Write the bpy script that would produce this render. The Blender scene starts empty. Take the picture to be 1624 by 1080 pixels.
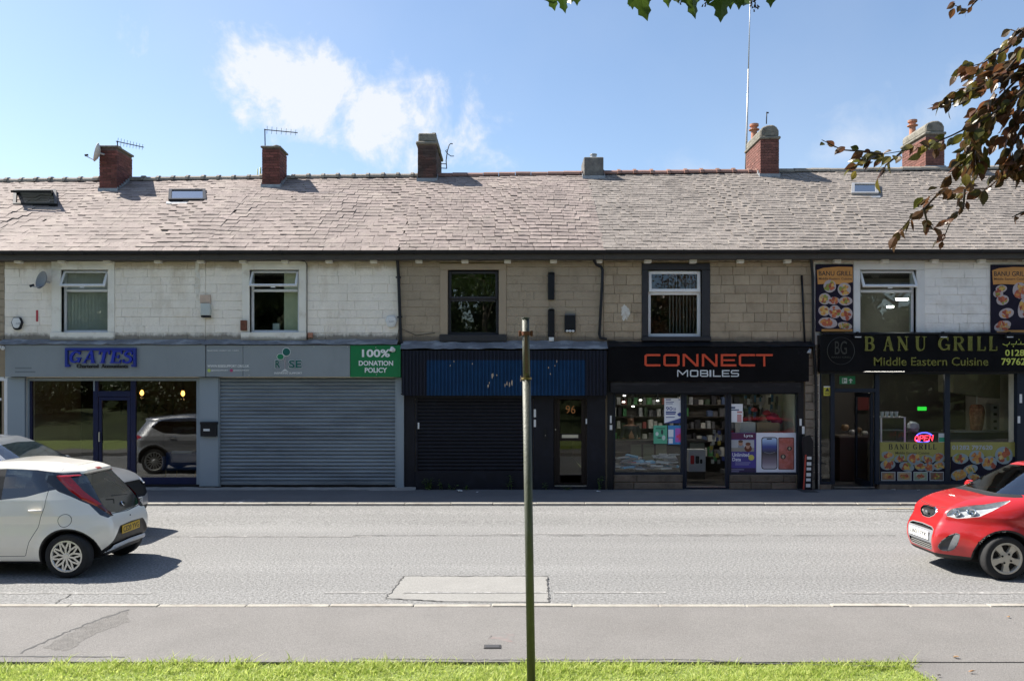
import bpy, bmesh, math, random
import numpy as np
from mathutils import Vector, Matrix
random.seed(11); np.random.seed(11)
R = math.radians
sc = bpy.context.scene

# ------------------------------------------------------------------ camera, sky, sun, exposure
CAMH, FPX, CX, HY = 2.5, 1300.0, 812.0, 610.0      # eye height, focal length in photo pixels, horizon
cam_d = bpy.data.cameras.new('camera'); cam = bpy.data.objects.new('camera', cam_d)
sc.collection.objects.link(cam); sc.camera = cam
cam.location = (0, 0, CAMH); cam.rotation_euler = (R(90), 0, 0)
cam_d.sensor_width = 36; cam_d.lens = FPX / 1624 * 36
cam_d.shift_y = (HY - 540) / 1624; cam_d.clip_end = 5000; cam_d.clip_start = .05

SUNV = Vector((-0.85, 0.30, 1.0)).normalized()      # towards the sun
sun_d = bpy.data.lights.new('sun', 'SUN'); sun = bpy.data.objects.new('sun', sun_d)
sc.collection.objects.link(sun)
sun_d.energy = 4.3; sun_d.angle = R(0.55); sun_d.color = (1.0, 0.94, 0.84)
sun.rotation_euler = (-SUNV).to_track_quat('-Z', 'Y').to_euler()

world = bpy.data.worlds.new('World'); sc.world = world; world.use_nodes = True
nt = world.node_tree; nt.nodes.clear()
def N(nt, t, **kw):
    n = nt.nodes.new(t)
    for k, v in kw.items():
        if k.startswith('i_'):
            n.inputs[k[2:].replace('_', ' ')].default_value = v
        else: setattr(n, k, v)
    return n
def L(nt, a, b): nt.links.new(a, b)
def MA(nt, op, a, b=None, clamp=False):
    n = nt.nodes.new('ShaderNodeMath'); n.operation = op; n.use_clamp = clamp
    for i, v in enumerate((a, b)):
        if v is None: continue
        if isinstance(v, (int, float)): n.inputs[i].default_value = v
        else: nt.links.new(v, n.inputs[i])
    return n.outputs[0]
sky = N(nt, 'ShaderNodeTexSky', sky_type='NISHITA', sun_disc=False)
sky.sun_elevation = math.asin(SUNV.z); sky.sun_rotation = math.atan2(SUNV.x, SUNV.y)
sky.air_density = 1.0; sky.dust_density = .7; sky.ozone_density = 1.3; sky.altitude = 100
tc = N(nt, 'ShaderNodeTexCoord'); D = tc.outputs['Generated']
fbm = N(nt, 'ShaderNodeTexNoise', noise_dimensions='3D'); fbm.inputs['Scale'].default_value = 11
fbm.inputs['Detail'].default_value = 9; fbm.inputs['Roughness'].default_value = .62; fbm.inputs['Distortion'].default_value = .25
L(nt, D, fbm.inputs['Vector'])
fine = MA(nt, 'SUBTRACT', fbm.outputs['Fac'], .5)
def blob(c, ext, tilt, gain, edge):
    """a cloud bank round one direction of the sky"""
    c = Vector(c).normalized()
    mp = N(nt, 'ShaderNodeMapping', vector_type='TEXTURE')
    mp.inputs['Location'].default_value = c; mp.inputs['Rotation'].default_value = (0, tilt, -math.atan2(c.x, c.y))
    mp.inputs['Scale'].default_value = ext
    L(nt, D, mp.inputs['Vector'])
    ln = N(nt, 'ShaderNodeVectorMath', operation='LENGTH'); L(nt, mp.outputs[0], ln.inputs[0])
    v = MA(nt, 'SUBTRACT', 1.0, ln.outputs['Value'])
    v = MA(nt, 'ADD', v, MA(nt, 'MULTIPLY', fine, 3.6))
    v = MA(nt, 'MULTIPLY', v, edge, True)
    v = MA(nt, 'MULTIPLY', MA(nt, 'MULTIPLY', v, v), gain)
    return v
parts = [blob((-.255, 1, .355), (.150, .8, .066), R(14), .86, 1.5),
         blob((-.165, 1, .325), (.140, .8, .070), R(12), .86, 1.5),
         blob((.40, 1, .285), (.24, .8, .055), R(-14), .40, .8),
         blob((.9, -.5, .5), (.5, .5, .14), 0, .85, 1.1), blob((-.7, -.8, .45), (.5, .5, .15), 0, .85, 1.1),
         blob((.2, -1, .35), (.6, .5, .12), 0, .85, 1.1)]
tot = parts[0]
for p in parts[1:]: tot = MA(nt, 'MAXIMUM', tot, p)
veil = N(nt, 'ShaderNodeTexNoise'); veil.inputs['Scale'].default_value = 2.3; veil.inputs['Detail'].default_value = 6
L(nt, D, veil.inputs['Vector'])
vl = MA(nt, 'MULTIPLY', MA(nt, 'SUBTRACT', veil.outputs['Fac'], .46, True), .45)
tot = MA(nt, 'MAXIMUM', tot, vl)
mx = N(nt, 'ShaderNodeMix', data_type='RGBA'); L(nt, tot, mx.inputs['Factor'])
L(nt, sky.outputs[0], mx.inputs['A']); mx.inputs['B'].default_value = (4.9, 5.0, 5.2, 1)
bg = N(nt, 'ShaderNodeBackground'); bg.inputs['Strength'].default_value = .078
L(nt, mx.outputs['Result'], bg.inputs['Color'])
wo = N(nt, 'ShaderNodeOutputWorld'); L(nt, bg.outputs[0], wo.inputs['Surface'])

sc.view_settings.view_transform = 'Standard'; sc.view_settings.look = 'None'
sc.view_settings.exposure = 1.33; sc.view_settings.gamma = 1.0; sc.view_settings.use_curve_mapping = False
sc.render.engine = 'CYCLES'
sc.cycles.use_denoising = True; sc.cycles.max_bounces = 8; sc.cycles.transparent_max_bounces = 16
sc.cycles.caustics_reflective = False; sc.cycles.caustics_refractive = False
sc.cycles.sample_clamp_indirect = 6

# ------------------------------------------------------------------ helpers
COL = sc.collection
WL = {}                                             # world position at which a parent was built
def wpos(o): return WL.get(o.name, Vector((0, 0, 0))) if o else Vector((0, 0, 0))
F = 18.65                                           # distance of the shop facades
def wx(x, Y=F): return (x - CX) * Y / FPX
def wz(y, Y=F): return CAMH + (HY - y) * Y / FPX

def thing(name, label, cat, loc=(0, 0, 0), group=None):
    o = bpy.data.objects.new(name, None); COL.objects.link(o)
    o.location = loc; o.empty_display_size = .2
    WL[o.name] = Vector(loc)
    return tag(o, label, cat, group)
def tag(o, label=None, cat=None, group=None, kind=None):
    if label: o['label'] = label
    if cat: o['category'] = cat
    if group: o['group'] = group
    if kind: o['kind'] = kind
    return o
def group_part(name, parent, loc=None):
    o = bpy.data.objects.new(name, None); COL.objects.link(o)
    loc = Vector(loc) if loc is not None else wpos(parent)
    o.parent = parent; o.location = loc - wpos(parent); o.empty_display_size = .1
    WL[o.name] = loc
    return o
def put(name, me, parent=None, mat=None, loc=None):
    o = bpy.data.objects.new(name, me); COL.objects.link(o)
    if mat is not None and len(me.materials) == 0: me.materials.append(mat)
    loc = Vector(loc) if loc is not None else Vector((0, 0, 0))
    WL[o.name] = loc
    if parent: o.parent = parent; o.location = loc - wpos(parent)
    else: o.location = loc
    return o

class MB:
    """collects simple shapes in world (or root-local) space; build() links them as one mesh object"""
    def __init__(s): s.v = []; s.f = []; s.m = []; s.cur = 0
    def add(s, vs, fs):
        b = len(s.v); s.v += [tuple(p) for p in vs]
        s.f += [tuple(b + i for i in f) for f in fs]; s.m += [s.cur] * len(fs)
        return s
    def box(s, x0, x1, y0, y1, z0, z1):
        x0, x1 = min(x0, x1), max(x0, x1); y0, y1 = min(y0, y1), max(y0, y1); z0, z1 = min(z0, z1), max(z0, z1)
        return s.add([(x0, y0, z0), (x1, y0, z0), (x1, y1, z0), (x0, y1, z0), (x0, y0, z1), (x1, y0, z1), (x1, y1, z1), (x0, y1, z1)],
              [(0, 3, 2, 1), (4, 5, 6, 7), (0, 1, 5, 4), (1, 2, 6, 5), (2, 3, 7, 6), (3, 0, 4, 7)])
    def obox(s, c, u, v, w, a, b, d):
        """box round c with unit axes u v w and half sizes a b d"""
        c, u, v, w = Vector(c), Vector(u), Vector(v), Vector(w)
        P = [c + u * a * i + v * b * j + w * d * k for k in (-1, 1) for j in (-1, 1) for i in (-1, 1)]
        return s.add(P, [(0, 2, 3, 1), (4, 5, 7, 6), (0, 1, 5, 4), (1, 3, 7, 5), (3, 2, 6, 7), (2, 0, 4, 6)])
    def tube(s, pts, r, n=8, cap=True):
        pts = [Vector(p) for p in pts]; rs = r if isinstance(r, (list, tuple)) else [r] * len(pts)
        b = len(s.v); up = None
        for i, p in enumerate(pts):
            t = (pts[min(i + 1, len(pts) - 1)] - pts[max(i - 1, 0)]).normalized()
            if up is None:
                up = t.orthogonal().normalized()
            up = (up - t * up.dot(t)); up = up.normalized() if up.length > 1e-6 else t.orthogonal().normalized()
            q = t.cross(up)
            for k in range(n):
                a = 2 * math.pi * k / n
                s.v.append(tuple(p + (up * math.cos(a) + q * math.sin(a)) * rs[i]))
        nf = 0
        for i in range(len(pts) - 1):
            for k in range(n):
                k2 = (k + 1) % n
                s.f.append((b + i * n + k, b + i * n + k2, b + (i + 1) * n + k2, b + (i + 1) * n + k)); nf += 1
        if cap:
            s.f.append(tuple(b + k for k in reversed(range(n)))); e = b + (len(pts) - 1) * n
            s.f.append(tuple(e + k for k in range(n))); nf += 2
        s.m += [s.cur] * nf
        return s
    def prism(s, poly, y0, y1):
        """polygon given as (x, z), pushed from y0 (front) to y1"""
        n = len(poly)
        if sum(poly[i][0] * poly[(i + 1) % n][1] - poly[(i + 1) % n][0] * poly[i][1] for i in range(n)) < 0: poly = poly[::-1]
        vs = [(p[0], y0, p[1]) for p in poly] + [(p[0], y1, p[1]) for p in poly]
        fs = [tuple(range(n)), tuple(reversed(range(n, 2 * n)))] + [(i, i + n, (i + 1) % n + n, (i + 1) % n) for i in range(n)]
        return s.add(vs, fs)
    def prismx(s, poly, x0, x1):
        """polygon given as (y, z), pushed from x0 to x1"""
        n = len(poly)
        if sum(poly[i][0] * poly[(i + 1) % n][1] - poly[(i + 1) % n][0] * poly[i][1] for i in range(n)) < 0: poly = poly[::-1]
        vs = [(x0, p[0], p[1]) for p in poly] + [(x1, p[0], p[1]) for p in poly]
        fs = [tuple(reversed(range(n))), tuple(range(n, 2 * n))] + [(i, (i + 1) % n, (i + 1) % n + n, i + n) for i in range(n)]
        return s.add(vs, fs)
    def disc(s, c, rx, rz, y0, y1, n=20, jit=0, rot=0):
        P = []
        for k in range(n):
            a = 2 * math.pi * k / n + .1; j = 1 + random.uniform(-jit, jit)
            px, pz = rx * math.cos(a) * j, rz * math.sin(a) * j
            P.append((c[0] + px * math.cos(rot) - pz * math.sin(rot), c[1] + px * math.sin(rot) + pz * math.cos(rot)))
        return s.prism(P, y0, y1)
    def lathe(s, prof, c, axis='Y', n=24, sign=1):
        b = len(s.v); c = Vector(c); nf = 0
        for (r, h) in prof:
            for k in range(n):
                a = 2 * math.pi * k / n; p, q = r * math.cos(a), r * math.sin(a)
                s.v.append(tuple(c + (Vector((p, h * sign, q)) if axis == 'Y' else Vector((p, q, h * sign)) if axis == 'Z' else Vector((h * sign, p, q)))))
        for i in range(len(prof) - 1):
            for k in range(n):
                k2 = (k + 1) % n
                s.f.append((b + i * n + k, b + i * n + k2, b + (i + 1) * n + k2, b + (i + 1) * n + k)); nf += 1
        s.m += [s.cur] * nf
        return s
    def build(s, name, mat, parent=None, smooth=False, bevel=0, loc=None, fixn=True, seg=1):
        if not s.v: return None
        V = np.array(s.v, dtype=float)
        c = Vector(loc) if loc is not None else Vector(((V.min(0) + V.max(0)) / 2).tolist())
        me = bpy.data.meshes.new(name)
        me.from_pydata((V - np.array(c)).tolist(), [], s.f)
        mats = mat if isinstance(mat, (list, tuple)) else [mat]
        for m in mats: me.materials.append(m)
        if len(mats) > 1: me.polygons.foreach_set('material_index', s.m)
        if bevel or fixn:
            bm = bmesh.new(); bm.from_mesh(me)
            if fixn: bmesh.ops.recalc_face_normals(bm, faces=bm.faces)
            if bevel:
                ed = [e for e in bm.edges if len(e.link_faces) == 2 and e.calc_face_angle(0) > R(35)]
                bmesh.ops.bevel(bm, geom=ed, offset=bevel, segments=seg, affect='EDGES', profile=.5, clamp_overlap=True)
            bm.to_mesh(me); bm.free()
        if smooth: me.polygons.foreach_set('use_smooth', [True] * len(me.polygons))
        return put(name, me, parent, None, c)

def bx(name, mat, parent, x0, x1, y0, y1, z0, z1, bevel=0):
    return MB().box(x0, x1, y0, y1, z0, z1).build(name, mat, parent, bevel=bevel)
def pbox(name, mat, parent, px0, px1, py0, py1, Y0, Y1, bevel=0):
    """box whose front face at Y0 covers photo pixels px0..px1, py0..py1"""
    return bx(name, mat, parent, wx(px0, Y0), wx(px1, Y0), Y0, Y1, wz(py1, Y0), wz(py0, Y0), bevel)

# ------------------------------------------------------------------ materials
def mat(name, col, rough=.75, metal=0., var=.18, vscale=3., col2=None, amt=.5, scale2=1.2, bump=0., bscale=60., rnd=0.,
        spec=.5, coat=0., coord='P', stretch=(1, 1, 1), rvar=0., fine=0., fscale=200., edge=.12, stretch2=None):
    m = bpy.data.materials.new(name); m.use_nodes = True
    t = m.node_tree; b = t.nodes['Principled BSDF']
    if coord == 'P': src = N(t, 'ShaderNodeNewGeometry').outputs['Position']
    else: src = N(t, 'ShaderNodeTexCoord').outputs['Object']
    def noise(scale, st, det=5, rough_=.6):
        mp = N(t, 'ShaderNodeMapping'); mp.inputs['Scale'].default_value = st; L(t, src, mp.inputs['Vector'])
        n = N(t, 'ShaderNodeTexNoise'); n.inputs['Scale'].default_value = scale; n.inputs['Detail'].default_value = det
        n.inputs['Roughness'].default_value = rough_; L(t, mp.outputs[0], n.inputs['Vector']); return n.outputs['Fac']
    n1 = noise(vscale, stretch)
    val = MA(t, 'ADD', 1.0, MA(t, 'MULTIPLY', MA(t, 'SUBTRACT', n1, .5), 2 * var * 1.6))
    if fine:
        n3 = noise(fscale, (1, 1, 1), 2)
        val = MA(t, 'MULTIPLY', val, MA(t, 'ADD', 1.0, MA(t, 'MULTIPLY', MA(t, 'SUBTRACT', n3, .5), 2 * fine)))
    if rnd:
        oi = N(t, 'ShaderNodeObjectInfo').outputs['Random']; ri = N(t, 'ShaderNodeNewGeometry').outputs['Random Per Island']
        rr = MA(t, 'FRACT', MA(t, 'ADD', oi, ri))
        val = MA(t, 'MULTIPLY', val, MA(t, 'ADD', 1.0 - rnd, MA(t, 'MULTIPLY', rr, 2 * rnd)))
    c = N(t, 'ShaderNodeRGB'); c.outputs[0].default_value = (*col, 1); cout = c.outputs[0]
    if col2 is not None:
        n2 = noise(scale2, stretch2 or stretch, 7, .65)
        msk = MA(t, 'DIVIDE', MA(t, 'SUBTRACT', n2, .62 - amt * .3), edge, True)
        mxn = N(t, 'ShaderNodeMix', data_type='RGBA'); L(t, MA(t, 'MULTIPLY', msk, min(1, amt * 1.6)), mxn.inputs['Factor'])
        L(t, cout, mxn.inputs['A']); mxn.inputs['B'].default_value = (*col2, 1); cout = mxn.outputs['Result']
    vm = N(t, 'ShaderNodeVectorMath', operation='SCALE'); L(t, cout, vm.inputs[0]); L(t, val, vm.inputs['Scale'])
    L(t, vm.outputs[0], b.inputs['Base Color'])
    b.inputs['Roughness'].default_value = rough; b.inputs['Metallic'].default_value = metal
    b.inputs['Specular IOR Level'].default_value = spec
    if coat: b.inputs['Coat Weight'].default_value = coat; b.inputs['Coat Roughness'].default_value = .03
    if rvar: L(t, MA(t, 'ADD', rough - rvar / 2, MA(t, 'MULTIPLY', n1, rvar)), b.inputs['Roughness'])
    if bump:
        nb = noise(bscale, (1, 1, 1), 4); bp = N(t, 'ShaderNodeBump'); bp.inputs['Strength'].default_value = bump
        bp.inputs['Distance'].default_value = .02; L(t, nb, bp.inputs['Height']); L(t, bp.outputs[0], b.inputs['Normal'])
    return m
def glass(name, tint=(.9, .93, .92), ior=1.6, rough=0.0):
    m = bpy.data.materials.new(name); m.use_nodes = True; t = m.node_tree; t.nodes.clear()
    tr = N(t, 'ShaderNodeBsdfTransparent'); tr.inputs['Color'].default_value = (*tint, 1)
    gl = N(t, 'ShaderNodeBsdfGlossy'); gl.inputs['Roughness'].default_value = rough; gl.inputs['Color'].default_value = (1, 1, 1, 1)
    g = N(t, 'ShaderNodeNewGeometry'); dt = N(t, 'ShaderNodeVectorMath', operation='DOT_PRODUCT'); L(t, g.outputs['Normal'], dt.inputs[0]); L(t, g.outputs['Incoming'], dt.inputs[1])
    f0 = ((ior - 1) / (ior + 1)) ** 2; c1 = MA(t, 'SUBTRACT', 1.0, MA(t, 'ABSOLUTE', dt.outputs['Value']), True)
    fac = MA(t, 'ADD', f0, MA(t, 'MULTIPLY', MA(t, 'POWER', c1, 5.0), 1 - f0))
    n = N(t, 'ShaderNodeTexNoise'); n.inputs['Scale'].default_value = 1.6; n.inputs['Detail'].default_value = 1
    L(t, g.outputs['Position'], n.inputs['Vector'])
    bp = N(t, 'ShaderNodeBump'); bp.inputs['Strength'].default_value = .06; bp.inputs['Distance'].default_value = .02
    L(t, n.outputs['Fac'], bp.inputs['Height']); L(t, bp.outputs[0], gl.inputs['Normal'])
    mx = N(t, 'ShaderNodeMixShader'); L(t, fac, mx.inputs[0]); L(t, tr.outputs[0], mx.inputs[1]); L(t, gl.outputs[0], mx.inputs[2])
    o = N(t, 'ShaderNodeOutputMaterial'); L(t, mx.outputs[0], o.inputs[0]); return m
def grime(m, z0, z1, col, amt=.8, nsc=3.5):
    """dirt that has washed along a band of the wall: full at height z0, gone at z1"""
    t = m.node_tree; b = t.nodes['Principled BSDF']; src = b.inputs['Base Color'].links[0].from_socket
    g = N(t, 'ShaderNodeNewGeometry'); sp = N(t, 'ShaderNodeSeparateXYZ'); L(t, g.outputs['Position'], sp.inputs[0])
    mp = N(t, 'ShaderNodeMapping'); mp.inputs['Scale'].default_value = (1, 1, .45); L(t, g.outputs['Position'], mp.inputs['Vector'])
    n = N(t, 'ShaderNodeTexNoise'); n.inputs['Scale'].default_value = nsc; n.inputs['Detail'].default_value = 8; n.inputs['Roughness'].default_value = .7; L(t, mp.outputs[0], n.inputs['Vector'])
    r = N(t, 'ShaderNodeMapRange'); r.inputs[1].default_value = z1; r.inputs[2].default_value = z0; r.inputs[3].default_value = 0; r.inputs[4].default_value = 1; L(t, sp.outputs['Z'], r.inputs[0])
    v = MA(t, 'MULTIPLY', MA(t, 'SUBTRACT', MA(t, 'ADD', r.outputs[0], n.outputs['Fac']), .82), 3.2, True); v = MA(t, 'MULTIPLY', v, amt)
    mx = N(t, 'ShaderNodeMix', data_type='RGBA'); L(t, v, mx.inputs['Factor']); L(t, src, mx.inputs['A']); mx.inputs['B'].default_value = (*col, 1); L(t, mx.outputs['Result'], b.inputs['Base Color']); return m
def emit(name, col, s):
    m = bpy.data.materials.new(name); m.use_nodes = True; t = m.node_tree; t.nodes.clear()
    e = N(t, 'ShaderNodeEmission'); e.inputs[0].default_value = (*col, 1); e.inputs[1].default_value = s
    o = N(t, 'ShaderNodeOutputMaterial'); L(t, e.outputs[0], o.inputs[0]); return m
PL = {}
def plain(col, rough=.6, metal=0, var=.05):
    k = (tuple(round(c, 3) for c in col), rough, metal)
    if k not in PL: PL[k] = mat('paint', col, rough, metal, var=var, vscale=6)
    return PL[k]

m_road = mat('asphalt_road', (.216, .215, .212), .9, var=.17, vscale=1.1, col2=(.26, .259, .256), amt=.45, scale2=.35, bump=1., bscale=55, fine=1.1, fscale=30, edge=.3, stretch=(.05, 1, 1), stretch2=(.5, 1, 1))
m_patch = mat('asphalt_patch', (.262, .257, .245), .9, var=.08, vscale=2, bump=.5, bscale=120, fine=.35, fscale=60)
m_tar = mat('tar_seam', (.06, .06, .06), .7, var=.3, vscale=9)
m_path = mat('asphalt_footway', (.18, .172, .165), .92, var=.12, vscale=1.2, col2=(.15, .14, .134), amt=.4, scale2=.7, bump=.5, bscale=110, fine=.55, fscale=75, edge=.3)
m_fpath = mat('asphalt_far_footway', (.115, .118, .125), .9, var=.15, vscale=1.1, col2=(.15, .15, .15), amt=.4, scale2=1.6, bump=.3, bscale=120, fine=.2, fscale=90, edge=.3)
m_kerb = mat('kerb_stone', (.34, .32, .28), .9, var=.2, vscale=7, col2=(.26, .23, .2), amt=.4, scale2=2.5, bump=.4, bscale=60, rnd=.08)
m_line = mat('worn_white_line', (.37, .365, .355), .85, var=.3, vscale=9, col2=(.22, .216, .21), amt=.8, scale2=16, fine=.35, fscale=60, edge=.1)
m_oline = mat('worn_yellow_line', (.45, .36, .22), .85, var=.3, vscale=9, col2=(.25, .24, .22), amt=.7, scale2=14)
m_soil = mat('soil', (.16, .115, .08), .95, var=.3, vscale=14, bump=.8, bscale=50)
m_turf = mat('turf', (.038, .052, .015), .95, var=.5, vscale=.9, bump=.6, bscale=90)
m_lawn = mat('lawn_soil', (.20, .25, .07), .95, var=.3, vscale=9, bump=.6, bscale=90)
m_ground = mat('ground_sheet', (.11, .14, .05), .95, var=.3, vscale=.3)
def blade_mat(name, c1, c2, trans=.35, gloss=.5):
    m = bpy.data.materials.new(name); m.use_nodes = True; t = m.node_tree; b = t.nodes['Principled BSDF']
    ri = N(t, 'ShaderNodeNewGeometry').outputs['Random Per Island']; oi = N(t, 'ShaderNodeObjectInfo').outputs['Random']
    rr = MA(t, 'FRACT', MA(t, 'ADD', ri, oi))
    mx = N(t, 'ShaderNodeMix', data_type='RGBA'); L(t, rr, mx.inputs['Factor'])
    mx.inputs['A'].default_value = (*c1, 1); mx.inputs['B'].default_value = (*c2, 1)
    L(t, mx.outputs['Result'], b.inputs['Base Color']); b.inputs['Roughness'].default_value = gloss
    tr = N(t, 'ShaderNodeBsdfTranslucent'); L(t, mx.outputs['Result'], tr.inputs['Color'])
    ms = N(t, 'ShaderNodeMixShader'); ms.inputs[0].default_value = trans
    L(t, b.outputs[0], ms.inputs[1]); L(t, tr.outputs[0], ms.inputs[2]); L(t, ms.outputs[0], t.nodes['Material Output'].inputs[0]); return m
m_grass = blade_mat('grass_blades', (.30, .42, .065), (.62, .66, .22), .55)

# ------------------------------------------------------------------ ground, road, footways
YFK, YNK, YG = 16.55, 8.80, 7.06                     # far kerb line, near kerb line, grass edge
PH = 0.12                                           # footway height
tag(bx('ground', m_ground, None, -900, 900, -900, 900, -.40, -.30), kind='structure')
ZF = .075                                           # the carriageway rises to the far kerb
tag(MB().prismx([(YNK + .10, -.3), (YFK - .12, -.3), (YFK - .12, ZF), (14.4, 0), (YNK + .10, 0)], -60, 60).build('road', m_road), kind='structure')
fp = tag(bx('far_pavement', m_fpath, None, -60, 60, YFK + .004, F + .5, -.28, PH), kind='structure')
np_ = tag(bx('near_pavement', m_path, None, -60, 60, YG, YNK + .0, -.28, PH - .004), kind='structure')
bank = MB()
bank.box(-40, 3.40, -30, YG - .004, -.28, PH - .03)
tag(bank.build('grass_verge', m_lawn), kind='structure')
tag(bx('verge_path', m_path, None, 3.404, 40, -30, YG - .004, -.28, PH - .012), kind='structure')
def kerbs(parent, y0, y1, z0, z1, n0, n1, ln, name, wob):
    x = n0
    rr = random.Random(5)
    while x < n1:
        l = ln * rr.uniform(.92, 1.06); d = rr.uniform(-wob, wob)
        MB().box(x + .003, x + l - .003, y0 + d * .5, y1 + d * .5, z0, z1 + d * .6).build('kerb_stone', m_kerb, parent, bevel=.014, seg=2)
        x += l
kerbs(fp, YFK - .12, YFK, -.25, PH + .004, -13.2, 13.2, .92, 'kerb', .006)
kerbs(np_, YNK + .004, YNK + .10, -.25, PH + .006, -8.4, 8.4, .91, 'kerb', .008)
road_top = .004
def sheet(name, m, poly, z, label, cat, thick=.004):
    vs = [(x, y, z) for x, y in poly]; n = len(vs)
    return tag(MB().add([(x, y, z - thick) for x, y in poly] + vs, [tuple(range(n, 2 * n))] + [(i, (i + 1) % n, n + (i + 1) % n, n + i) for i in range(n)]).build(name, m), label, cat)
def gpt(x, y, z=0):                                 # ground point seen at a photo pixel
    Y = (CAMH - z) * FPX / (y - HY); return ((x - CX) * Y / FPX, Y)
def line_strip(name, m, px0, px1, py, wdt, z, kind='structure', jag=.012):
    a = gpt(px0, py, z); b = gpt(px1, py, z); n = max(2, int((b[0] - a[0]) / .12)); rr = random.Random(px0)
    top = []; bot = []
    for i in range(n + 1):
        x = a[0] + (b[0] - a[0]) * i / n
        top.append((x, a[1] + wdt / 2 + rr.uniform(-jag, jag))); bot.append((x, a[1] - wdt / 2 + rr.uniform(-jag, jag)))
    vs = [(x, y, z) for x, y in top] + [(x, y, z) for x, y in bot]; k = n + 1
    o = MB().add(vs, [(i, k + i, k + i + 1, i + 1) for i in range(n)]).build(name, m)
    return tag(o, kind=kind)
line_strip('road_marking', m_line, 300, 590, 850, .07, .004); line_strip('road_marking', m_line, 780, 1210, 846, .08, .004)
line_strip('road_marking', m_line, 1430, 1700, 845, .08, .004)
line_strip('road_marking', m_line, 515, 612, 939, .075, .004); line_strip('road_marking', m_line, 640, 866, 939, .07, .011)
line_strip('road_marking', m_line, 880, 1056, 939, .075, .004); line_strip('road_marking', m_line, 1335, 1800, 939.5, .09, .004)
line_strip('road_marking', m_line, -100, 240, 940, .06, .004)
line_strip('road_marking', m_oline, 1375, 1700, 806, .10, .072); line_strip('road_marking', m_line, 1405, 1700, 810, .05, .062)
line_strip('road_seam', m_tar, 560, 1420, 848.8, .018, .006, jag=.012)
line_strip('road_seam', m_tar, -100, 560, 850.5, .014, .006, jag=.012)
P = [gpt(*p, .007) for p in ((612, 948), (640, 913), (868, 913), (870, 954), (705, 953))]
sheet('road_patch', m_patch, P, .007, 'x', 'x'); o = bpy.data.objects['road_patch']
for k in ('label', 'category'): del o[k]
o['kind'] = 'structure'
def crack(pts, wdt, z, m=m_tar, name='road_seam', seed=1, step=.05, wob=.02):
    rr = random.Random(seed); P = [Vector((*gpt(x, y, z), z)) for x, y in pts]; Q = []
    for a, b in zip(P, P[1:]):
        n = max(2, int((b - a).length / step))
        Q += [a.lerp(b, i / n) + Vector((rr.uniform(-wob, wob), rr.uniform(-wob, wob), 0)) for i in range(n)]
    Q.append(P[-1]); mb = MB(); vs = []
    for i, q in enumerate(Q):
        t = (Q[min(i + 1, len(Q) - 1)] - Q[max(0, i - 1)]).normalized(); nn = Vector((-t.y, t.x, 0)); w = wdt * rr.uniform(.3, 1)
        vs += [q + nn * w / 2, q - nn * w / 2]
    mb.add(vs, [(2 * i, 2 * i + 1, 2 * i + 3, 2 * i + 2) for i in range(len(Q) - 1)])
    return tag(mb.build(name, m), kind='structure')
crack([(612, 948), (640, 913), (868, 913), (870, 954)], .022, .0115, seed=3); crack([(612, 948), (705, 953), (780, 956), (868, 957)], .014, .0115, seed=4)
crack([(70, 966), (112, 942)], .016, .006, seed=5)
crack([(30, 1036), (90, 1008), (150, 984), (205, 966)], .035, PH - .0015, name='pavement_crack', seed=6)
crack([(0, 1040), (198, 1041)], .03, PH - .001, name='pavement_crack', seed=8, wob=.006)
crack([(560, 1044), (835, 1046), (1090, 1045), (1180, 1050), (1420, 1056)], .022, PH - .0015, name='pavement_crack', seed=9, wob=.01)
m_rough = mat('rough_patch', (.163, .155, .147), .95, var=.3, vscale=9, bump=1., bscale=60, fine=.5, fscale=60)
def patchy(pts, z, m, name):
    P = [gpt(x, y, z) for x, y in pts]; Q = []; rr = random.Random(len(pts))
    for a, b in zip(P, P[1:] + P[:1]):
        for i in range(8):
            Q.append((a[0] + (b[0] - a[0]) * i / 8 + rr.uniform(-.02, .02), a[1] + (b[1] - a[1]) * i / 8 + rr.uniform(-.02, .02)))
    return tag(MB().add([(x, y, z) for x, y in Q], [tuple(range(len(Q)))]).build(name, m), kind='structure')
patchy([(70, 1026), (105, 1032), (150, 1005), (205, 985), (200, 966), (170, 976), (120, 998)], PH - .0025, m_rough, 'pavement_patch')
m_bluepaint = mat('faded_spray', (.30, .32, .34), .9, var=.3, vscale=12, col2=(.115, .118, .125), amt=.8, scale2=9)
patchy([(362, 797), (368, 794), (400, 791.5), (405, 794), (385, 797)], PH + .003, m_bluepaint, 'pavement_mark')
m_pink = mat('faded_pink_spray', (.19, .155, .148), .92, var=.2, vscale=12, col2=(.165, .158, .152), amt=.8, scale2=9)
patchy([(775, 1012), (782, 1004), (815, 1004), (812, 1018)], PH - .003, m_pink, 'pavement_mark')

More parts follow.
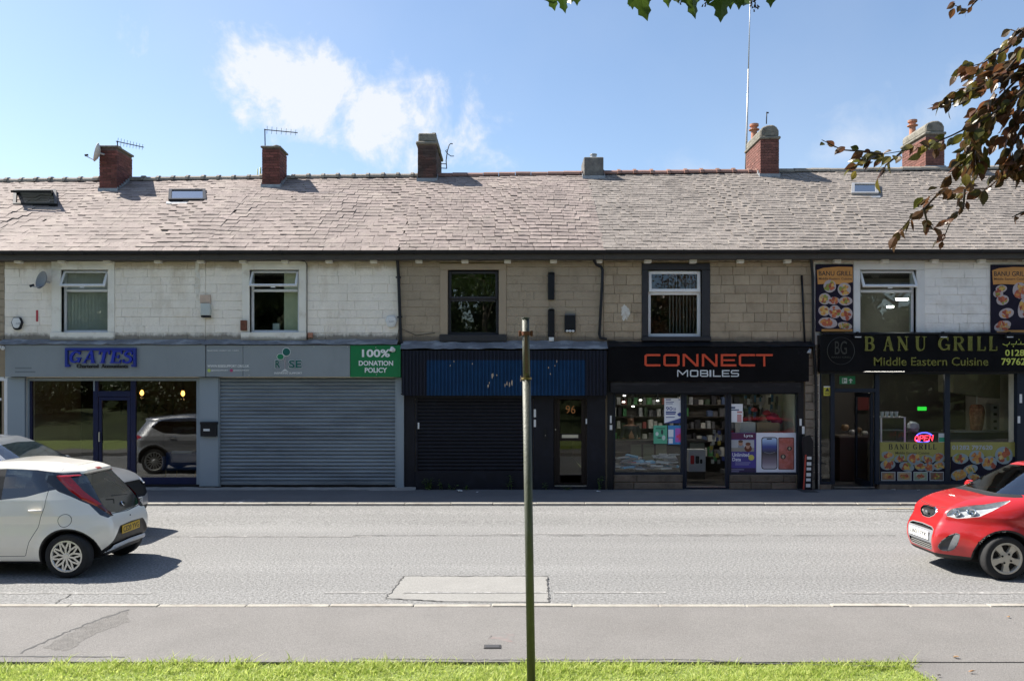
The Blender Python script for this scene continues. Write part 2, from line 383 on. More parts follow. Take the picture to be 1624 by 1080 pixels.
# grass blades on the verge in front of the camera
def blades(n, x0, x1, y0, y1, h0, h1, name, seed, edge=True):
    rng = np.random.default_rng(seed)
    X = rng.uniform(x0, x1, n); Yv = y1 - (y1 - y0) * rng.uniform(0, 1, n) ** 1.0
    H = rng.uniform(h0, h1, n) * (1 + .35 * np.sin(X * 3.1 + np.sin(Yv * 5) * 2))
    a = rng.uniform(0, 6.283, n); lean = rng.uniform(.4, 1.5, n) * H; la = rng.uniform(0, 6.283, n); w = rng.uniform(.0028, .0055, n)
    z0 = PH - .035
    wv = np.stack([np.cos(a) * w, np.sin(a) * w, 0 * w], 1); B = np.stack([X, Yv, np.full(n, z0)], 1)
    Mid = B + np.stack([np.cos(la) * lean * .35, np.sin(la) * lean * .35, H * .6], 1)
    T = B + np.stack([np.cos(la) * lean, np.sin(la) * lean, H], 1)
    V = np.stack([B - wv, B + wv, Mid + wv * .8, Mid - wv * .8, T], 1).reshape(-1, 3)
    me = bpy.data.meshes.new(name); fs = []
    idx = np.arange(n) * 5
    q = np.stack([idx, idx + 1, idx + 2, idx + 3], 1).tolist(); tr = np.stack([idx + 3, idx + 2, idx + 4], 1).tolist()
    me.from_pydata(V.tolist(), [], q + tr)
    o = put(name, me, None, m_grass); return o
def tufts(n, name, seed):
    rng = np.random.default_rng(seed); c = rng.uniform(-5, 3.45, n); o = blades(n * 26, -5, 3.4, 6, YG, .04, .085, name, seed); V = np.empty(n * 26 * 15); o.data.vertices.foreach_get('co', V); V = V.reshape(n * 26, 5, 3)
    cx = np.repeat(c, 26) + rng.normal(0, .05, n * 26); cy = np.repeat(YG - rng.uniform(-.02, .25, n), 26) + rng.normal(0, .03, n * 26); V[:, :, 0] += (cx - V[:, 0, 0])[:, None]; V[:, :, 1] += (cy - V[:, 0, 1])[:, None]; o.data.vertices.foreach_set('co', V.ravel()); return o
tag(tufts(110, 'grass', 8), 'longer grass tufts along the ragged edge of the verge', 'grass', kind='stuff')
tag(blades(62000, -5.2, 3.46, 5.5, YG + .015, .02, .052, 'grass', 3), 'short sunlit lawn grass on the verge by the near pavement', 'grass', kind='stuff')
# ------------------------------------------------------------------ house materials
m_white = mat('cream_painted_stone', (.86, .80, .705), .85, var=.08, vscale=2.2, col2=(.56, .47, .35), amt=.38, scale2=2.1, bump=1., bscale=20, rnd=.02, edge=.22, stretch=(1, 1, .35))
m_white2 = mat('white_painted_stone', (.80, .785, .745), .85, var=.08, vscale=2.2, col2=(.5, .45, .38), amt=.32, scale2=1.9, bump=1., bscale=20, rnd=.025, edge=.2)
m_brown = mat('tan_painted_stone', (.35, .285, .205), .88, var=.10, vscale=2.5, col2=(.24, .19, .13), amt=.4, scale2=2.1, bump=1., bscale=20, rnd=.03, edge=.25)
m_sand = mat('sandstone_blocks', (.365, .293, .205), .9, var=.16, vscale=4, col2=(.26, .20, .13), amt=.38, scale2=3.2, bump=1., bscale=26, rnd=.10, edge=.22)
m_joint_w = mat('painted_joint', (.76, .71, .62), .9, var=.12, vscale=4); m_joint_b = mat('tan_joint', (.31, .245, .168), .9, var=.15, vscale=4)
m_joint_s = mat('mortar_joint', (.24, .19, .13), .92, var=.2, vscale=6)
m_dress = mat('painted_surround', (.79, .76, .68), .8, var=.06, vscale=3, col2=(.45, .38, .28), amt=.25, scale2=2.4, bump=.2, bscale=60)
m_dressb = mat('tan_surround', (.345, .275, .195), .85, var=.07, vscale=3, bump=.2, bscale=60)
m_blackp = mat('black_painted_stone', (.018, .018, .022), .6, var=.3, vscale=6, bump=.25, bscale=60)
m_slate_p = mat('pinkish_stone_slate', (.232, .188, .172), .85, var=.20, vscale=1.0, col2=(.305, .262, .225), amt=.5, scale2=2.2, bump=.8, bscale=16, rnd=.14, fine=.2, fscale=50, edge=.3)
m_slate_g = mat('grey_stone_slate', (.208, .182, .163), .85, var=.18, vscale=1.1, col2=(.285, .255, .226), amt=.5, scale2=2.6, bump=.8, bscale=16, rnd=.13, fine=.2, fscale=50, edge=.3)
m_deck = mat('roof_underlay', (.06, .055, .05), .9)
m_gut = mat('black_gutter', (.012, .013, .017), .4, var=.3, vscale=3, rvar=.2, spec=.3)
m_corb = mat('white_corbel', (.68, .66, .60), .8, var=.12, vscale=8, col2=(.4, .36, .28), amt=.25, scale2=7)
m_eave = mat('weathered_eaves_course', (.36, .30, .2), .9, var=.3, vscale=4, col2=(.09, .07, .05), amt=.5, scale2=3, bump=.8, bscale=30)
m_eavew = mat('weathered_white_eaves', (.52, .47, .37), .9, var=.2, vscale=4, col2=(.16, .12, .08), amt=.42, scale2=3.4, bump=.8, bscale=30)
m_brick = mat('red_brick', (.165, .056, .046), .88, var=.25, vscale=5, col2=(.08, .034, .03), amt=.35, scale2=3, bump=.5, bscale=60, rnd=.3)
m_brickd = mat('sooty_brick', (.085, .043, .036), .88, var=.25, vscale=5, col2=(.06, .045, .04), amt=.5, scale2=3, bump=.5, bscale=60, rnd=.35)
m_brickp = mat('pale_red_brick', (.165, .07, .056), .88, var=.2, vscale=5, col2=(.16, .06, .05), amt=.35, scale2=3, bump=.5, bscale=60, rnd=.25)
m_mort = mat('chimney_mortar', (.14, .10, .088), .92, var=.2, vscale=9)
m_conc = mat('lichened_concrete', (.21, .195, .165), .92, var=.25, vscale=6, col2=(.10, .095, .08), amt=.45, scale2=4, bump=.8, bscale=30)
m_render = mat('dark_render', (.13, .125, .12), .92, var=.3, vscale=5, col2=(.22, .21, .19), amt=.4, scale2=3, bump=.7, bscale=25)
m_lead = mat('lead_flashing', (.28, .30, .33), .55, .3, var=.25, vscale=5, col2=(.5, .51, .52), amt=.3, scale2=4, bump=.6, bscale=14)
m_felt = mat('grey_felt_flashing', (.16, .17, .19), .7, var=.3, vscale=4, col2=(.34, .36, .38), amt=.45, scale2=5, bump=.9, bscale=12, stretch=(.5, 1, 1))
m_ridge_g = mat('grey_ridge_tile', (.27, .24, .2), .88, var=.25, vscale=6, rnd=.2, bump=.5, bscale=30, col2=(.14, .12, .1), amt=.3, scale2=5)
m_ridge_r = mat('red_ridge_tile', (.26, .145, .115), .85, var=.2, vscale=6, rnd=.18, bump=.4, bscale=30, col2=(.22, .14, .11), amt=.35, scale2=5)
m_terra = mat('terracotta', (.42, .19, .12), .8, var=.2, vscale=10, col2=(.2, .12, .09), amt=.4, scale2=8)
m_upvc = mat('white_upvc', (.74, .75, .76), .3, var=.04, vscale=5, col2=(.55, .53, .48), amt=.18, scale2=6)
m_glass = glass('window_glass', (.86, .9, .88), 1.6)
m_shopglass = glass('shop_glass', (.92, .94, .93), 1.38)
m_dark = mat('dark_interior', (.045, .042, .04), .9, var=.2)
m_room = mat('cream_room_wall', (.33, .31, .27), .9, var=.1)
m_blind = mat('vertical_blind', (.74, .74, .68), .8, var=.08, vscale=4)
m_curtain = mat('pale_curtain', (.70, .69, .50), .9, var=.12, vscale=6)
m_black = mat('black_metal', (.010, .011, .014), .45, var=.3, vscale=8, spec=.25)
m_navy = mat('navy_black_paint', (.012, .013, .019), .5, spec=.2, var=.25, vscale=5, rvar=.2, col2=(.02, .024, .036), amt=.3, scale2=3)
m_galv = mat('galvanised', (.42, .42, .42), .5, .6, var=.15, vscale=9)
m_rust = mat('rust', (.16, .06, .035), .9, var=.4, vscale=15, bump=.4)

grime(m_white, 3.50, 3.77, (.15, .13, .105), .85, 6.); grime(m_white2, 3.60, 3.80, (.3, .28, .24), .5); grime(m_brown, 3.50, 3.70, (.12, .10, .08), .8); grime(m_sand, 3.50, 3.66, (.12, .10, .08), .6); grime(m_white, 5.36, 4.95, (.44, .35, .23), .75, 2.2); grime(m_dress, 3.48, 3.66, (.16, .14, .11), .7)
# ------------------------------------------------------------------ roof geometry shared by the terrace
YE, YR = F - .30, F + 4.3
def ze(X): return 5.47 + .0015 * X
def zr(X): return 8.33 + .013 * X
def sag(X, t): return .035 * math.sin(X * .83 + 1.1) * math.sin(math.pi * t) + .02 * math.sin(X * 2.3) * math.sin(math.pi * t)
def rp(X, t): return Vector((X, YE + (YR - YE) * t, ze(X) + (zr(X) - ze(X)) * t + sag(X, t)))
SL = (rp(0, 1) - rp(0, 0)).length; UP = (rp(0, 1) - rp(0, 0)).normalized(); NRM = Vector((0, -UP.z, UP.y))
def roof_hit(px, py):
    dx, dz = (px - CX) / FPX, (HY - py) / FPX
    lo, hi = YE, YR
    for _ in range(40):
        m = (lo + hi) / 2; X = dx * m
        if CAMH + dz * m > rp(X, (m - YE) / (YR - YE)).z: lo = m
        else: hi = m
    return Vector((dx * lo, lo, CAMH + dz * lo))

def slate_meshes(m, n=10, seed=1):
    rr = random.Random(seed); out = []
    for i in range(n):
        th = rr.uniform(.03, .055)
        a, b, c_, d = [rr.uniform(-.04, .05) for _ in range(4)]; h = rr.uniform(.006, .014)
        v = [(-.489 + rr.uniform(0, .012), a, 0), (-.1, b, 0), (.2, c_, 0), (.489 - rr.uniform(0, .012), d, 0), (.489, 1, 0), (-.489, 1, 0)]
        hh = rr.uniform(.0, .008)
        v += [(x, y, .0) for x, y, z in v]
        me = bpy.data.meshes.new('slate'); T = [.016 + rr.uniform(0, .008) + (hh if x < 0 else 0) for x, y, z in v[:6]]
        v = v[:6] + [(x, y, T[k]) for k, (x, y, z) in enumerate(v[:6])]
        me.from_pydata(v, [], [(6, 7, 8, 9, 10, 11), (0, 1, 7, 6), (1, 2, 8, 7), (2, 3, 9, 8), (3, 4, 10, 9), (5, 0, 6, 11)])
        me.materials.append(m); out.append(me)
    return out
def lay_slates(roof, X0, X1, rows, wd, m, seed, skip=()):
    rr = random.Random(seed); ms = slate_meshes(m, 12, seed); stuff = MB(); count = 0
    s = .0; ex = []
    for i in range(rows): ex.append(1.14 - .28 * i / rows)          # larger courses at the eaves
    k = (SL - .06) / sum(ex); ex = [e * k for e in ex]; s = -.05
    for i in range(rows):
        e = ex[i]; Ln = e * 1.35; x = X0 - rr.uniform(0, wd) + wd * .3; first = True
        while x < X1:
            w = wd * rr.uniform(.68, 1.4) * (1.12 - .25 * i / rows)
            if X1 - x - w < .09: w = X1 - x + .03
            if x + w - X0 < .09: w = X0 + .09 - x
            xa, xb = max(x, X0 - .03), x + w
            x += w
            xc = (xa + xb) / 2; slip = rr.uniform(-.010, .008) * (1 if rr.random() > .05 else 3.5)
            t = (s + slip) / SL; p = rp(xc, t)
            tilt = .045 + rr.uniform(-.008, .014) * (1 if rr.random() > .08 else 2.2); rot = rr.gauss(0, .006)
            u = Vector((math.sin(rot), UP.y * math.cos(rot), UP.z * math.cos(rot)))
            ax = Vector((1, 0, (zr(xc) - ze(xc) - zr(xc - .5) + ze(xc - .5)))).normalized() if False else Vector((math.cos(rot), -UP.y * math.sin(rot), -UP.z * math.sin(rot)))
            u2 = (u - NRM * tilt).normalized(); n2 = ax.cross(u2).normalized()
            p = p + NRM * (.012 + tilt * Ln + rr.uniform(0, .006))
            Mx = Matrix(((ax.x * (xb - xa), u2.x * Ln, n2.x, p.x), (ax.y * (xb - xa), u2.y * Ln, n2.y, p.y), (ax.z * (xb - xa), u2.z * Ln, n2.z, p.z), (0, 0, 0, 1)))
            me = ms[rr.randrange(len(ms))]
            if count < 290:
                o = bpy.data.objects.new('slate', me); COL.objects.link(o); o.parent = roof
                Ml = Mx.copy(); Ml.translation = Mx.translation - wpos(roof); o.matrix_basis = Ml
                count += 1
            else:
                stuff.add([Mx @ v.co for v in me.vertices], [tuple(pg.vertices) for pg in me.polygons])
        s += e
    if stuff.v:
        o = stuff.build('slate', m, roof, fixn=False); o['kind'] = 'stuff'
def ridge_tiles(roof, X0, X1, m, ln, seed, r=.13, lump=False):
    rr = random.Random(seed); x = X0
    while x < X1 - .05:
        l = min(ln * rr.uniform(.95, 1.05), X1 - x); xc = x + l / 2
        zz = zr(xc) + .035; P = []; mb = MB(); dz = rr.uniform(-.012, .012)
        for a in range(0, 181, 30):
            P.append((YR + r * 1.15 * math.cos(R(a)), zz - .05 + dz + r * math.sin(R(a))))
        Q = P + [(YR + (p[0] - YR) * .8, zz - .05 + dz + (p[1] - zz + .05 - dz) * .8) for p in P[::-1]]
        mb.prismx(Q, x + .006, x + l - .006)
        if lump:
            P2 = [(YR + (p[0] - YR) * 1.25, zz - .05 + dz + (p[1] - (zz - .05 + dz)) * 1.25) for p in P]
            mb.prismx(P2, x + l - .05, x + l + .03)
        mb.build('ridge_tile', m, roof); x += l

def holed_wall(x0, x1, z0, z1, ya, yb, holes):
    xs = sorted({x0, x1, *[h[0] for h in holes], *[h[1] for h in holes]}); zs = sorted({z0, z1, *[h[2] for h in holes], *[h[3] for h in holes]})
    xs = [x for x in xs if x0 <= x <= x1]; zs = [z for z in zs if z0 <= z <= z1]
    def solid(i, j):
        if i < 0 or j < 0 or i >= len(xs) - 1 or j >= len(zs) - 1: return False
        cx, cz = (xs[i] + xs[i + 1]) / 2, (zs[j] + zs[j + 1]) / 2
        return not any(h[0] < cx < h[1] and h[2] < cz < h[3] for h in holes)
    mb = MB()
    for i in range(len(xs) - 1):
        for j in range(len(zs) - 1):
            if not solid(i, j): continue
            a, b, c, d = xs[i], xs[i + 1], zs[j], zs[j + 1]
            mb.add([(a, ya, c), (b, ya, c), (b, ya, d), (a, ya, d)], [(0, 1, 2, 3)])
            mb.add([(a, yb, c), (b, yb, c), (b, yb, d), (a, yb, d)], [(3, 2, 1, 0)])
            if not solid(i - 1, j): mb.add([(a, ya, c), (a, yb, c), (a, yb, d), (a, ya, d)], [(3, 2, 1, 0)])
            if not solid(i + 1, j): mb.add([(b, ya, c), (b, yb, c), (b, yb, d), (b, ya, d)], [(0, 1, 2, 3)])
            if not solid(i, j - 1): mb.add([(a, ya, c), (b, ya, c), (b, yb, c), (a, yb, c)], [(3, 2, 1, 0)])
            if not solid(i, j + 1): mb.add([(a, ya, d), (b, ya, d), (b, yb, d), (a, yb, d)], [(0, 1, 2, 3)])
    return mb
def stones(wall, X0, X1, Z0, Z1, ch, ln, m, seed, holes, yf=F, gap=.006, rough=.006, dep=.008):
    rr = random.Random(seed); z = Z0
    while z < Z1 - .03:
        h = min(ch * rr.uniform(.9, 1.12), Z1 - z)
        if Z1 - z - h < .06: h = Z1 - z
        spans = [(X0, X1)]
        for (a, b, c, d) in holes:
            if c < z + h - .01 and d > z + .01:
                ns = []
                for s0, s1 in spans:
                    if b <= s0 or a >= s1: ns.append((s0, s1)); continue
                    if a > s0: ns.append((s0, a))
                    if b < s1: ns.append((b, s1))
                spans = ns
        for s0, s1 in spans:
            x = s0; fst = True
            while x < s1 - .005:
                l = ln * rr.uniform(.65, 1.5) * (rr.uniform(.4, 1) if fst else 1); fst = False
                if s1 - x - l < ln * .4: l = s1 - x
                j = lambda s=rough: rr.uniform(-s, s)
                g = gap / 2; a, b, c, d = x + g, x + l - g, z + g, z + h - g; yo = yf + j(.004); ch_ = .010
                v = [(a, yf + .05, c), (b, yf + .05, c), (b, yf + .05, d), (a, yf + .05, d),
                     (a + abs(j(.003)), yo + dep, c + abs(j(.004))), (b - abs(j(.003)), yo + dep, c + abs(j(.004))), (b - abs(j(.003)), yo + dep, d - abs(j(.004))), (a + abs(j(.003)), yo + dep, d - abs(j(.004))),
                     (a + ch_, yo + j(.004), c + ch_), (b - ch_, yo + j(.004), c + ch_), (b - ch_, yo + j(.004), d - ch_), (a + ch_, yo + j(.004), d - ch_)]
                f = [(0, 1, 5, 4), (1, 2, 6, 5), (2, 3, 7, 6), (3, 0, 4, 7), (4, 5, 9, 8), (5, 6, 10, 9), (6, 7, 11, 10), (7, 4, 8, 11), (8, 9, 10, 11)]
                MB().add(v, f).build('stone', m, wall, fixn=False)
                x += l
        z += h

def upper_window(house, px, py, split, deg, fm, style, surround=None, sm=None, frame=.055):
    """px=(x0,x1) py=(y0,y1) opening in photo pixels at the facade plane"""
    x0, x1, z0, z1 = wx(px[0]), wx(px[1]), wz(py[1]), wz(py[0])
    win = group_part('window', house, ((x0 + x1) / 2, F + .12, z0)); Yf = F + .11
    if surround:
        sx0, sx1, sz0, sz1 = wx(surround[0]), wx(surround[1]), wz(surround[3]), wz(surround[2]); d = .018
        yb = F + .3
        bx('jamb', sm, win, sx0, x0, F - d, yb, z0, z1, .008); bx('jamb', sm, win, x1, sx1, F - d, yb, z0, z1, .008)
        bx('lintel', sm, win, sx0, sx1, F - d - .003, yb, z1 + .0, sz1, .008); bx('sill', sm, win, sx0 - .01, sx1 + .01, F - .07, yb, sz0, z0, .012)
    zs = wz(split)
    fr = MB()
    fr.box(x0, x0 + frame, Yf, Yf + .07, z0, z1); fr.box(x1 - frame, x1, Yf, Yf + .07, z0, z1)
    fr.box(x0 + frame, x1 - frame, Yf, Yf + .07, z0, z0 + frame); fr.box(x0 + frame, x1 - frame, Yf, Yf + .07, z1 - frame, z1)
    fr.box(x0 + frame, x1 - frame, Yf - .004, Yf + .07, zs - frame * .55, zs + frame * .55)
    fr.build('frame', fm, win, bevel=.006)
    bx('pane', m_glass, win, x0 + frame - .004, x1 - frame + .004, Yf + .03, Yf + .036, z0 + frame - .004, zs - frame * .5)
    # top-hung vent
    a, b, c, d = x0 + .02, x1 - .02, zs + .02, z1 - .02; ff = frame * .9; cm = MB()
    cm.box(a, a + ff, -.03, .02, c, d); cm.box(b - ff, b, -.03, .02, c, d); cm.box(a + ff, b - ff, -.03, .02, c, c + ff); cm.box(a + ff, b - ff, -.03, .02, d - ff, d)
    pn = MB().box(a + ff - .004, b - ff + .004, -.006, .0, c + ff - .004, d - ff + .004)
    if style == 'sash':
        fr = None
    th = R(deg); ct, st = math.cos(th), math.sin(th)
    for mbb in (cm, pn):
        mbb.v = [(x, Yf - .012 + (y * ct + (z - d) * st), d + (-y * st + (z - d) * ct)) for x, y, z in mbb.v]
    cm.build('casement', fm, win, bevel=.005); pn.build('pane', m_glass, win)
    if deg > 3:
        mid = (a + b) / 2
        MB().box(mid - .05, mid + .05, Yf - .02 - math.sin(th) * (d - c) - .0, Yf + .0 - math.sin(th) * (d - c), d - (d - c) * ct - .03, d - (d - c) * ct - .005).build('handle', fm, win)
    return win, (x0, x1, z0, z1, zs, Yf)
def blinds(win, x0, x1, z0, z1, y, m, w=.085, ang=35, n0=0):
    mb = MB(); x = x0
    while x < x1 - .01:
        mb.obox((x + w / 2, y, (z0 + z1) / 2), (math.cos(R(ang)), math.sin(R(ang)), 0), (-math.sin(R(ang)), math.cos(R(ang)), 0), (0, 0, 1), w * .5, .002, (z1 - z0) / 2); x += w * .93
    mb.build('blind', m, win)

# ------------------------------------------------------------------ the terrace
HS = {}
XB = dict(N0=(-16.6, wx(7)), A=(wx(7), wx(326)), B=(wx(326), wx(632)), C=(wx(632), wx(957)), D=(wx(957), wx(1290)), E=(wx(1290), wx(1662)), N1=(wx(1662), 17.0))
LBL = dict(N0='tan terraced house at the far left edge of the row', A='cream painted terraced house above the blue lettered accountants shop',
           B='cream painted terraced house above the grey roller shutter and green sign', C='tan terraced house with black sash window and blue corrugated fascia',
           D='sandstone terraced house with black window surround above the mobile phone shop', E='white painted terraced house with food boards above the grill shop',
           N1='white terraced house cut off by the right edge of the picture')
SH = dict(N0=[(-15.9, wx(2), PH, 2.66)], A=[(wx(42), wx(316), PH, wz(599))], B=[(wx(346), wx(629), PH, wz(599))], C=[(wx(659), wx(845), wz(748), wz(625)), (wx(878), wx(931), PH, wz(625))],
          D=[(wx(972), wx(1266), PH, wz(604))], E=[(wx(1300), wx(1613), PH, wz(588))], N1=[])
UW = dict(A=((97, 171), (428, 527)), B=((396, 474), (428, 527)), C=((710, 791), (428, 531)), D=((1028, 1113), (428, 534)), E=((1364, 1453), (428, 534)), N0=((-150, -70), (428, 527)), N1=((1720, 1800), (428, 527)))
SUR = dict(A=(82, 182, 413, 540), B=(384, 486, 413, 540), C=(698, 803, 418, 542), D=(1018, 1126, 418, 541), E=(1353, 1466, 414, 541), N0=(-162, -58, 413, 540), N1=(1708, 1812, 413, 540))
WM = dict(N0=(m_brown, m_joint_b), A=(m_white, m_joint_w), B=(m_white, m_joint_w), C=(m_brown, m_joint_b), D=(m_sand, m_joint_s), E=(m_white2, m_joint_w), N1=(m_white2, m_joint_w))
SZ = dict(N0=(.19, .42), A=(.185, .43), B=(.185, .45), C=(.185, .42), D=(.205, .40), E=(.20, .40), N1=(.2, .4))
SLT = dict(N0=(23, .34, m_slate_p), A=(23, .33, m_slate_p), B=(24, .32, m_slate_p), C=(28, .27, m_slate_p), D=(33, .25, m_slate_g), E=(34, .26, m_slate_g), N1=(34, .27, m_slate_g))
RDG = dict(N0=(m_ridge_g, .42, True), A=(m_ridge_g, .42, True), B=(m_ridge_g, .42, True), C=(m_ridge_r, .45, False), D=(m_ridge_r, .46, True), E=(m_ridge_g, .5, False), N1=(m_ridge_g, .5, False))
m_eavesel = dict(N0=m_eave, A=m_eavew, B=m_eavew, C=m_eave, D=m_eave, E=m_eavew, N1=m_eavew)
CORB = dict(N0=[-40], A=[27, 96, 168, 249, 317], B=[384, 451, 521, 592], C=[664, 737, 805, 878, 950], D=[1028, 1100, 1175, 1250], E=[1329, 1405, 1484, 1559, 1632], N1=[1705])
ZU = 3.36
for hi, k in enumerate(('N0', 'A', 'B', 'C', 'D', 'E', 'N1')):
    X0, X1 = XB[k]; wm, jm = WM[k]
    h = thing('terraced_house', LBL[k], 'house', ((X0 + X1) / 2, F, PH), 'houses of the stone terrace'); HS[k] = h
    wr = UW[k]; uh = (wx(wr[0][0]), wx(wr[0][1]), wz(wr[1][1]), wz(wr[1][0]))
    g = .002
    wall = holed_wall(X0 + g, X1 - g, PH - .3, 5.43, F + .02, F + .32, [uh] + SH[k]).build('wall', jm, h, fixn=False)
    su = SUR[k]; sh = (wx(su[0]), wx(su[1]), wz(su[3]), wz(su[2]))
    sx0, sx1 = max(X0 + g, -13.2), min(X1 - g, 12.6)
    if sx1 - sx0 > .2:
        stones(wall, sx0, sx1, ZU - .06, wz(415.5), *SZ[k], wm, 20 + hi, [sh], gap=.0012 if k in 'ABCE' else .004, dep=.003 if k in 'ABCE' else .006)
    MB().box(X0 + g, X1 - g, F - .018, F + .04, wz(415), 5.47).build('eaves_course', m_eavesel[k], h, bevel=.01)
    for cx in CORB[k]:
        if not X0 < wx(cx) < X1: continue
        yc = F - .16
        MB().box(wx(cx - 5.5, yc), wx(cx + 5.5, yc), yc, F - .02, wz(417, yc), wz(406, yc)).build('corbel', m_corb, h, bevel=.012)
    # shell
    MB().box(X0 + .004, X0 + .09, F + .33, F + 8.3, PH, 5.40).build('party_wall', m_room, h); MB().box(X1 - .09, X1 - .004, F + .33, F + 8.3, PH, 5.40).build('party_wall', m_room, h)
    MB().box(X0 + .1, X1 - .1, F + .33, F + 8.3, 2.86, 3.05).build('upper_floor', m_room, h); MB().box(X0 + .1, X1 - .1, F + .02, F + 8.3, PH - .2, PH + .004).build('shop_floor', m_dark, h)
    MB().box(X0 + .004, X1 - .004, F + 8.31, F + 8.6, PH - .2, 5.43).build('rear_wall', m_room, h)
    MB().box(X0 + .1, X1 - .1, F + 3.2, F + 3.3, 3.06, 5.40).build('upper_partition', m_room, h); MB().box(X0 + .1, X1 - .1, F + .33, F + 8.3, 5.40, 5.44).build('upper_ceiling', m_room, h)
    # roof
    a, b = X0 + .002, X1 - .002; mb = MB()
    top = [rp(a, 0), rp(b, 0), rp(b, 1), rp(a, 1)]; back = [Vector((a, 2 * YR - YE, ze(a))), Vector((b, 2 * YR - YE, ze(b)))]
    dn = Vector((0, 0, -.16))
    mb.add([p - Vector((0, 0, .03)) for p in top] + back + [top[0] + dn, top[1] + dn, back[1] + dn, back[0] + dn], [(0, 1, 2, 3), (3, 2, 5, 4), (0, 1, 7, 6), (4, 5, 8, 9), (6, 7, 8, 9)])
    roof = mb.build('roof', m_deck, h)
    rows, wd, ms = SLT[k]; lx0, lx1 = max(X0, -16.2), min(X1, 16.2)
    lay_slates(roof, lx0, lx1, rows, wd, ms, 40 + hi)
    ridge_tiles(roof, lx0, lx1, RDG[k][0], RDG[k][1], 60 + hi, lump=RDG[k][2])
    # gutter: half round trough on the eaves
    P = []; yc, zc = YE - .045, 5.495
    for a_ in range(180, 361, 20): P.append((yc + .065 * math.cos(R(a_)), zc + .075 * math.sin(R(a_))))
    P += [(yc + .055 * math.cos(R(a_)), zc + .002 + .063 * math.sin(R(a_))) for a_ in range(360, 179, -20)]
    gz = ze((X0 + X1) / 2) - 5.47
    P = [(p[0], p[1] + gz) for p in P]
    mb = MB().prismx(P, X0 + .001, X1 - .001)
    mb.prismx([(YE - .01, zc - .05 + gz), (F - .03, zc - .07 + gz), (F - .03, zc + .0 + gz), (YE - .01, zc + .0 + gz)], X0 + .001, X1 - .001)
    gt = mb.build('gutter', m_gut, h)
    x = X0 + .4
    while x < X1:
        Q = [(yc + (p[0] - yc) * 1.16, (zc + gz) + (p[1] - zc - gz) * 1.14) for p in P]
        MB().prismx(Q, x - .03, x + .03).build('bracket', m_gut, gt); x += random.uniform(1.3, 1.9)

# upper windows
w, q = upper_window(HS['A'], *UW['A'], 460, 28, m_upvc, 'v', SUR['A'], m_dress)
blinds(w, q[0] + .03, q[1] - .03, q[2] + .04, q[3] - .05, F + .245, m_blind, .085, 52)
w, q = upper_window(HS['B'], *UW['B'], 460, 29, m_upvc, 'v', SUR['B'], m_dress)
blinds(w, q[0] + .72, q[1] - .03, q[2] + .04, q[3] - .05, F + .235, m_curtain, .07, 12)
bxs = bx('box_file', plain((.6, .6, .58)), None, q[0] + .45, q[0] + .60, F + .26, F + .36, q[2] + .02, q[2] + .22); tag(bxs, 'white box standing on the sill inside the window over the green sign', 'box')
w, q = upper_window(HS['C'], *UW['C'], 475, 0, m_blackp, 'v', SUR['C'], m_dressb, .065)
blk = [o for o in w.children if o.name.startswith('sill')][0]; blk.data.materials[0] = m_blackp
w, q = upper_window(HS['D'], *UW['D'], 464, 3, m_upvc, 'v', SUR['D'], m_blackp, .075)
blinds(w, q[0] + .5, q[1] - .03, q[2] + .05, q[3] - .05, F + .26, mat('dim_blind', (.22, .21, .2), .9), .085, 60)
w, q = upper_window(HS['E'], *UW['E'], 461, 28, m_upvc, 'v', SUR['E'], mat('white_surround', (.66, .66, .64), .8, var=.06, vscale=3, col2=(.45, .4, .32), amt=.2, scale2=2.4))
m_tubel = emit('fluorescent_tube', (1, 1, .95), 9)
for cx_, cy_, ww in ((1432, 476, 18), (1413, 488, 9)):
    Yc = F + 2.2
    lamp = thing('ceiling_lamp', 'bright %s strip lamp seen through the window beside the food board' % ('long' if ww > 10 else 'short'), 'lamp', (wx(cx_, Yc), Yc, wz(cy_, Yc)))
    bx('diffuser', m_tubel, lamp, wx(cx_ - ww / 2, Yc), wx(cx_ + ww / 2, Yc), Yc, Yc + .08, wz(cy_, Yc), wz(cy_, Yc) + .045); bx('housing', m_upvc, lamp, wx(cx_ - ww / 2, Yc) - .03, wx(cx_ + ww / 2, Yc) + .03, Yc - .02, Yc + .1, wz(cy_, Yc) + .047, wz(cy_, Yc) + .08)
upper_window(HS['N0'], *UW['N0'], 460, 0, m_upvc, 'v', SUR['N0'], m_dress); upper_window(HS['N1'], *UW['N1'], 460, 0, m_upvc, 'v', SUR['N1'], m_dress)

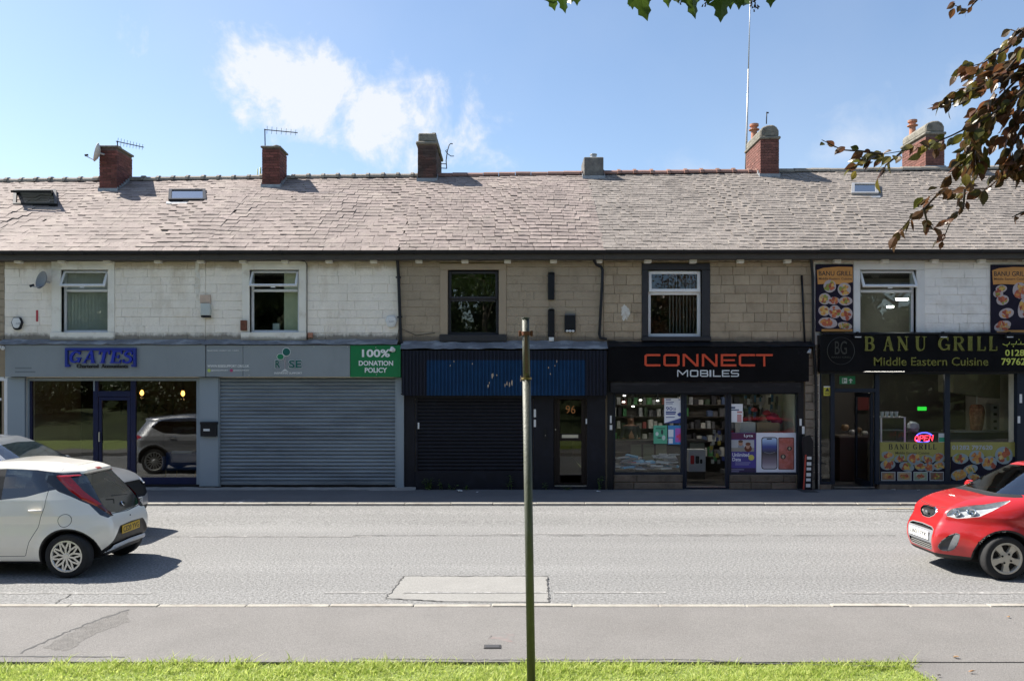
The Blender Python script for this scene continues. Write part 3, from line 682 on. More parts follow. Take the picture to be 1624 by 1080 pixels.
# ------------------------------------------------------------------ chimneys
def chimney(house, pxa, pxb, pytop, pybase, depth, m, core, style, label=None):
    b = roof_hit((pxa + pxb) / 2, pybase); Y0 = b.y; x0, x1 = wx(pxa, Y0), wx(pxb, Y0); z1 = wz(pytop, Y0); z0 = b.z - .1
    Y1 = Y0 + depth; ch = group_part('chimney', house, ((x0 + x1) / 2, (Y0 + Y1) / 2, z0))
    if label: ch['label'] = label
    MB().box(x0 + .012, x1 - .012, Y0 + .012, Y1 - .012, z0 - .6, z1).build('stack', core, ch, bevel=0 if m else .02)
    if m:
        cache = {}; rr = random.Random(int(pxa)); z = z0 - .02; row = 0; bl, bh, gp = .215, .065, .010
        def brick(xa, xb, ya, yb, z):
            dims = (round(xb - xa, 3), round(yb - ya, 3))
            if dims not in cache:
                mb = MB().box(-dims[0] / 2, dims[0] / 2, -dims[1] / 2, dims[1] / 2, -bh / 2, bh / 2)
                me = bpy.data.meshes.new('brick'); me.from_pydata(mb.v, [], mb.f); me.materials.append(m); cache[dims] = me
            put('brick', cache[dims], ch, None, ((xa + xb) / 2 + rr.uniform(-.002, .002), (ya + yb) / 2 + rr.uniform(-.002, .002), z + bh / 2))
        while z + bh < z1:
            off = .5 if row % 2 else 1
            for (lo, hi_, fixed, ax) in ((x0, x1, Y0, 'x'), (Y0 + .11, Y1, x0 if (x0 + x1) / 2 > 0 else x1 - .1025, 'y')):
                p = lo; first = True
                if row % 2 and ax == 'y': p = lo
                while p < hi_ - .03:
                    l = bl * off if first else bl; first = False; e = min(p + l, hi_)
                    if ax == 'x': brick(p, e - gp if e < hi_ else e, fixed, fixed + .1025, z)
                    else: brick(fixed, fixed + .1025, p, e - gp, z)
                    p = e
            z += bh + gp; row += 1
    ov = .035
    if style == 'slab':
        MB().box(x0 - ov, x1 + ov, Y0 - ov, Y1 + ov, z1, z1 + .055).build('cap', m_conc, ch, bevel=.012)
        MB().lathe([(.0, .0), (.11, 0), (.09, .1), (.06, .12), (0, .12)], ((x0 + x1) / 2 + .05, (Y0 + Y1) / 2, z1 + .055), 'Z', 12).build('pot', m_conc, ch)
    elif style == 'big':
        MB().box(x0 - .05, x1 + .05, Y0 - .05, Y1 + .05, z1, z1 + .09).build('cap', m_conc, ch, bevel=.025); MB().box(x0 + .01, x1 - .01, Y0 + .01, Y1 - .01, z1 + .091, z1 + .33).build('cap_block', m_conc, ch, bevel=.03)
        MB().box((x0 + x1) / 2 + .12, x1 - .02, Y0 + .1, Y0 + .4, z1 + .331, z1 + .37).build('mortar', m_conc, ch, bevel=.015)
    elif style == 'dome':
        MB().box(x0 - .04, x1 + .04, Y0 - .04, Y1 + .04, z1, z1 + .08).build('cap', m_conc, ch, bevel=.02)
        P = [(x0, z1 + .081), (x1, z1 + .081), (x1 + .0, z1 + .24), (x1 - .06, z1 + .34), (x0 + .36, z1 + .40), (x0 + .2, z1 + .39), (x0 + .05, z1 + .33), (x0, z1 + .24)]
        MB().prism(P, Y0 + .0, Y1 - .02).build('cap_block', m_conc, ch, bevel=.03)
        pc = ((x0 + x1) / 2 - .12, Y1 - .35, z1 + .3)
        MB().lathe([(.09, 0), (.085, .25), (.15, .27), (.15, .29), (.09, .31), (.09, .36), (.13, .38), (.13, .44), (.0, .44)], pc, 'Z', 14).build('pot', m_terra, ch)
    # lead at the foot
    ft = MB(); zf = b.z
    ft.box(x0 - .03, x1 + .03, Y0 - .025, Y0 - .012, zf - .1, zf + .12)
    for i in range(int(depth / .12)):
        ya = Y0 + i * .12; t0 = (ya - YE) / (YR - YE)
        if ya + .12 > YR: break
        zz = rp(x1, t0).z
        for xs in ((x1 + .012, x1 + .024), (x0 - .024, x0 - .012)): ft.box(xs[0], xs[1], ya, ya + .118, zz - .05, zz + .16 + random.uniform(-.01, .02))
    ft.build('flashing', m_lead, ch)
    return ch, (x0, x1, Y0, Y1, z1)
CH = {}
CH[1] = chimney(HS['A'], 157.5, 185, 234.5, 306, .92, m_brick, m_mort, 'slab')
CH[2] = chimney(HS['B'], 415.5, 443.5, 235, 300, .72, m_brick, m_mort, 'slab')
CH[3] = chimney(HS['C'], 662.5, 692, 230, 290, 1.7, m_brickd, m_mort, 'big')
CH[4] = chimney(HS['D'], 925.5, 958, 249, 286, .9, None, m_render, 'flat', 'short chimney in dark grey render')
x0, x1, Y0, Y1, z1 = CH[4][1]
MB().lathe([(.085, 0), (.085, .12), (.1, .12), (.1, .15), (0, .15)], ((x0 + x1) / 2 + .02, Y0 + .3, z1 + .002), 'Z', 12).build('pot', m_galv, CH[4][0])
CH[5] = chimney(HS['E'], 1206, 1235.5, 221, 283, 1.4, m_brickp, m_mort, 'dome')
CH[6] = chimney(HS['N1'], 1468, 1498, 214, 270, 1.4, m_brickp, m_mort, 'dome')
# ------------------------------------------------------------------ lettering
def rect_text(name, s, px0, px1, py0, py1, Y, m, parent, ext=.004, bold=0., shear=0., label=None):
    """flat lettering fitted into a photo-pixel box on the plane Y"""
    cu = bpy.data.curves.new('t', 'FONT'); cu.body = s; cu.extrude = .02; cu.offset = bold; cu.shear = shear; cu.resolution_u = 3
    ob = bpy.data.objects.new('t', cu); COL.objects.link(ob)
    bpy.context.view_layer.update()
    dg = bpy.context.evaluated_depsgraph_get(); me = bpy.data.meshes.new_from_object(ob.evaluated_get(dg))
    bpy.data.objects.remove(ob); bpy.data.curves.remove(cu)
    V = np.empty(len(me.vertices) * 3); me.vertices.foreach_get('co', V); V = V.reshape(-1, 3)
    lo, hi = V.min(0), V.max(0); x0, x1, z0, z1 = wx(px0, Y), wx(px1, Y), wz(py1, Y), wz(py0, Y)
    U = np.empty_like(V)
    U[:, 0] = (V[:, 0] - lo[0]) / (hi[0] - lo[0]) * (x1 - x0) - (x1 - x0) / 2
    U[:, 2] = (V[:, 1] - lo[1]) / (hi[1] - lo[1]) * (z1 - z0) - (z1 - z0) / 2
    U[:, 1] = -(V[:, 2] - lo[2]) / (hi[2] - lo[2] + 1e-9) * ext
    me.vertices.foreach_set('co', U.ravel()); me.update(); me.name = name; me.materials.clear(); me.materials.append(m)
    o = put(name, me, parent, None, ((x0 + x1) / 2, Y - .0005, (z0 + z1) / 2))
    if label: o['label'] = label
    return o
def arc(cx, cy, rx, ry, a0, a1, n=10):
    return [(cx + rx * math.cos(R(a0 + (a1 - a0) * i / n)), cy + ry * math.sin(R(a0 + (a1 - a0) * i / n))) for i in range(n + 1)]
def ln(*p): return list(p)
T, t_ = .20, .09
SER = {   # slab serif capitals in a unit box: (polyline, widths)
 'G': [(arc(.5, .5, .40, .42, 50, 320, 16), [t_, .12, .16, T, T, T, .16, .12, t_, t_]), (ln((.86, .06), (.86, .44)), .16), (ln((.58, .41), (1., .41)), .08), (ln((.80, .95), (.80, .68)), .07)],
 'A': [(ln((.46, .98), (.14, .04)), t_), (ln((.50, 1.), (.82, .04)), T), (ln((.24, .34), (.70, .34)), .08), (ln((.0, .035), (.30, .035)), .07), (ln((.64, .035), (1., .035)), .07)],
 'T': [(ln((.5, .04), (.5, .96)), T), (ln((.02, .955), (.98, .955)), .09), (ln((.045, .95), (.045, .70)), .08), (ln((.955, .95), (.955, .70)), .08), (ln((.28, .035), (.72, .035)), .07)],
 'E': [(ln((.26, .04), (.26, .96)), T), (ln((.08, .955), (.90, .955)), .09), (ln((.08, .045), (.92, .045)), .09), (ln((.3, .52), (.68, .52)), .08), (ln((.88, .95), (.88, .74)), .08), (ln((.90, .05), (.90, .28)), .08), (ln((.68, .66), (.68, .38)), .07)],
 'S': [(arc(.5, .74, .32, .22, 25, 200, 9) + arc(.5, .28, .36, .24, 95, -155, 13)[1:], [t_, .12, .14, .16, .17, T, T, .17, .14, .12, t_]), (ln((.83, .97), (.83, .70)), .07), (ln((.12, .03), (.12, .32)), .07)],
 'B': [(ln((.26, .04), (.26, .96)), T), (ln((.08, .955), (.6, .955)) + arc(.58, .745, .26, .21, 85, -90, 8) + ln((.3, .53)), [.08, .08, .16, T, .16, .08, .08]), (arc(.60, .285, .30, .245, 90, -90, 9) + ln((.08, .04)), [.08, .16, T, T, .16, .08])],
 'N': [(ln((.18, .04), (.18, .96)), .09), (ln((.14, .97), (.84, .03)), T), (ln((.82, .04), (.82, .96)), .09), (ln((.02, .965), (.24, .965)), .07), (ln((.66, .965), (.98, .965)), .07), (ln((.03, .035), (.33, .035)), .07)],
 'U': [(ln((.22, .96), (.22, .34)) + arc(.50, .32, .28, .28, 180, 360, 10)[1:] + ln((.78, .96)), [T, T, T, .16, .1, .09, .09, .09]), (ln((.05, .965), (.42, .965)), .07), (ln((.62, .965), (.96, .965)), .07)],
 'R': [(ln((.24, .04), (.24, .96)), T), (ln((.06, .955), (.56, .955)) + arc(.56, .74, .26, .215, 85, -90, 8) + ln((.28, .52)), [.08, .08, .16, T, .16, .08, .08]), (ln((.52, .50), (.84, .06)), T), (ln((.06, .035), (.42, .035)), .07), (ln((.74, .035), (1., .035)), .07)],
 'I': [(ln((.5, .04), (.5, .96)), .30), (ln((.12, .965), (.88, .965)), .07), (ln((.12, .035), (.88, .035)), .07)],
 'L': [(ln((.26, .04), (.26, .96)), T), (ln((.06, .965), (.46, .965)), .07), (ln((.06, .045), (.92, .045)), .09), (ln((.91, .05), (.91, .30)), .08)],
}
S_ = .17
TEC = {   # squared wide capitals
 'C': [(ln((1, .915), (.17, .915), (.085, .83), (.085, .17), (.17, .085), (1, .085)), S_)],
 'O': [(ln((.5, .915), (.17, .915), (.085, .83), (.085, .17), (.17, .085), (.83, .085), (.915, .17), (.915, .83), (.83, .915), (.5, .915)), S_)],
 'N': [(ln((.085, 0), (.085, .93), (.16, .93), (.84, .07), (.915, .07), (.915, 1)), S_)],
 'E': [(ln((1, .915), (.085, .915), (.085, .085), (1, .085)), S_), (ln((.17, .5), (.9, .5)), .14)],
 'T': [(ln((0, .915), (1, .915)), S_), (ln((.5, .83), (.5, 0)), .15)],
 'M': [(ln((.07, 0), (.07, .93), (.14, .93), (.5, .35), (.86, .93), (.93, .93), (.93, 0)), .15)],
 'B': [(ln((.085, .085), (.085, .915), (.80, .915), (.88, .83), (.88, .6), (.78, .5), (.17, .5)), .16), (ln((.8, .5), (.915, .38), (.915, .17), (.83, .085), (.17, .085)), .16)],
 'I': [(ln((.5, 0), (.5, 1)), .24)], 'L': [(ln((.085, 1), (.085, .085), (1, .085)), .16)],
 'S': [(ln((.98, .915), (.17, .915), (.085, .83), (.085, .58), (.17, .5), (.83, .5), (.915, .42), (.915, .17), (.83, .085), (.02, .085)), .16)],
}
def glyph(mb, ch, fontd, x0, x1, z0, z1, Y, d, shear=0., ws=1.):
    W, H = x1 - x0, z1 - z0
    for si, (pl, wd) in enumerate(fontd[ch]):
        n = len(pl); ws_ = [wd] * n if not isinstance(wd, list) else [wd[min(len(wd) - 1, int(i / (n - 1) * (len(wd) - 1) + .5))] for i in range(n)]
        P = [Vector((x0 + p[0] * W + shear * p[1] * H, z0 + p[1] * H)) for p in pl]; Lf = []; Rt = []
        closed = (P[0] - P[-1]).length < 1e-6 and n > 3
        for i, p in enumerate(P):
            if closed: a, b = (P[i - 1] if i > 0 else P[-2]), (P[i + 1] if i < n - 1 else P[1])
            else: a, b = P[max(0, i - 1)], P[min(n - 1, i + 1)]
            d1 = (p - a).normalized() if (p - a).length > 1e-9 else (b - p).normalized(); d2 = (b - p).normalized() if (b - p).length > 1e-9 else d1
            nn = Vector((-(d1.y + d2.y), d1.x + d2.x)); nn = nn.normalized() if nn.length > 1e-6 else Vector((-d1.y, d1.x))
            k = 1 / max(.5, nn.dot(Vector((-d1.y, d1.x)))); hw = ws_[i] * H * .5 * k * ws
            Lf.append(p + nn * hw); Rt.append(p - nn * hw)
        y0 = Y - d - si * .0006; vs = []
        for a, b in zip(Lf, Rt): vs += [(a.x, y0, a.y), (b.x, y0, b.y), (a.x, Y, a.y), (b.x, Y, b.y)]
        fs = []
        for i in range(n - 1):
            q = i * 4; r = q + 4
            fs += [(q, q + 1, r + 1, r), (q, r, r + 2, q + 2), (q + 1, q + 3, r + 3, r + 1)]
        if not closed: e = (n - 1) * 4; fs += [(0, 2, 3, 1), (e, e + 1, e + 3, e + 2)]
        mb.add(vs, fs)
def letters(s, spans, py0, py1, Y, d, m, parent, fontd, shear=0., ws=1., name='letter'):
    for ch, (a, b) in zip(s, spans):
        mb = MB(); glyph(mb, ch, fontd, wx(a, Y), wx(b, Y), wz(py1, Y), wz(py0, Y), Y, d, shear, ws); mb.build(name, m, parent)

# ------------------------------------------------------------------ shopfront materials
m_grey = mat('grey_fascia_panel', (.235, .265, .285), .42, var=.08, vscale=1.2, col2=(.17, .19, .20), amt=.32, scale2=2.2, edge=.35, stretch2=(1, 1, .25))
m_greyp = mat('grey_pilaster', (.26, .31, .35), .45, var=.05, vscale=1.5, col2=(.21, .25, .28), amt=.3, scale2=1.5, edge=.3)
m_shut = mat('grey_shutter_slat', (.20, .24, .275), .36, .3, var=.26, vscale=1.3, col2=(.11, .13, .155), amt=.55, scale2=1.2, edge=.25, stretch=(.5, 1, 3), rvar=.2)
m_green = mat('green_panel', (.0, .17, .052), .4, var=.06, vscale=3)
m_blueL = mat('blue_letter', (.012, .03, .36), .35, var=.1, vscale=10)
m_bluefr = mat('blue_sign_frame', (.012, .028, .24), .35, var=.2, vscale=6)
m_wtxt = mat('white_print', (.74, .76, .76), .6, var=.04); m_btxt = mat('black_print', (.012, .012, .014), .5, var=.1)
m_navyf = mat('navy_window_frame', (.010, .015, .055), .35, spec=.25, var=.2, vscale=6)
m_blkfr = mat('blue_black_frame', (.013, .020, .034), .4, spec=.25, var=.2, vscale=6)
m_blackb = mat('gloss_black_board', (.007, .007, .009), .25, var=.3, vscale=2, rvar=.15, spec=.13)
m_orange = mat('orange_letter', (.62, .075, .03), .4, var=.06); m_wl = mat('silver_white_letter', (.62, .66, .68), .35, var=.06)
m_gold = mat('gold_mirror_letter', (.30, .29, .09), .25, .8, var=.35, vscale=5); m_lime = mat('lime_letter', (.50, .56, .10), .4, var=.1, vscale=5)
m_corr = mat('dark_corrugated_sheet', (.012, .015, .027), .5, 0., spec=.2, var=.2, vscale=4)
m_corrb = mat('blue_painted_corrugation', (.004, .036, .10), .5, 0., spec=.2, var=.22, vscale=3, col2=(.01, .05, .14), amt=.45, scale2=2.2, edge=.3)
m_chip = mat('bare_chipped_paint', (.42, .33, .24), .9, var=.3, vscale=20)
m_wood = mat('brown_door_wood', (.014, .009, .008), .45, spec=.25, var=.3, vscale=6, stretch=(4, 1, .4))
m_pod = mat('dark_plinth_stone', (.16, .12, .085), .9, var=.25, vscale=5, bump=.8, bscale=22, rnd=.2, col2=(.09, .07, .05), amt=.4, scale2=4)
m_sticker = mat('white_sticker', (.68, .69, .68), .6, var=.05)
m_steel = mat('brushed_steel', (.5, .5, .5), .3, .9, var=.1)
YS = F - .20

def flashing(house, pa, pb, py0, py1, proj, m, seed):
    """sheet dressed over the top of a fascia, wavy front edge"""
    rr = random.Random(seed); x0, x1 = wx(pa), wx(pb); n = int((x1 - x0) / .16); mb = MB(); vs = []
    zt, zb = wz(py0), wz(py1, F - proj)
    for i in range(n + 1):
        x = x0 + (x1 - x0) * i / n; j = rr.uniform(-.012, .014)
        vs += [(x, F + .01, zt + j), (x, F - proj + .02, zb + .03 + rr.uniform(-.008, .008)), (x, F - proj - .02 + rr.uniform(-.006, .006), zb + rr.uniform(-.012, .012)), (x, F + .01, zt - .15)]
    fs = []
    for i in range(n):
        a = i * 4; b = a + 4; fs += [(a, a + 1, b + 1, b), (a + 1, a + 2, b + 2, b + 1), (a + 2, a + 3, b + 3, b + 2)]
    return mb.add(vs, fs).build('flashing', m, house)
for k, a, b, y0, y1, pr, m in (('A', 5, 326, 538, 546, .22, m_felt), ('B', 326.2, 632, 538, 546, .22, m_felt), ('C', 637, 962, 540.5, 553, .27, m_felt), ('D', 963, 1288, 541, 549.5, .2, m_black), ('E', 1299, 1662, 527, 530, .2, m_black)):
    flashing(HS[k], a, b, y0, y1, pr, m, int(a))

def pane(name, parent, px0, px1, py0, py1, Y, m=None):
    return bx(name, m or m_shopglass, parent, wx(px0, Y), wx(px1, Y), Y, Y + .008, wz(py1, Y), wz(py0, Y))

m_gateglass = glass('reflective_shop_glass', (.75, .78, .78), 1.8)
# ---- house A: accountants
A = HS['A']
sg = thing('shop_sign', 'grey fascia with raised blue GATES lettering in a blue frame', 'sign', (wx(165), YS, wz(597)), 'fascia signs of the shops')
pbox('board', m_grey, sg, 8, 325.5, 547, 597.5, YS, F + .018, .004); Yb = YS - .001
fr = MB()
for (a, b, c, d) in ((105, 217, 552, 556), (105, 109, 556, 578), (213, 217, 556, 578), (105, 112, 578, 582), (210, 217, 578, 582)):
    fr.box(wx(a, Yb), wx(b, Yb), Yb - .06, Yb, wz(d, Yb), wz(c, Yb))
fr.build('frame', m_bluefr, sg)
letters('GATES', ((110, 128), (132, 152), (155, 172), (174, 193), (194, 210)), 556.5, 576, Yb, .055, m_blueL, sg, SER, shear=.22, ws=1.05)
rect_text('small_lettering', 'Chartered  Accountants', 122, 203, 577.5, 583.5, Yb - .01, m_btxt, sg, .02, .012)
m_ghost = mat('faded_lettering', (.15, .175, .195), .6, var=.1); 
for i, (a, b) in enumerate(((24, 50), (24, 56))): bx('faded_print', m_ghost, sg, wx(a, Yb), wx(b, Yb), Yb - .002, Yb, wz(585 + i * 6, Yb), wz(582.5 + i * 6, Yb))
sp = MB(); Yp = F - .06
pl = pbox('pilaster', m_greyp, A, 12, 39, 598.5, 775, Yp, F + .02, .004); pbox('pilaster', m_greyp, A, 316, 346, 598.5, 771, Yp, F + .02, .004)
sw = group_part('shop_window', A, (wx(179), F + .1, PH))
Yw = F + .03
fr = MB()
for (a, b, c, d) in ((42, 46.5, 600, 768), (311.5, 316, 600, 768)): fr.box(wx(a, Yw), wx(b, Yw), Yw, Yw + .08, wz(d, Yw), wz(c, Yw))
fr.box(wx(42, Yw), wx(316, Yw), Yw - .002, Yw + .08, wz(604, Yw), wz(600, Yw)); fr.build('trim', m_greyp, sw)
fr = MB()
for (a, b, c, d) in ((46.5, 50, 604, 757), (147, 155, 604, 768), (206.5, 214.5, 604, 768), (46.5, 147, 757, 768), (214.5, 311.5, 757, 768), (155, 206.5, 620, 629)):
    fr.box(wx(a, Yw), wx(b, Yw), Yw + .01, Yw + .08, wz(d, Yw), wz(c, Yw))
fr.build('frame', m_navyf, sw, bevel=.006); bx('transom_strip', m_greyp, sw, wx(148, Yw), wx(150, Yw), Yw + .004, Yw + .012, wz(620, Yw), wz(604, Yw))
for (a, b, c, d) in ((49.5, 147.5, 603, 757.5), (214, 312, 603, 757.5), (154.5, 207, 603, 620.5)): pane('pane', sw, a, b, c, d, Yw + .045, m_gateglass)
dr = group_part('door', A, (wx(180), F + .08, PH))
fr = MB()
for (a, b, c, d) in ((155.5, 160.5, 629.5, 770), (201, 206, 629.5, 770), (160.5, 201, 629.5, 635), (160.5, 201, 752, 770)): fr.box(wx(a, Yw), wx(b, Yw), Yw + .02, Yw + .07, wz(d, Yw), wz(c, Yw))
fr.build('frame', m_navyf, dr, bevel=.005); pane('pane', dr, 160, 201.5, 634.5, 752.5, Yw + .045, m_gateglass); bx('handle', m_steel, dr, wx(157.2, Yw), wx(158.8, Yw), Yw - .03, Yw + .02, wz(700, Yw), wz(685, Yw))
pbox('base', m_black, A, 42, 316, 768.2, 777, F + .02, F + .3)
# lit filament lamps, wall lettering and blue sofa inside
m_bulb = emit('warm_bulb', (1, .40, .08), 4)
for i, (a, b, c, wh) in enumerate(((91, 617, 2.6, 'left hand pane'), (225, 623, 2.0, 'right hand pane, nearer the door'), (290, 624, 2.0, 'right hand pane, farthest from door'))):
    Yl = F + c; p = (wx(a, Yl), Yl, wz(b, Yl))
    lp = thing('pendant_lamp', 'warm lit filament lamp behind the %s of the accountants window' % wh, 'lamp', p, 'hanging filament lamps')
    MB().lathe([(0, -.07), (.035, -.05), (.05, 0), (.03, .05), (.015, .08), (0, .08)], p, 'Z', 12).build('bulb', m_bulb, lp, smooth=True)
    MB().tube([(p[0], p[1], p[2] + .08), (p[0], p[1], 2.86)], .006, 5).build('cable', m_black, lp); MB().lathe([(.02, .07), (.03, .08), (.03, .13), (0, .13)], p, 'Z', 10).build('holder', m_black, lp)
    ld = bpy.data.lights.new('lamp_light', 'POINT'); ld.energy = .8; ld.color = (1, .55, .22); ld.shadow_soft_size = .05
    lo = bpy.data.objects.new('lamp_light', ld); COL.objects.link(lo); lo.parent = lp; lo.location = (0, 0, -.12)
m_inw = mat('brown_grey_feature_wall', (.05, .042, .034), .9, var=.15)
Yi = F + 3.1
bx('feature_wall', m_inw, A, XB['A'][0] + .12, XB['A'][1] - .12, Yi, Yi + .1, PH + .01, 2.84)
ws_ = thing('wall_lettering', 'dark GATES lettering on the back wall inside the accountants shop', 'sign', (wx(235, Yi), Yi, wz(655, Yi)))
letters('GATES', ((196, 208), (211, 224), (226, 237), (240, 250), (253, 264)), 641, 654, Yi, .03, m_black, ws_, SER, shear=.2)
fr = MB()
for (a, b, c, d) in ((192, 194, 634, 657), (192, 204, 656, 658), (273, 275, 634, 657), (264, 275, 656, 658), (192, 275, 633, 634.5)): fr.box(wx(a, Yi), wx(b, Yi), Yi - .03, Yi - .002, wz(d, Yi), wz(c, Yi))
fr.build('frame', m_black, ws_)
m_sofa = mat('blue_velvet', (.012, .045, .15), .8, var=.2, vscale=5)
Ys = F + .45; so = thing('sofa', 'low blue sofa with thin wooden legs in the accountants window', 'sofa', (wx(285, Ys), Ys, PH))
bx('back', m_sofa, so, wx(262, Ys), wx(316, Ys), Ys, Ys + .16, wz(746, Ys), wz(717, Ys), .03); bx('seat', m_sofa, so, wx(262, Ys), wx(316, Ys), Ys + .17, Ys + .75, wz(746, Ys), wz(735, Ys), .03)
bx('arm', m_sofa, so, wx(256, Ys), wx(261.8, Ys), Ys, Ys + .75, wz(746, Ys), wz(724, Ys), .02)
for a, b in ((262, 0), (309, 0), (262, .65), (309, .65)): MB().tube([(wx(a, Ys), Ys + .04 + b, wz(746, Ys)), (wx(a - 2, Ys), Ys + .02 + b, PH + .005)], [.016, .01], 6).build('leg', plain((.35, .2, .07)), so)
bx('throw', plain((.55, .56, .57)), so, wx(272, Ys), wx(304, Ys), Ys - .012, Ys + .17, wz(719, Ys), wz(715.5, Ys), .01)
lb = thing('letter_box', 'black wall letter box with white label on the pilaster beside the roller shutter', 'letter box', (wx(331), Yp, wz(692)))
pbox('body', m_black, lb, 317.5, 343, 671, 692, Yp - .09, Yp - .001, .006); pbox('label_plate', m_sticker, lb, 322.5, 332.5, 680, 683.5, Yp - .093, Yp - .089)
pbox('lid', m_black, lb, 316.8, 343.7, 669, 673, Yp - .105, Yp - .002, .004)

# ---- house B: charity with roller shutter
B = HS['B']
sg = thing('shop_sign', 'grey and green fascia with tree emblem and RISE lettering', 'sign', (wx(480), YS, wz(597)), 'fascia signs of the shops')
pbox('board', m_grey, sg, 327, 385, 547.5, 597.5, YS, F + .018, .003); pbox('board', m_grey, sg, 385.6, 555, 547.5, 597.5, YS - .001, F + .018, .003); pbox('green_panel', m_green, sg, 555.5, 635.5, 547.5, 598, YS - .003, F + .018, .003)
Yb = YS - .005
m_em1 = mat('teal_green', (.0, .10, .085), .45); m_em2 = mat('leaf_green', (.0, .17, .07), .45); m_trunk_w = mat('pale_stem', (.45, .38, .40), .5)
def pd(name, m, c, r, z, ry=None, par=sg): return MB().disc((wx(c[0], Yb), wz(c[1], Yb)), r / 70.5, (ry or r) / 70.5, Yb - z, Yb - z + .003, 24).build(name, m, par)
pd('halo', m_wtxt, (454.2, 558.2), 6.8, .002); pd('crown_disc', m_em1, (454.2, 558.2), 6., .005); pd('halo', m_wtxt, (444.8, 565.8), 5.9, .0025, 5.); pd('crown_disc', m_em2, (444.8, 565.8), 5.2, .006, 4.4)
for (c_, a, b) in (('R', 436.5, 444.5), ('SE', 458, 478.5)):
    rect_text('lettering', c_, a - .5, b + .5, 570.6, 584.2, Yb - .001, m_wtxt, sg, .002, .012); rect_text('lettering', c_, a, b, 571, 583.8, Yb - .0035, m_em1, sg, .003, .012)
MB().tube([(wx(449, Yb), Yb - .004, wz(569, Yb)), (wx(452, Yb), Yb - .004, wz(573, Yb)), (wx(452, Yb), Yb - .004, wz(586, Yb))], .008, 6).build('stem', m_trunk_w, sg)
MB().tube([(wx(454, Yb), Yb - .005, wz(564, Yb)), (wx(452.4, Yb), Yb - .005, wz(574, Yb))], .006, 6).build('stem', m_trunk_w, sg)
mb = MB()
for i in range(9): mb.tube([(wx(452, Yb), Yb - .003, wz(585, Yb)), (wx(446 + i * 1.5, Yb), Yb - .003, wz(590, Yb))], .004, 4)
mb.build('root', m_wtxt, sg)
rect_text('small_lettering', 'INSPIRING SUPPORT', 435, 479, 590.2, 593.2, Yb - .001, m_wtxt, sg, .003, .02)
rect_text('small_lettering', 'REGISTERED CHARITY NO. 1186802', 329, 379, 555, 557, Yb - .001, m_wtxt, sg, .003, .01); rect_text('web_address', 'WWW.RISESUPPORT.ORG.UK', 329, 395.5, 578.5, 582.5, Yb - .001, m_wtxt, sg, .003, .02)
rect_text('small_lettering', '@RISESUPPORT', 335, 362, 586, 589, Yb - .001, m_wtxt, sg, .003, .01); rect_text('small_lettering', '@RISESUPPORT', 370, 395.5, 586, 589, Yb - .001, m_wtxt, sg, .003, .01)
pd('icon', plain((.5, .6, .12)), (331.5, 587.5), 2.6, .003); pd('icon', plain((.45, .05, .16)), (367, 587.5), 2.4, .003)
rect_text('green_lettering', '100%', 574, 618.5, 554, 566.5, Yb - .001, m_wtxt, sg, .004, .03); rect_text('green_lettering', 'DONATION', 569, 623.5, 572, 580, Yb - .001, m_wtxt, sg, .004, .03); rect_text('green_lettering', 'POLICY', 578.5, 614, 583, 591, Yb - .001, m_wtxt, sg, .004, .03)
for a, b in ((329, 550), (395, 550), (395, 595), (329, 595), (498, 550), (551, 550), (596, 551), (597, 594)): pd('screw', m_steel, (a, b), .9, .004)
pbox('pilaster', m_greyp, B, 629, 640.5, 598.5, 773, Yp, F + .02, .003)
rs = group_part('roller_shutter', B, (wx(488), F, PH)); z0s, z1s = wz(769), wz(599.5); nS = 28; ph_ = (z1s - z0s - .09) / nS
prof = [(.004, 0), (-.012, .14), (-.02, .36), (-.02, .62), (-.010, .84), (.008, .90), (.008, 1)]
x0, x1 = wx(349), wx(627)
V = [(x, y, z * ph_) for x in (-(x1 - x0) / 2, (x1 - x0) / 2) for (y, z) in prof]; n = len(prof)
sm_ = bpy.data.meshes.new('slat'); sm_.from_pydata(V, [], [(i, i + n, i + n + 1, i + 1) for i in range(n - 1)]); sm_.materials.append(m_shut)
for i in range(nS): put('slat', sm_, rs, None, ((x0 + x1) / 2, F + .02 + random.uniform(-.002, .002), z0s + .09 + i * ph_))
bx('bottom_bar', m_shut, rs, x0, x1, F + .0, F + .03, z0s, z0s + .088, .008)
for a, b in ((346, 349.2), (626.8, 629.2)): bx('guide_rail', m_greyp, rs, wx(a), wx(b), F - .03, F + .06, z0s - .03, z1s)
bx('shutter_backing', m_dark, B, x0, x1, F + .06, F + .1, PH + .01, z1s)
pbox('base', m_black, B, 316.5, 640, 771.5, 778, F - .02, F + .02)
m_apron = mat('concrete_apron', (.24, .235, .225), .92, var=.25, vscale=4, bump=.8, bscale=25)
ap = MB(); rr = random.Random(4); n = 40; vs = []
for i in range(n + 1):
    x = wx(215) + (wx(660) - wx(215)) * i / n; e = .13 + rr.uniform(-.03, .03) + (.12 if i > 33 else 0) * (1 - abs(i - 36) / 5)
    vs += [(x, F - .025, PH + .055 + rr.uniform(-.006, .006)), (x, F - .025 - e, PH + .004)]
tag(ap.add(vs, [(2 * i, 2 * i + 1, 2 * i + 3, 2 * i + 2) for i in range(n)]).build('pavement_apron', m_apron), kind='structure')

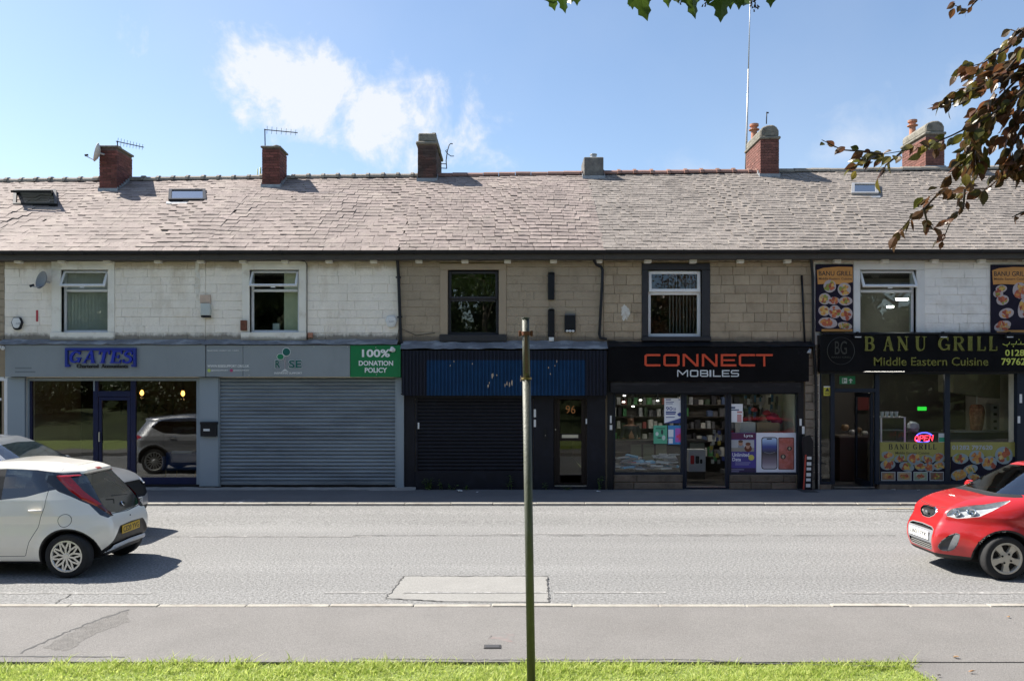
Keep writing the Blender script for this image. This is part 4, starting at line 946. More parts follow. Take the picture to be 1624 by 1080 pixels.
# ---- house C: blue corrugated fascia, number 96
C = HS['C']; YC = F - .26
cf = group_part('corrugated_fascia', C, (wx(800), YC, wz(627)))
def corr(pa, pb, pt, pb2, m, name, Yo=0.):
    Yq = YC + Yo; x0, x1, z0, z1 = wx(pa, Yq), wx(pb, Yq), wz(pb2, Yq), wz(pt, Yq); pit = .083; n = int(round((x1 - x0) / pit)); pit = (x1 - x0) / n; vs = []
    for i in range(n):
        for (u, d) in ((0, 0), (.12, 0), (.24, .03), (.62, .03), (.74, 0)): vs.append((x0 + (i + u) * pit, Yq - d))
    vs.append((x1, Yq)); k = len(vs)
    return MB().add([(a, b, z0) for a, b in vs] + [(a, b, z1) for a, b in vs] , [(i, i + 1, k + i + 1, k + i) for i in range(k - 1)]).build(name, m, cf)
corr(638, 676.5, 556, 627, m_corr, 'sheet'); corr(676.6, 928, 556, 571, m_corr, 'sheet'); corr(676.6, 928, 571.1, 627, m_corrb, 'blue_sheet'); corr(928.1, 962, 556, 627, m_corr, 'sheet')
for i, (a, b, w_, h_) in enumerate(((781, 596, 3, 9), (788, 595, 2, 3), (774, 612, 2, 6), (804, 608, 2, 7), (808, 609, 2, 8), (812, 607, 2, 9), (801, 611, 1.5, 5), (826, 600, 3, 10), (776, 607, 1.5, 3), (714, 580, 1.5, 3), (720, 573, 1.5, 3), (749, 577, 1.5, 3), (883, 573, 1.5, 4), (870, 583, 2, 3), (873, 593, 1.5, 3), (880, 580, 1.5, 2))):
    Yq = YC - .0315
    pit_ = 6.0
    MB().disc((wx(a, Yq), wz(b, Yq)), w_ / 141, h_ / 141, Yq, Yq + .003, 9, .35).build('paint_chip', m_chip, cf)
bx('soffit', m_black, C, wx(638), wx(961), YC + .005, F + .018, wz(626, YC), wz(624, YC)); bx('fascia_core', m_black, C, wx(639), wx(961), YC + .02, F + .018, wz(623.5, YC), wz(556, YC))
pbox('pilaster', m_navy, C, 641, 658, 627.5, 777, F - .02, F + .02, .004); pbox('pilaster', m_navy, C, 846, 878, 627.5, 777, F - .02, F + .02, .004); pbox('pilaster', m_navy, C, 931, 960, 627.5, 777, F - .02, F + .02, .004)
pbox('plinth', m_navy, C, 658.3, 845.7, 748, 777, F - .02, F + .02, .006); pbox('lintel', m_navy, C, 641, 961, 623, 632, F - .012, F + .02)
rs = group_part('roller_shutter', C, (wx(745), F, wz(748))); z0s, z1s = wz(748), wz(631); nS = 20; ph_ = (z1s - z0s - .03) / nS; x0, x1 = wx(662), wx(842)
V = [(x, y, z * ph_) for x in (-(x1 - x0) / 2, (x1 - x0) / 2) for (y, z) in prof]; n = len(prof)
sm2 = bpy.data.meshes.new('slat'); sm2.from_pydata(V, [], [(i, i + n, i + n + 1, i + 1) for i in range(n - 1)]); sm2.materials.append(m_navy)
for i in range(nS): put('slat', sm2, rs, None, ((x0 + x1) / 2, F + .03, z0s + .03 + i * ph_))
bx('bottom_bar', m_navy, rs, x0, x1, F + .005, F + .04, z0s - .02, z0s + .029)
for a, b in ((659, 662.2), (841.8, 845.5)): bx('guide_rail', m_navy, rs, wx(a), wx(b), F - .018, F + .07, z0s - .02, z1s)
bx('shutter_backing', m_dark, C, x0, x1, F + .08, F + .12, z0s, z1s)
for (a, b, c, d) in ((662.5, 665, 670, 680), (846.5, 850, 649, 661.5), (846.5, 850, 665.5, 677), (928.8, 931, 664, 672)): tag(pbox('sticker', m_sticker, None, a, b, c, d, F - .0235, F - .0205), 'small white sticker on the navy shutter frame at ' + ('the left guide rail' if a < 700 else 'the door jamb' if a > 900 else 'the right guide rail, %s of two' % ('upper' if c < 660 else 'lower')), 'sticker')
ic = thing('door_intercom', 'narrow black intercom panel on the pilaster left of door 96', 'intercom', (wx(865), F - .02, wz(695)))
pbox('panel', m_black, ic, 863, 867, 681, 695, F - .045, F - .021, .004); pbox('button', m_steel, ic, 864.5, 865.5, 690, 691, F - .048, F - .045)
dr = group_part('door', C, (wx(904), F + .06, PH)); Yd = F + .05; fr = MB()
for (a, b, c, d) in ((878.5, 883, 631, 770), (927, 931, 631, 770), (883, 927, 631, 634), (883, 888, 634, 768), (922, 927, 634, 768), (888, 922, 688, 699), (888, 922, 753, 768)): fr.box(wx(a, Yd), wx(b, Yd), Yd + (0 if b - a > 30 or a < 880 or a > 926 else .008), Yd + .06, wz(d, Yd), wz(c, Yd))
fr.build('frame', m_wood, dr, bevel=.006); pane('pane', dr, 887.5, 922.5, 633.5, 688.5, Yd + .03); pane('pane', dr, 887.5, 922.5, 698.5, 753.5, Yd + .03)
bx('letter_plate', m_steel, dr, wx(891, Yd), wx(917, Yd), Yd - .012, Yd + .0, wz(694.5, Yd), wz(689, Yd), .004); bx('kick_panel', plain((.10, .07, .05)), dr, wx(889, Yd), wx(921, Yd), Yd + .0, Yd + .008, wz(765, Yd), wz(754, Yd))
MB().disc((wx(881, Yd), wz(681, Yd)), .014, .014, Yd - .02, Yd, 10).build('lock', m_steel, dr); pbox('threshold', m_steel, dr, 880, 930, 769.5, 771.5, F + .01, F + .1)
rect_text('number', '96', 897, 912.5, 643, 655.5, Yd + .029, mat('brass_number', (.45, .17, .04), .5), dr, .004, .0)
pbox('step', m_navy, C, 878.5, 930.8, 771.5, 778, F - .01, F + .2)

# ---- house D: phone shop
Dh = HS['D']; YD = F - .19
sg = thing('shop_sign', 'glossy black fascia with orange CONNECT and white MOBILES lettering', 'sign', (wx(1123), YD, wz(605)), 'fascia signs of the shops')
pbox('board', m_blackb, sg, 964, 1283, 550, 605, YD, F + .018, .004); Yb = YD - .001
letters('CONNECT', ((1021.5, 1047), (1051.5, 1078), (1082, 1108), (1112.5, 1138), (1142.5, 1167.5), (1171, 1197), (1198.5, 1225)), 561.5, 581, Yb, .02, m_orange, sg, TEC)
letters('MOBILES', ((1073.5, 1091.5), (1094, 1107.5), (1110, 1123.5), (1124.8, 1128.2), (1130.5, 1143), (1144.8, 1157), (1158.8, 1172)), 586.8, 597.5, Yb, .012, m_wl, sg, TEC)
pbox('shutter_housing', mat('dark_shutter_box', (.014, .014, .017), .5, spec=.2, var=.3, vscale=5, col2=(.05, .05, .055), amt=.35, scale2=3, stretch=(.4, 1, 3)), Dh, 968, 1270, 605.4, 623, F - .14, F + .018, .006)
for a, b in ((963.5, 973), (1266, 1275)): pbox('pilaster', m_black, Dh, a, b, 605.3, 777, F - .05, F + .02, .004)
for (a, b, c, d) in ((967.5, 970, 659, 671), (967, 971, 674, 681.5), (1268, 1271.5, 664, 675), (1272, 1276, 676, 688)): tag(pbox('sticker', m_sticker, None, a, b, c, d, F - .0535, F - .0503), 'small %s sticker on the %s black post of the phone shop' % ('white upper' if c < 672 and c != 676 else 'pale lower', 'left' if a < 1000 else 'right'), 'sticker')
# stone pier and piers between shops
pier = group_part('pier', Dh, (wx(1283), F, PH)); stones(pier, wx(1276), wx(1299), PH, wz(546), .2, .3, mat('pier_stone', (.25, .21, .165), .9, var=.2, vscale=5, bump=.7, bscale=30, rnd=.15, col2=(.12, .1, .08), amt=.4, scale2=3), 5, [], yf=F - .01, gap=.01)
pl_ = group_part('plinth', Dh, (wx(1120), F, PH)); stones(pl_, wx(973), wx(1083), PH, wz(753), .165, .75, m_pod, 7, [], yf=F - .005, gap=.012, rough=.02); stones(pl_, wx(1157), wx(1263), PH, wz(753), .165, .7, m_pod, 8, [], yf=F - .005, gap=.012, rough=.02)
holed_wall(wx(973), wx(1083), PH, wz(753), F + .03, F + .2, []).build('plinth_core', m_joint_s, pl_); holed_wall(wx(1157), wx(1266), PH, wz(753), F + .03, F + .2, []).build('plinth_core', m_joint_s, pl_)
sw = group_part('shop_window', Dh, (wx(1120), F + .1, PH)); fr = MB()
for (a, b, c, d) in ((973, 976, 623, 753), (1080, 1085, 623, 776), (1155, 1160, 623, 776), (1263, 1266, 623, 753), (976, 1080, 749, 753), (1160, 1263, 749, 753), (976, 1080, 623, 625), (1160, 1263, 623, 625), (1085, 1155, 623, 626)): fr.box(wx(a, Yw), wx(b, Yw), Yw, Yw + .08, wz(d, Yw), wz(c, Yw))
fr.build('frame', m_blkfr, sw, bevel=.005); pane('pane', sw, 975.5, 1080.5, 624.5, 749.5, Yw + .04); pane('pane', sw, 1159.5, 1263.5, 624.5, 749.5, Yw + .04)
dr = group_part('door', Dh, (wx(1120), F + .1, PH)); fr = MB()
for (a, b, c, d) in ((1085.3, 1089.5, 626, 776), (1150.5, 1154.8, 626, 776), (1089.5, 1150.5, 771.5, 776)): fr.box(wx(a, Yw), wx(b, Yw), Yw + .01, Yw + .07, wz(d, Yw), wz(c, Yw))
fr.build('frame', m_blkfr, dr, bevel=.004); bx('threshold', m_steel, dr, wx(1089), wx(1151), F + .01, F + .12, PH + .05, PH + .065)
# ---- house E: grill
E = HS['E']; YEs = F - .19
sg = thing('shop_sign', 'black fascia with gold BANU GRILL lettering and round monogram', 'sign', (wx(1480), YEs, wz(590)), 'fascia signs of the shops')
pbox('board', m_blackb, sg, 1301, 1662, 531, 589, YEs, F + .018, .004); Yb = YEs - .001
letters('BANUGRILL', ((1369.5, 1386), (1400, 1416.5), (1422, 1440.5), (1450, 1469.5), (1487.5, 1506.5), (1510, 1529), (1533, 1543), (1548, 1563), (1567, 1581.5)), 533.5, 556.5, Yb, .02, m_gold, sg, SER)
rect_text('small_lettering', 'Middle Eastern Cuisine', 1385.5, 1567, 566.5, 580, Yb, m_gold, sg, .012, .01)
rect_text('phone_number', '01282', 1594, 1632, 554.5, 564.5, Yb, m_lime, sg, .006, .015); rect_text('phone_number', '797620', 1588, 1634, 568, 579, Yb, m_lime, sg, .006, .015)
mb = MB()
for pl_s in ((((1590, 545.5), (1594, 547.5), (1600, 546), (1601, 542.5)), ((1603, 546), (1611, 546), (1612, 541)), ((1613, 546), (1618, 546), (1619, 541.5), (1620, 546), (1630, 546), (1630, 540)))):
    mb.tube([(wx(a, Yb), Yb - .004, wz(b, Yb)) for a, b in pl_s], .009, 5)
for a, b in ((1597, 549), (1607, 549.5), (1616, 538.5), (1625, 549)): mb.disc((wx(a, Yb), wz(b, Yb)), .012, .012, Yb - .008, Yb, 8)
mb.build('arabic_lettering', m_lime, sg)
m_dimgold = mat('dull_bronze_line', (.05, .05, .045), .4, .5)
ring = []; cxr, czr, rr_ = wx(1333.5, Yb), wz(556.5, Yb), .305
mb = MB().tube([(cxr + rr_ * math.cos(i * math.pi / 24), Yb - .003, czr + rr_ * math.sin(i * math.pi / 24)) for i in range(49)], .006, 5)
mb.build('monogram_ring', m_dimgold, sg); rect_text('monogram', 'BG', 1324, 1343, 541, 562, Yb, m_dimgold, sg, .006); rect_text('small_lettering', 'BANU GRILL', 1319, 1350, 565, 568, Yb, m_dimgold, sg, .004)
for i, a in enumerate((1361, 1497, 1602)):
    sl = thing('sign_floodlight', 'small black floodlight clipped to the top of the grill sign, %s of three' % ('left', 'middle', 'right')[i], 'floodlight', (wx(a), YEs - .1, wz(531)), 'floodlights over the grill sign')
    pbox('arm', m_black, sl, a - 1, a + 1, 526, 532, YEs - .08, YEs + .02); pbox('head', m_black, sl, a - 6, a + 6, 531, 535, YEs - .14, YEs - .06, .006); pbox('lens', m_sticker, sl, a - 5, a + 5, 534, 535.2, YEs - .143, YEs - .139)
pbox('sign_underside', m_black, E, 1301, 1662, 589.3, 592, F - .12, F + .018)
sw = group_part('shop_window', E, (wx(1455), F + .1, PH)); fr = MB()
for (a, b, c, d) in ((1300, 1303, 590, 768), (1317.5, 1324, 590, 768), (1388.5, 1395, 590, 768), (1499, 1507, 590, 768), (1611, 1625, 590, 770), (1303, 1317.5, 764, 768), (1303, 1613, 590, 593), (1324, 1388.5, 616, 622), (1395, 1611, 763, 768)):
    fr.box(wx(a, Yw), wx(b, Yw), Yw + (.0 if b - a < 10 else -.01), Yw + .08, wz(d, Yw), wz(c, Yw))
fr.build('frame', m_blkfr, sw, bevel=.005)
for (a, b, c, d) in ((1302.5, 1318, 592.5, 764.5), (1323.5, 1389, 592.5, 616.5), (1394.5, 1499.5, 592.5, 763.5), (1506.5, 1611.5, 592.5, 763.5)): pane('pane', sw, a, b, c, d, Yw + .04)
for a, b in ((1300, 1318), (1395, 1613)): pbox('plinth', m_pod, E, a, b, 768.2, 777, F + .0, F + .2)
pbox('pilaster', m_blkfr, E, 1613.5, 1662, 590, 777, F - .03, F + .02, .004)
for c, d in ((625, 639), (660, 671)): tag(pbox('sticker', m_sticker, None, 1617 - (3 if c > 650 else 0), 1621 - (3 if c > 650 else 0), c, d, F - .0335, F - .0303), '%s white sticker on the post at the right edge of the grill shop' % ('upper' if c < 650 else 'lower'), 'sticker')
dr = group_part('door', E, (wx(1356), F + .1, PH)); fr = MB()
hx, hy = wx(1388), F + .1                                # open inwards, hinged on the right
mb = MB().box(hx - .05, hx - .005, hy, hy + .07, PH + .02, wz(623)); mb.box(hx - .05, hx - .005, hy + .83, hy + .9, PH + .02, wz(623)); mb.box(hx - .05, hx - .005, hy + .07, hy + .83, PH + .02, PH + .16); mb.box(hx - .05, hx - .005, hy + .07, hy + .83, wz(623) - .1, wz(623))
mb.build('frame', m_blkfr, dr); bx('pane', m_shopglass, dr, hx - .03, hx - .022, hy + .07, hy + .83, PH + .16, wz(623) - .1); bx('threshold', m_steel, dr, wx(1324), wx(1388), F + .01, F + .12, PH + .035, PH + .05)
# ---- left neighbour
n0 = HS['N0']; pbox('post', m_upvc, n0, 6.5, 11.8, 600, 777, F - .03, F + .02); pbox('post', m_upvc, n0, -4, 6.4, 598, 604, F - .0, F + .02)
sw = group_part('shop_window', n0, (wx(-40), F + .1, PH)); fr = MB()
for (a, b, c, d) in ((-60, 2, 631, 635), (-60, 2, 700, 712)): fr.box(wx(a, Yw), wx(b, Yw), Yw, Yw + .08, wz(d, Yw), wz(c, Yw))
fr.build('frame', m_upvc, sw); pane('pane', sw, -60, 2, 604, 776, Yw + .04)
# ------------------------------------------------------------------ cars: a body surface from side profile and width, cut into panels
def spline(pts, n=7):
    out = []; m = len(pts)
    for i in range(m):
        p0, p1, p2, p3 = pts[i - 1], pts[i], pts[(i + 1) % m], pts[(i + 2) % m]
        a, b, c, d = [np.array(p[:2], float) for p in (p0, p1, p2, p3)]
        if len(p1) > 2: a = b * 2 - c
        if len(p2) > 2: d = c * 2 - b
        for k in range(n):
            t = k / n
            out.append(.5 * ((2 * b) + (c - a) * t + (2 * a - 5 * b + 4 * c - d) * t * t + (3 * b - a - 3 * c + d) * t ** 3))
    return np.array(out)
def sdpoly(px, pz, poly):
    poly = np.asarray(poly, float); d = np.full(px.shape, 1e9); s = np.ones(px.shape)
    for i in range(len(poly)):
        a, b = poly[i], poly[i - 1]; e = b - a; wx_, wz_ = px - a[0], pz - a[1]
        t = np.clip((wx_ * e[0] + wz_ * e[1]) / max(e @ e, 1e-12), 0, 1)
        d = np.minimum(d, (wx_ - e[0] * t) ** 2 + (wz_ - e[1] * t) ** 2)
        c1, c2, c3 = pz >= a[1], pz < b[1], e[0] * wz_ > e[1] * wx_
        s = np.where((c1 & c2 & c3) | (~c1 & ~c2 & ~c3), -s, s)
    return s * np.sqrt(d)
def sdline(px, pz, pts):
    d = np.full(px.shape, 1e9)
    for a, b in zip(pts, pts[1:]):
        a, b = np.array(a), np.array(b); e = b - a; t = np.clip(((px - a[0]) * e[0] + (pz - a[1]) * e[1]) / (e @ e), 0, 1)
        d = np.minimum(d, np.hypot(px - a[0] - e[0] * t, pz - a[1] - e[1] * t))
    return d
class CarBody:
    def __init__(s, prof, hw, inset, rear, front, wheels, ra, k=.055, h=.02, flare=.018, ya=.5, nsub=7):
        s.prof = spline(prof, nsub); s.hw = hw; s.ins = np.array(inset); s.rear, s.front = rear, front; s.wh, s.ra, s.k, s.fl, s.ya = wheels, ra, k, flare, ya
        lo, hi = s.prof.min(0) - .12, s.prof.max(0) + .12; s.lo, s.g = lo, .01
        gx, gz = np.arange(lo[0], hi[0], s.g), np.arange(lo[1], hi[1], s.g); GX, GZ = np.meshgrid(gx, gz, indexing='ij')
        s.G = sdpoly(GX, GZ, s.prof); ins = s.G < 0
        s.zz = gz; s.xr = np.array([gx[ins[:, j]].min() if ins[:, j].any() else np.nan for j in range(len(gz))]); s.xf = np.array([gx[ins[:, j]].max() if ins[:, j].any() else np.nan for j in range(len(gz))])
        ok = ~np.isnan(s.xr); ker = np.ones(9) / 9
        for nm in ('xr', 'xf'):
            a = np.interp(gz, gz[ok], getattr(s, nm)[ok]); a = np.convolve(np.pad(a, 4, 'edge'), ker, 'valid'); setattr(s, nm, a)
        hx = np.arange(lo[0], hi[0], h); hy = np.arange(-hw - .1, hw + .1, h); hz = np.arange(lo[1], hi[1], h)
        X, Y, Z = np.meshgrid(hx, hy, hz, indexing='ij'); Fv = s.f(X, Y, Z)
        s.V, Q = s.nets(Fv, hx, hy, hz)
        for _ in range(3):
            g, v = s.grad(s.V); s.V = s.V - g * (v / np.maximum((g * g).sum(1), .2))[:, None]
        s.T = np.concatenate([Q[:, [0, 1, 2]], Q[:, [0, 2, 3]]]); g, _ = s.grad(s.V)
        e1, e2 = s.V[s.T[0, 1]] - s.V[s.T[0, 0]], s.V[s.T[0, 2]] - s.V[s.T[0, 0]]
        A = s.V[s.T]; nn = np.cross(A[:, 1] - A[:, 0], A[:, 2] - A[:, 0]); flip = (nn * g[s.T[:, 0]]).sum(1) < 0
        s.T[flip] = s.T[flip][:, ::-1]
    def side(s, x, z):
        u = np.clip((x - s.lo[0]) / s.g, 0, s.G.shape[0] - 1.001); v = np.clip((z - s.lo[1]) / s.g, 0, s.G.shape[1] - 1.001); i, j = u.astype(int), v.astype(int); u, v = u - i, v - j
        return (s.G[i, j] * (1 - u) + s.G[i + 1, j] * u) * (1 - v) + (s.G[i, j + 1] * (1 - u) + s.G[i + 1, j + 1] * u) * v
    def f(s, x, y, z):
        ay = np.abs(y); w = s.hw - np.interp(z, s.ins[:, 0], s.ins[:, 1])
        dr = x - np.interp(z, s.zz, s.xr); df = np.interp(z, s.zz, s.xf) - x
        w = w - s.rear[0] * np.clip(1 - dr / s.rear[1], 0, 1) ** 2 - np.interp(z, (.72, 1.02), (s.front[0], s.front[2])) * np.clip(1 - df / s.front[1], 0, 1) ** 2
        for (xc, zc) in s.wh:
            r = np.hypot(x - xc, z - zc); w = w + s.fl * np.exp(-((r - s.ra) / .075) ** 2) * (z < zc + s.ra + .15)
        a, b = ay - w, s.side(x, z); h = np.clip(.5 + .5 * (a - b) / s.k, 0, 1); f = b + (a - b) * h + s.k * h * (1 - h)
        for (xc, zc) in s.wh: f = np.maximum(f, -np.maximum(np.hypot(x - xc, z - zc) - s.ra, s.ya - ay))
        return f
    def grad(s, V, e=.004):
        x, y, z = V.T; f0 = s.f(x, y, z)
        return np.stack([s.f(x + e, y, z) - s.f(x - e, y, z), s.f(x, y + e, z) - s.f(x, y - e, z), s.f(x, y, z + e) - s.f(x, y, z - e)], 1) / (2 * e), f0
    @staticmethod
    def nets(Fv, hx, hy, hz):
        ins = Fv < 0; nx, ny, nz = Fv.shape; C = np.zeros((nx - 1, ny - 1, nz - 1, 3)); cnt = np.zeros((nx - 1, ny - 1, nz - 1))
        I, J, K = np.meshgrid(np.arange(nx - 1), np.arange(ny - 1), np.arange(nz - 1), indexing='ij')
        for ax in range(3):
            for o1 in (0, 1):
                for o2 in (0, 1):
                    off = [0, 0, 0]; o = [i for i in range(3) if i != ax]; off[o[0]], off[o[1]] = o1, o2
                    a = Fv[off[0]:off[0] + nx - 1, off[1]:off[1] + ny - 1, off[2]:off[2] + nz - 1]; of2 = list(off); of2[ax] += 1
                    b = Fv[of2[0]:of2[0] + nx - 1, of2[1]:of2[1] + ny - 1, of2[2]:of2[2] + nz - 1]
                    m = (a < 0) != (b < 0); t = np.where(m, a / np.where(m, a - b, 1), 0)
                    for d in range(3): C[..., d] += np.where(m, off[d] + (t if d == ax else 0), 0)
                    cnt += m
        act = cnt > 0; ids = np.full(act.shape, -1); ids[act] = np.arange(act.sum())
        P = (C[act] / cnt[act][:, None]) + np.stack([I[act], J[act], K[act]], 1)
        h = np.array([hx[1] - hx[0], hy[1] - hy[0], hz[1] - hz[0]]); P = P * h + np.array([hx[0], hy[0], hz[0]]); Q = []
        for ax in range(3):
            o = [i for i in range(3) if i != ax]; sl = [slice(1, -1)] * 3; sl[ax] = slice(0, -1)
            sl2 = [slice(1, -1)] * 3; sl2[ax] = slice(1, None); m = ins[tuple(sl)] != ins[tuple(sl2)]; w = np.argwhere(m)
            base = w + 1; base[:, ax] = w[:, ax]; q = []
            for (d1, d2) in ((-1, -1), (0, -1), (0, 0), (-1, 0)):
                c = base.copy(); c[:, o[0]] += d1; c[:, o[1]] += d2; q.append(ids[c[:, 0], c[:, 1], c[:, 2]])
            Q.append(np.stack(q, 1))
        return P, np.concatenate(Q)
    def split(s, T, sv):
        sv = np.where(np.abs(sv) < 1e-7, 1e-7, sv); neg = sv[T] < 0; c = neg.sum(1); Tin, Tout = [T[c == 3]], [T[c == 0]]
        for lone in (1, 2):
            M = T[c == lone]; ng = neg[c == lone]
            if not len(M): continue
            k = np.argmax(ng if lone == 1 else ~ng, 1); r = np.arange(len(M)); a, b, d = M[r, k], M[r, (k + 1) % 3], M[r, (k + 2) % 3]
            E = np.sort(np.concatenate([np.stack([a, b], 1), np.stack([a, d], 1)]), 1); U, inv = np.unique(E, axis=0, return_inverse=True); inv = inv.ravel()
            t = sv[U[:, 0]] / (sv[U[:, 0]] - sv[U[:, 1]]); n0 = len(s.V); s.V = np.concatenate([s.V, s.V[U[:, 0]] + (s.V[U[:, 1]] - s.V[U[:, 0]]) * t[:, None]])
            ab, ad = n0 + inv[:len(M)], n0 + inv[len(M):]; one = np.stack([a, ab, ad], 1); two = np.concatenate([np.stack([ab, b, d], 1), np.stack([ab, d, ad], 1)])
            (Tin if lone == 1 else Tout).append(one); (Tout if lone == 1 else Tin).append(two)
        return np.concatenate(Tin), np.concatenate(Tout)
    def inner(s, T):
        c = s.V[T].mean(1); ok = np.ones(len(T), bool)
        for xc, zc in s.wh: ok &= np.hypot(c[:, 0] - xc, c[:, 2] - zc) > s.ra + .09
        return T[ok & (c[:, 2] > .36)]
    def gap(s, fns, w=.0035):
        """a thin joint along the zero line of each signed field"""
        out = []
        for fn, cond in fns:
            a, b = s.split(s.T, fn(*s.V.T)); s.T = np.concatenate([a, b])
            sv = fn(*s.V.T); out.append(None); Ti, s.T = s.split(s.T, np.maximum(np.abs(sv) - w, cond(*s.V.T))); out[-1] = Ti
        return np.concatenate(out)
    def cut(s, fn):
        sv = fn(*s.V.T); Ti, s.T = s.split(s.T, sv); return Ti
    def comps(s, T):
        lab = np.arange(len(s.V))
        while True:
            m = lab[T].min(1); new = lab.copy()
            for k in range(3): np.minimum.at(new, T[:, k], m)
            new = new[new]
            if (new == lab).all(): break
            lab = new
        l = lab[T[:, 0]]; u, c = np.unique(l, return_counts=True); big = [a for a, b in zip(u, c) if b > 12]
        return [T[l == a] for a in big]
    def emit(s, name, T, m, root, disp=None, pair=False, custom=True, off=0.):
        """disp(x,y,z) -> push along the normal"""
        out = []
        for Ts in (s.comps(T) if pair or name == 'arch_liner' else [T]):
            if not len(Ts): continue
            u, inv = np.unique(Ts, return_inverse=True); P = s.V[u]; g, _ = s.grad(P); g = g / np.maximum(np.linalg.norm(g, axis=1), 1e-6)[:, None]
            Ti = inv.reshape(-1, 3); fn_ = np.cross(P[Ti[:, 1]] - P[Ti[:, 0]], P[Ti[:, 2]] - P[Ti[:, 0]]); gn = np.zeros_like(P)
            for k in range(3): np.add.at(gn, Ti[:, k], fn_)
            gn = gn / np.maximum(np.linalg.norm(gn, axis=1), 1e-12)[:, None]; bad = (gn * g).sum(1) < .9; sgn = np.where((gn * g).sum(1) < -.2, -1, 1)[:, None]
            gc_ = np.where(bad[:, None], gn * sgn, g)
            if disp is not None: P = P + g * disp(*P.T)[:, None]
            if off: P = P + g * off
            c = (P.min(0) + P.max(0)) / 2; me = bpy.data.meshes.new(name); me.from_pydata((P - c).tolist(), [], inv.reshape(-1, 3).tolist()); me.materials.append(m)
            me.polygons.foreach_set('use_smooth', [True] * len(me.polygons))
            if disp is None and custom and name != 'arch_liner': me.normals_split_custom_set_from_vertices(gc_.tolist())
            out.append(put(name, me, root, None, c.tolist()))
        return out
def XZ(poly, ymin=.3): return lambda x, y, z: np.maximum(sdpoly(x, z, poly), ymin - np.abs(y))
def YZ(poly, c): return lambda x, y, z: np.maximum(sdpoly(np.abs(y), z, poly), c(x, z))
def QZ(poly, ax, cond): return lambda x, y, z: np.maximum(sdpoly(np.abs(y) + ax * x, z, poly), cond(x, z))
def door(poly, ymin=.45): return (lambda x, y, z: sdpoly(x, z, poly), lambda x, y, z: ymin - np.abs(y))
def gap_xz(lines, w=.0035, ymin=.35): return lambda x, y, z: np.maximum(np.min([sdline(x, z, l) for l in lines], axis=0) - w, ymin - np.abs(y))
m_tyre = mat('tyre_rubber', (.018, .018, .019), .85, var=.2, vscale=20, coord='O'); m_alloy = mat('alloy_silver', (.62, .62, .60), .3, .75, var=.06, coord='O'); m_hubdark = mat('matt_black', (.008, .008, .008), .9)  # near-black finish for brake backing, wheel nuts, grilles and lenses
m_plast = mat('black_bumper_plastic', (.015, .015, .016), .6, var=.2, vscale=14, coord='O'); m_carglass = glass('car_glass', (.20, .23, .23), 2.1); m_screen = glass('windscreen_glass', (.28, .32, .33), 3.2)
m_gap = mat('panel_gap', (.02, .02, .02), .9); m_trim = mat('interior_lining', (.03, .03, .033), .9); m_red_l = mat('red_lamp', (.40, .008, .012), .12, coat=1., var=.15, vscale=25, coord='O'); m_chrome = mat('chrome', (.75, .76, .78), .12, 1., var=.03)
m_yplate = mat('yellow_plate', (.62, .38, .01), .4, var=.05); m_wplate = mat('white_plate', (.75, .75, .72), .4, var=.05); m_clear = glass('lamp_lens', (.92, .94, .95), 1.5); m_lampw = mat('lamp_white', (.78, .8, .82), .2, .3, var=.1, vscale=20, coord='O')
def paint(name, c, metal=0, rough=.32):
    return mat(name, c, rough, metal, var=.03, vscale=3, coat=1., coord='O', fine=.03, fscale=300)
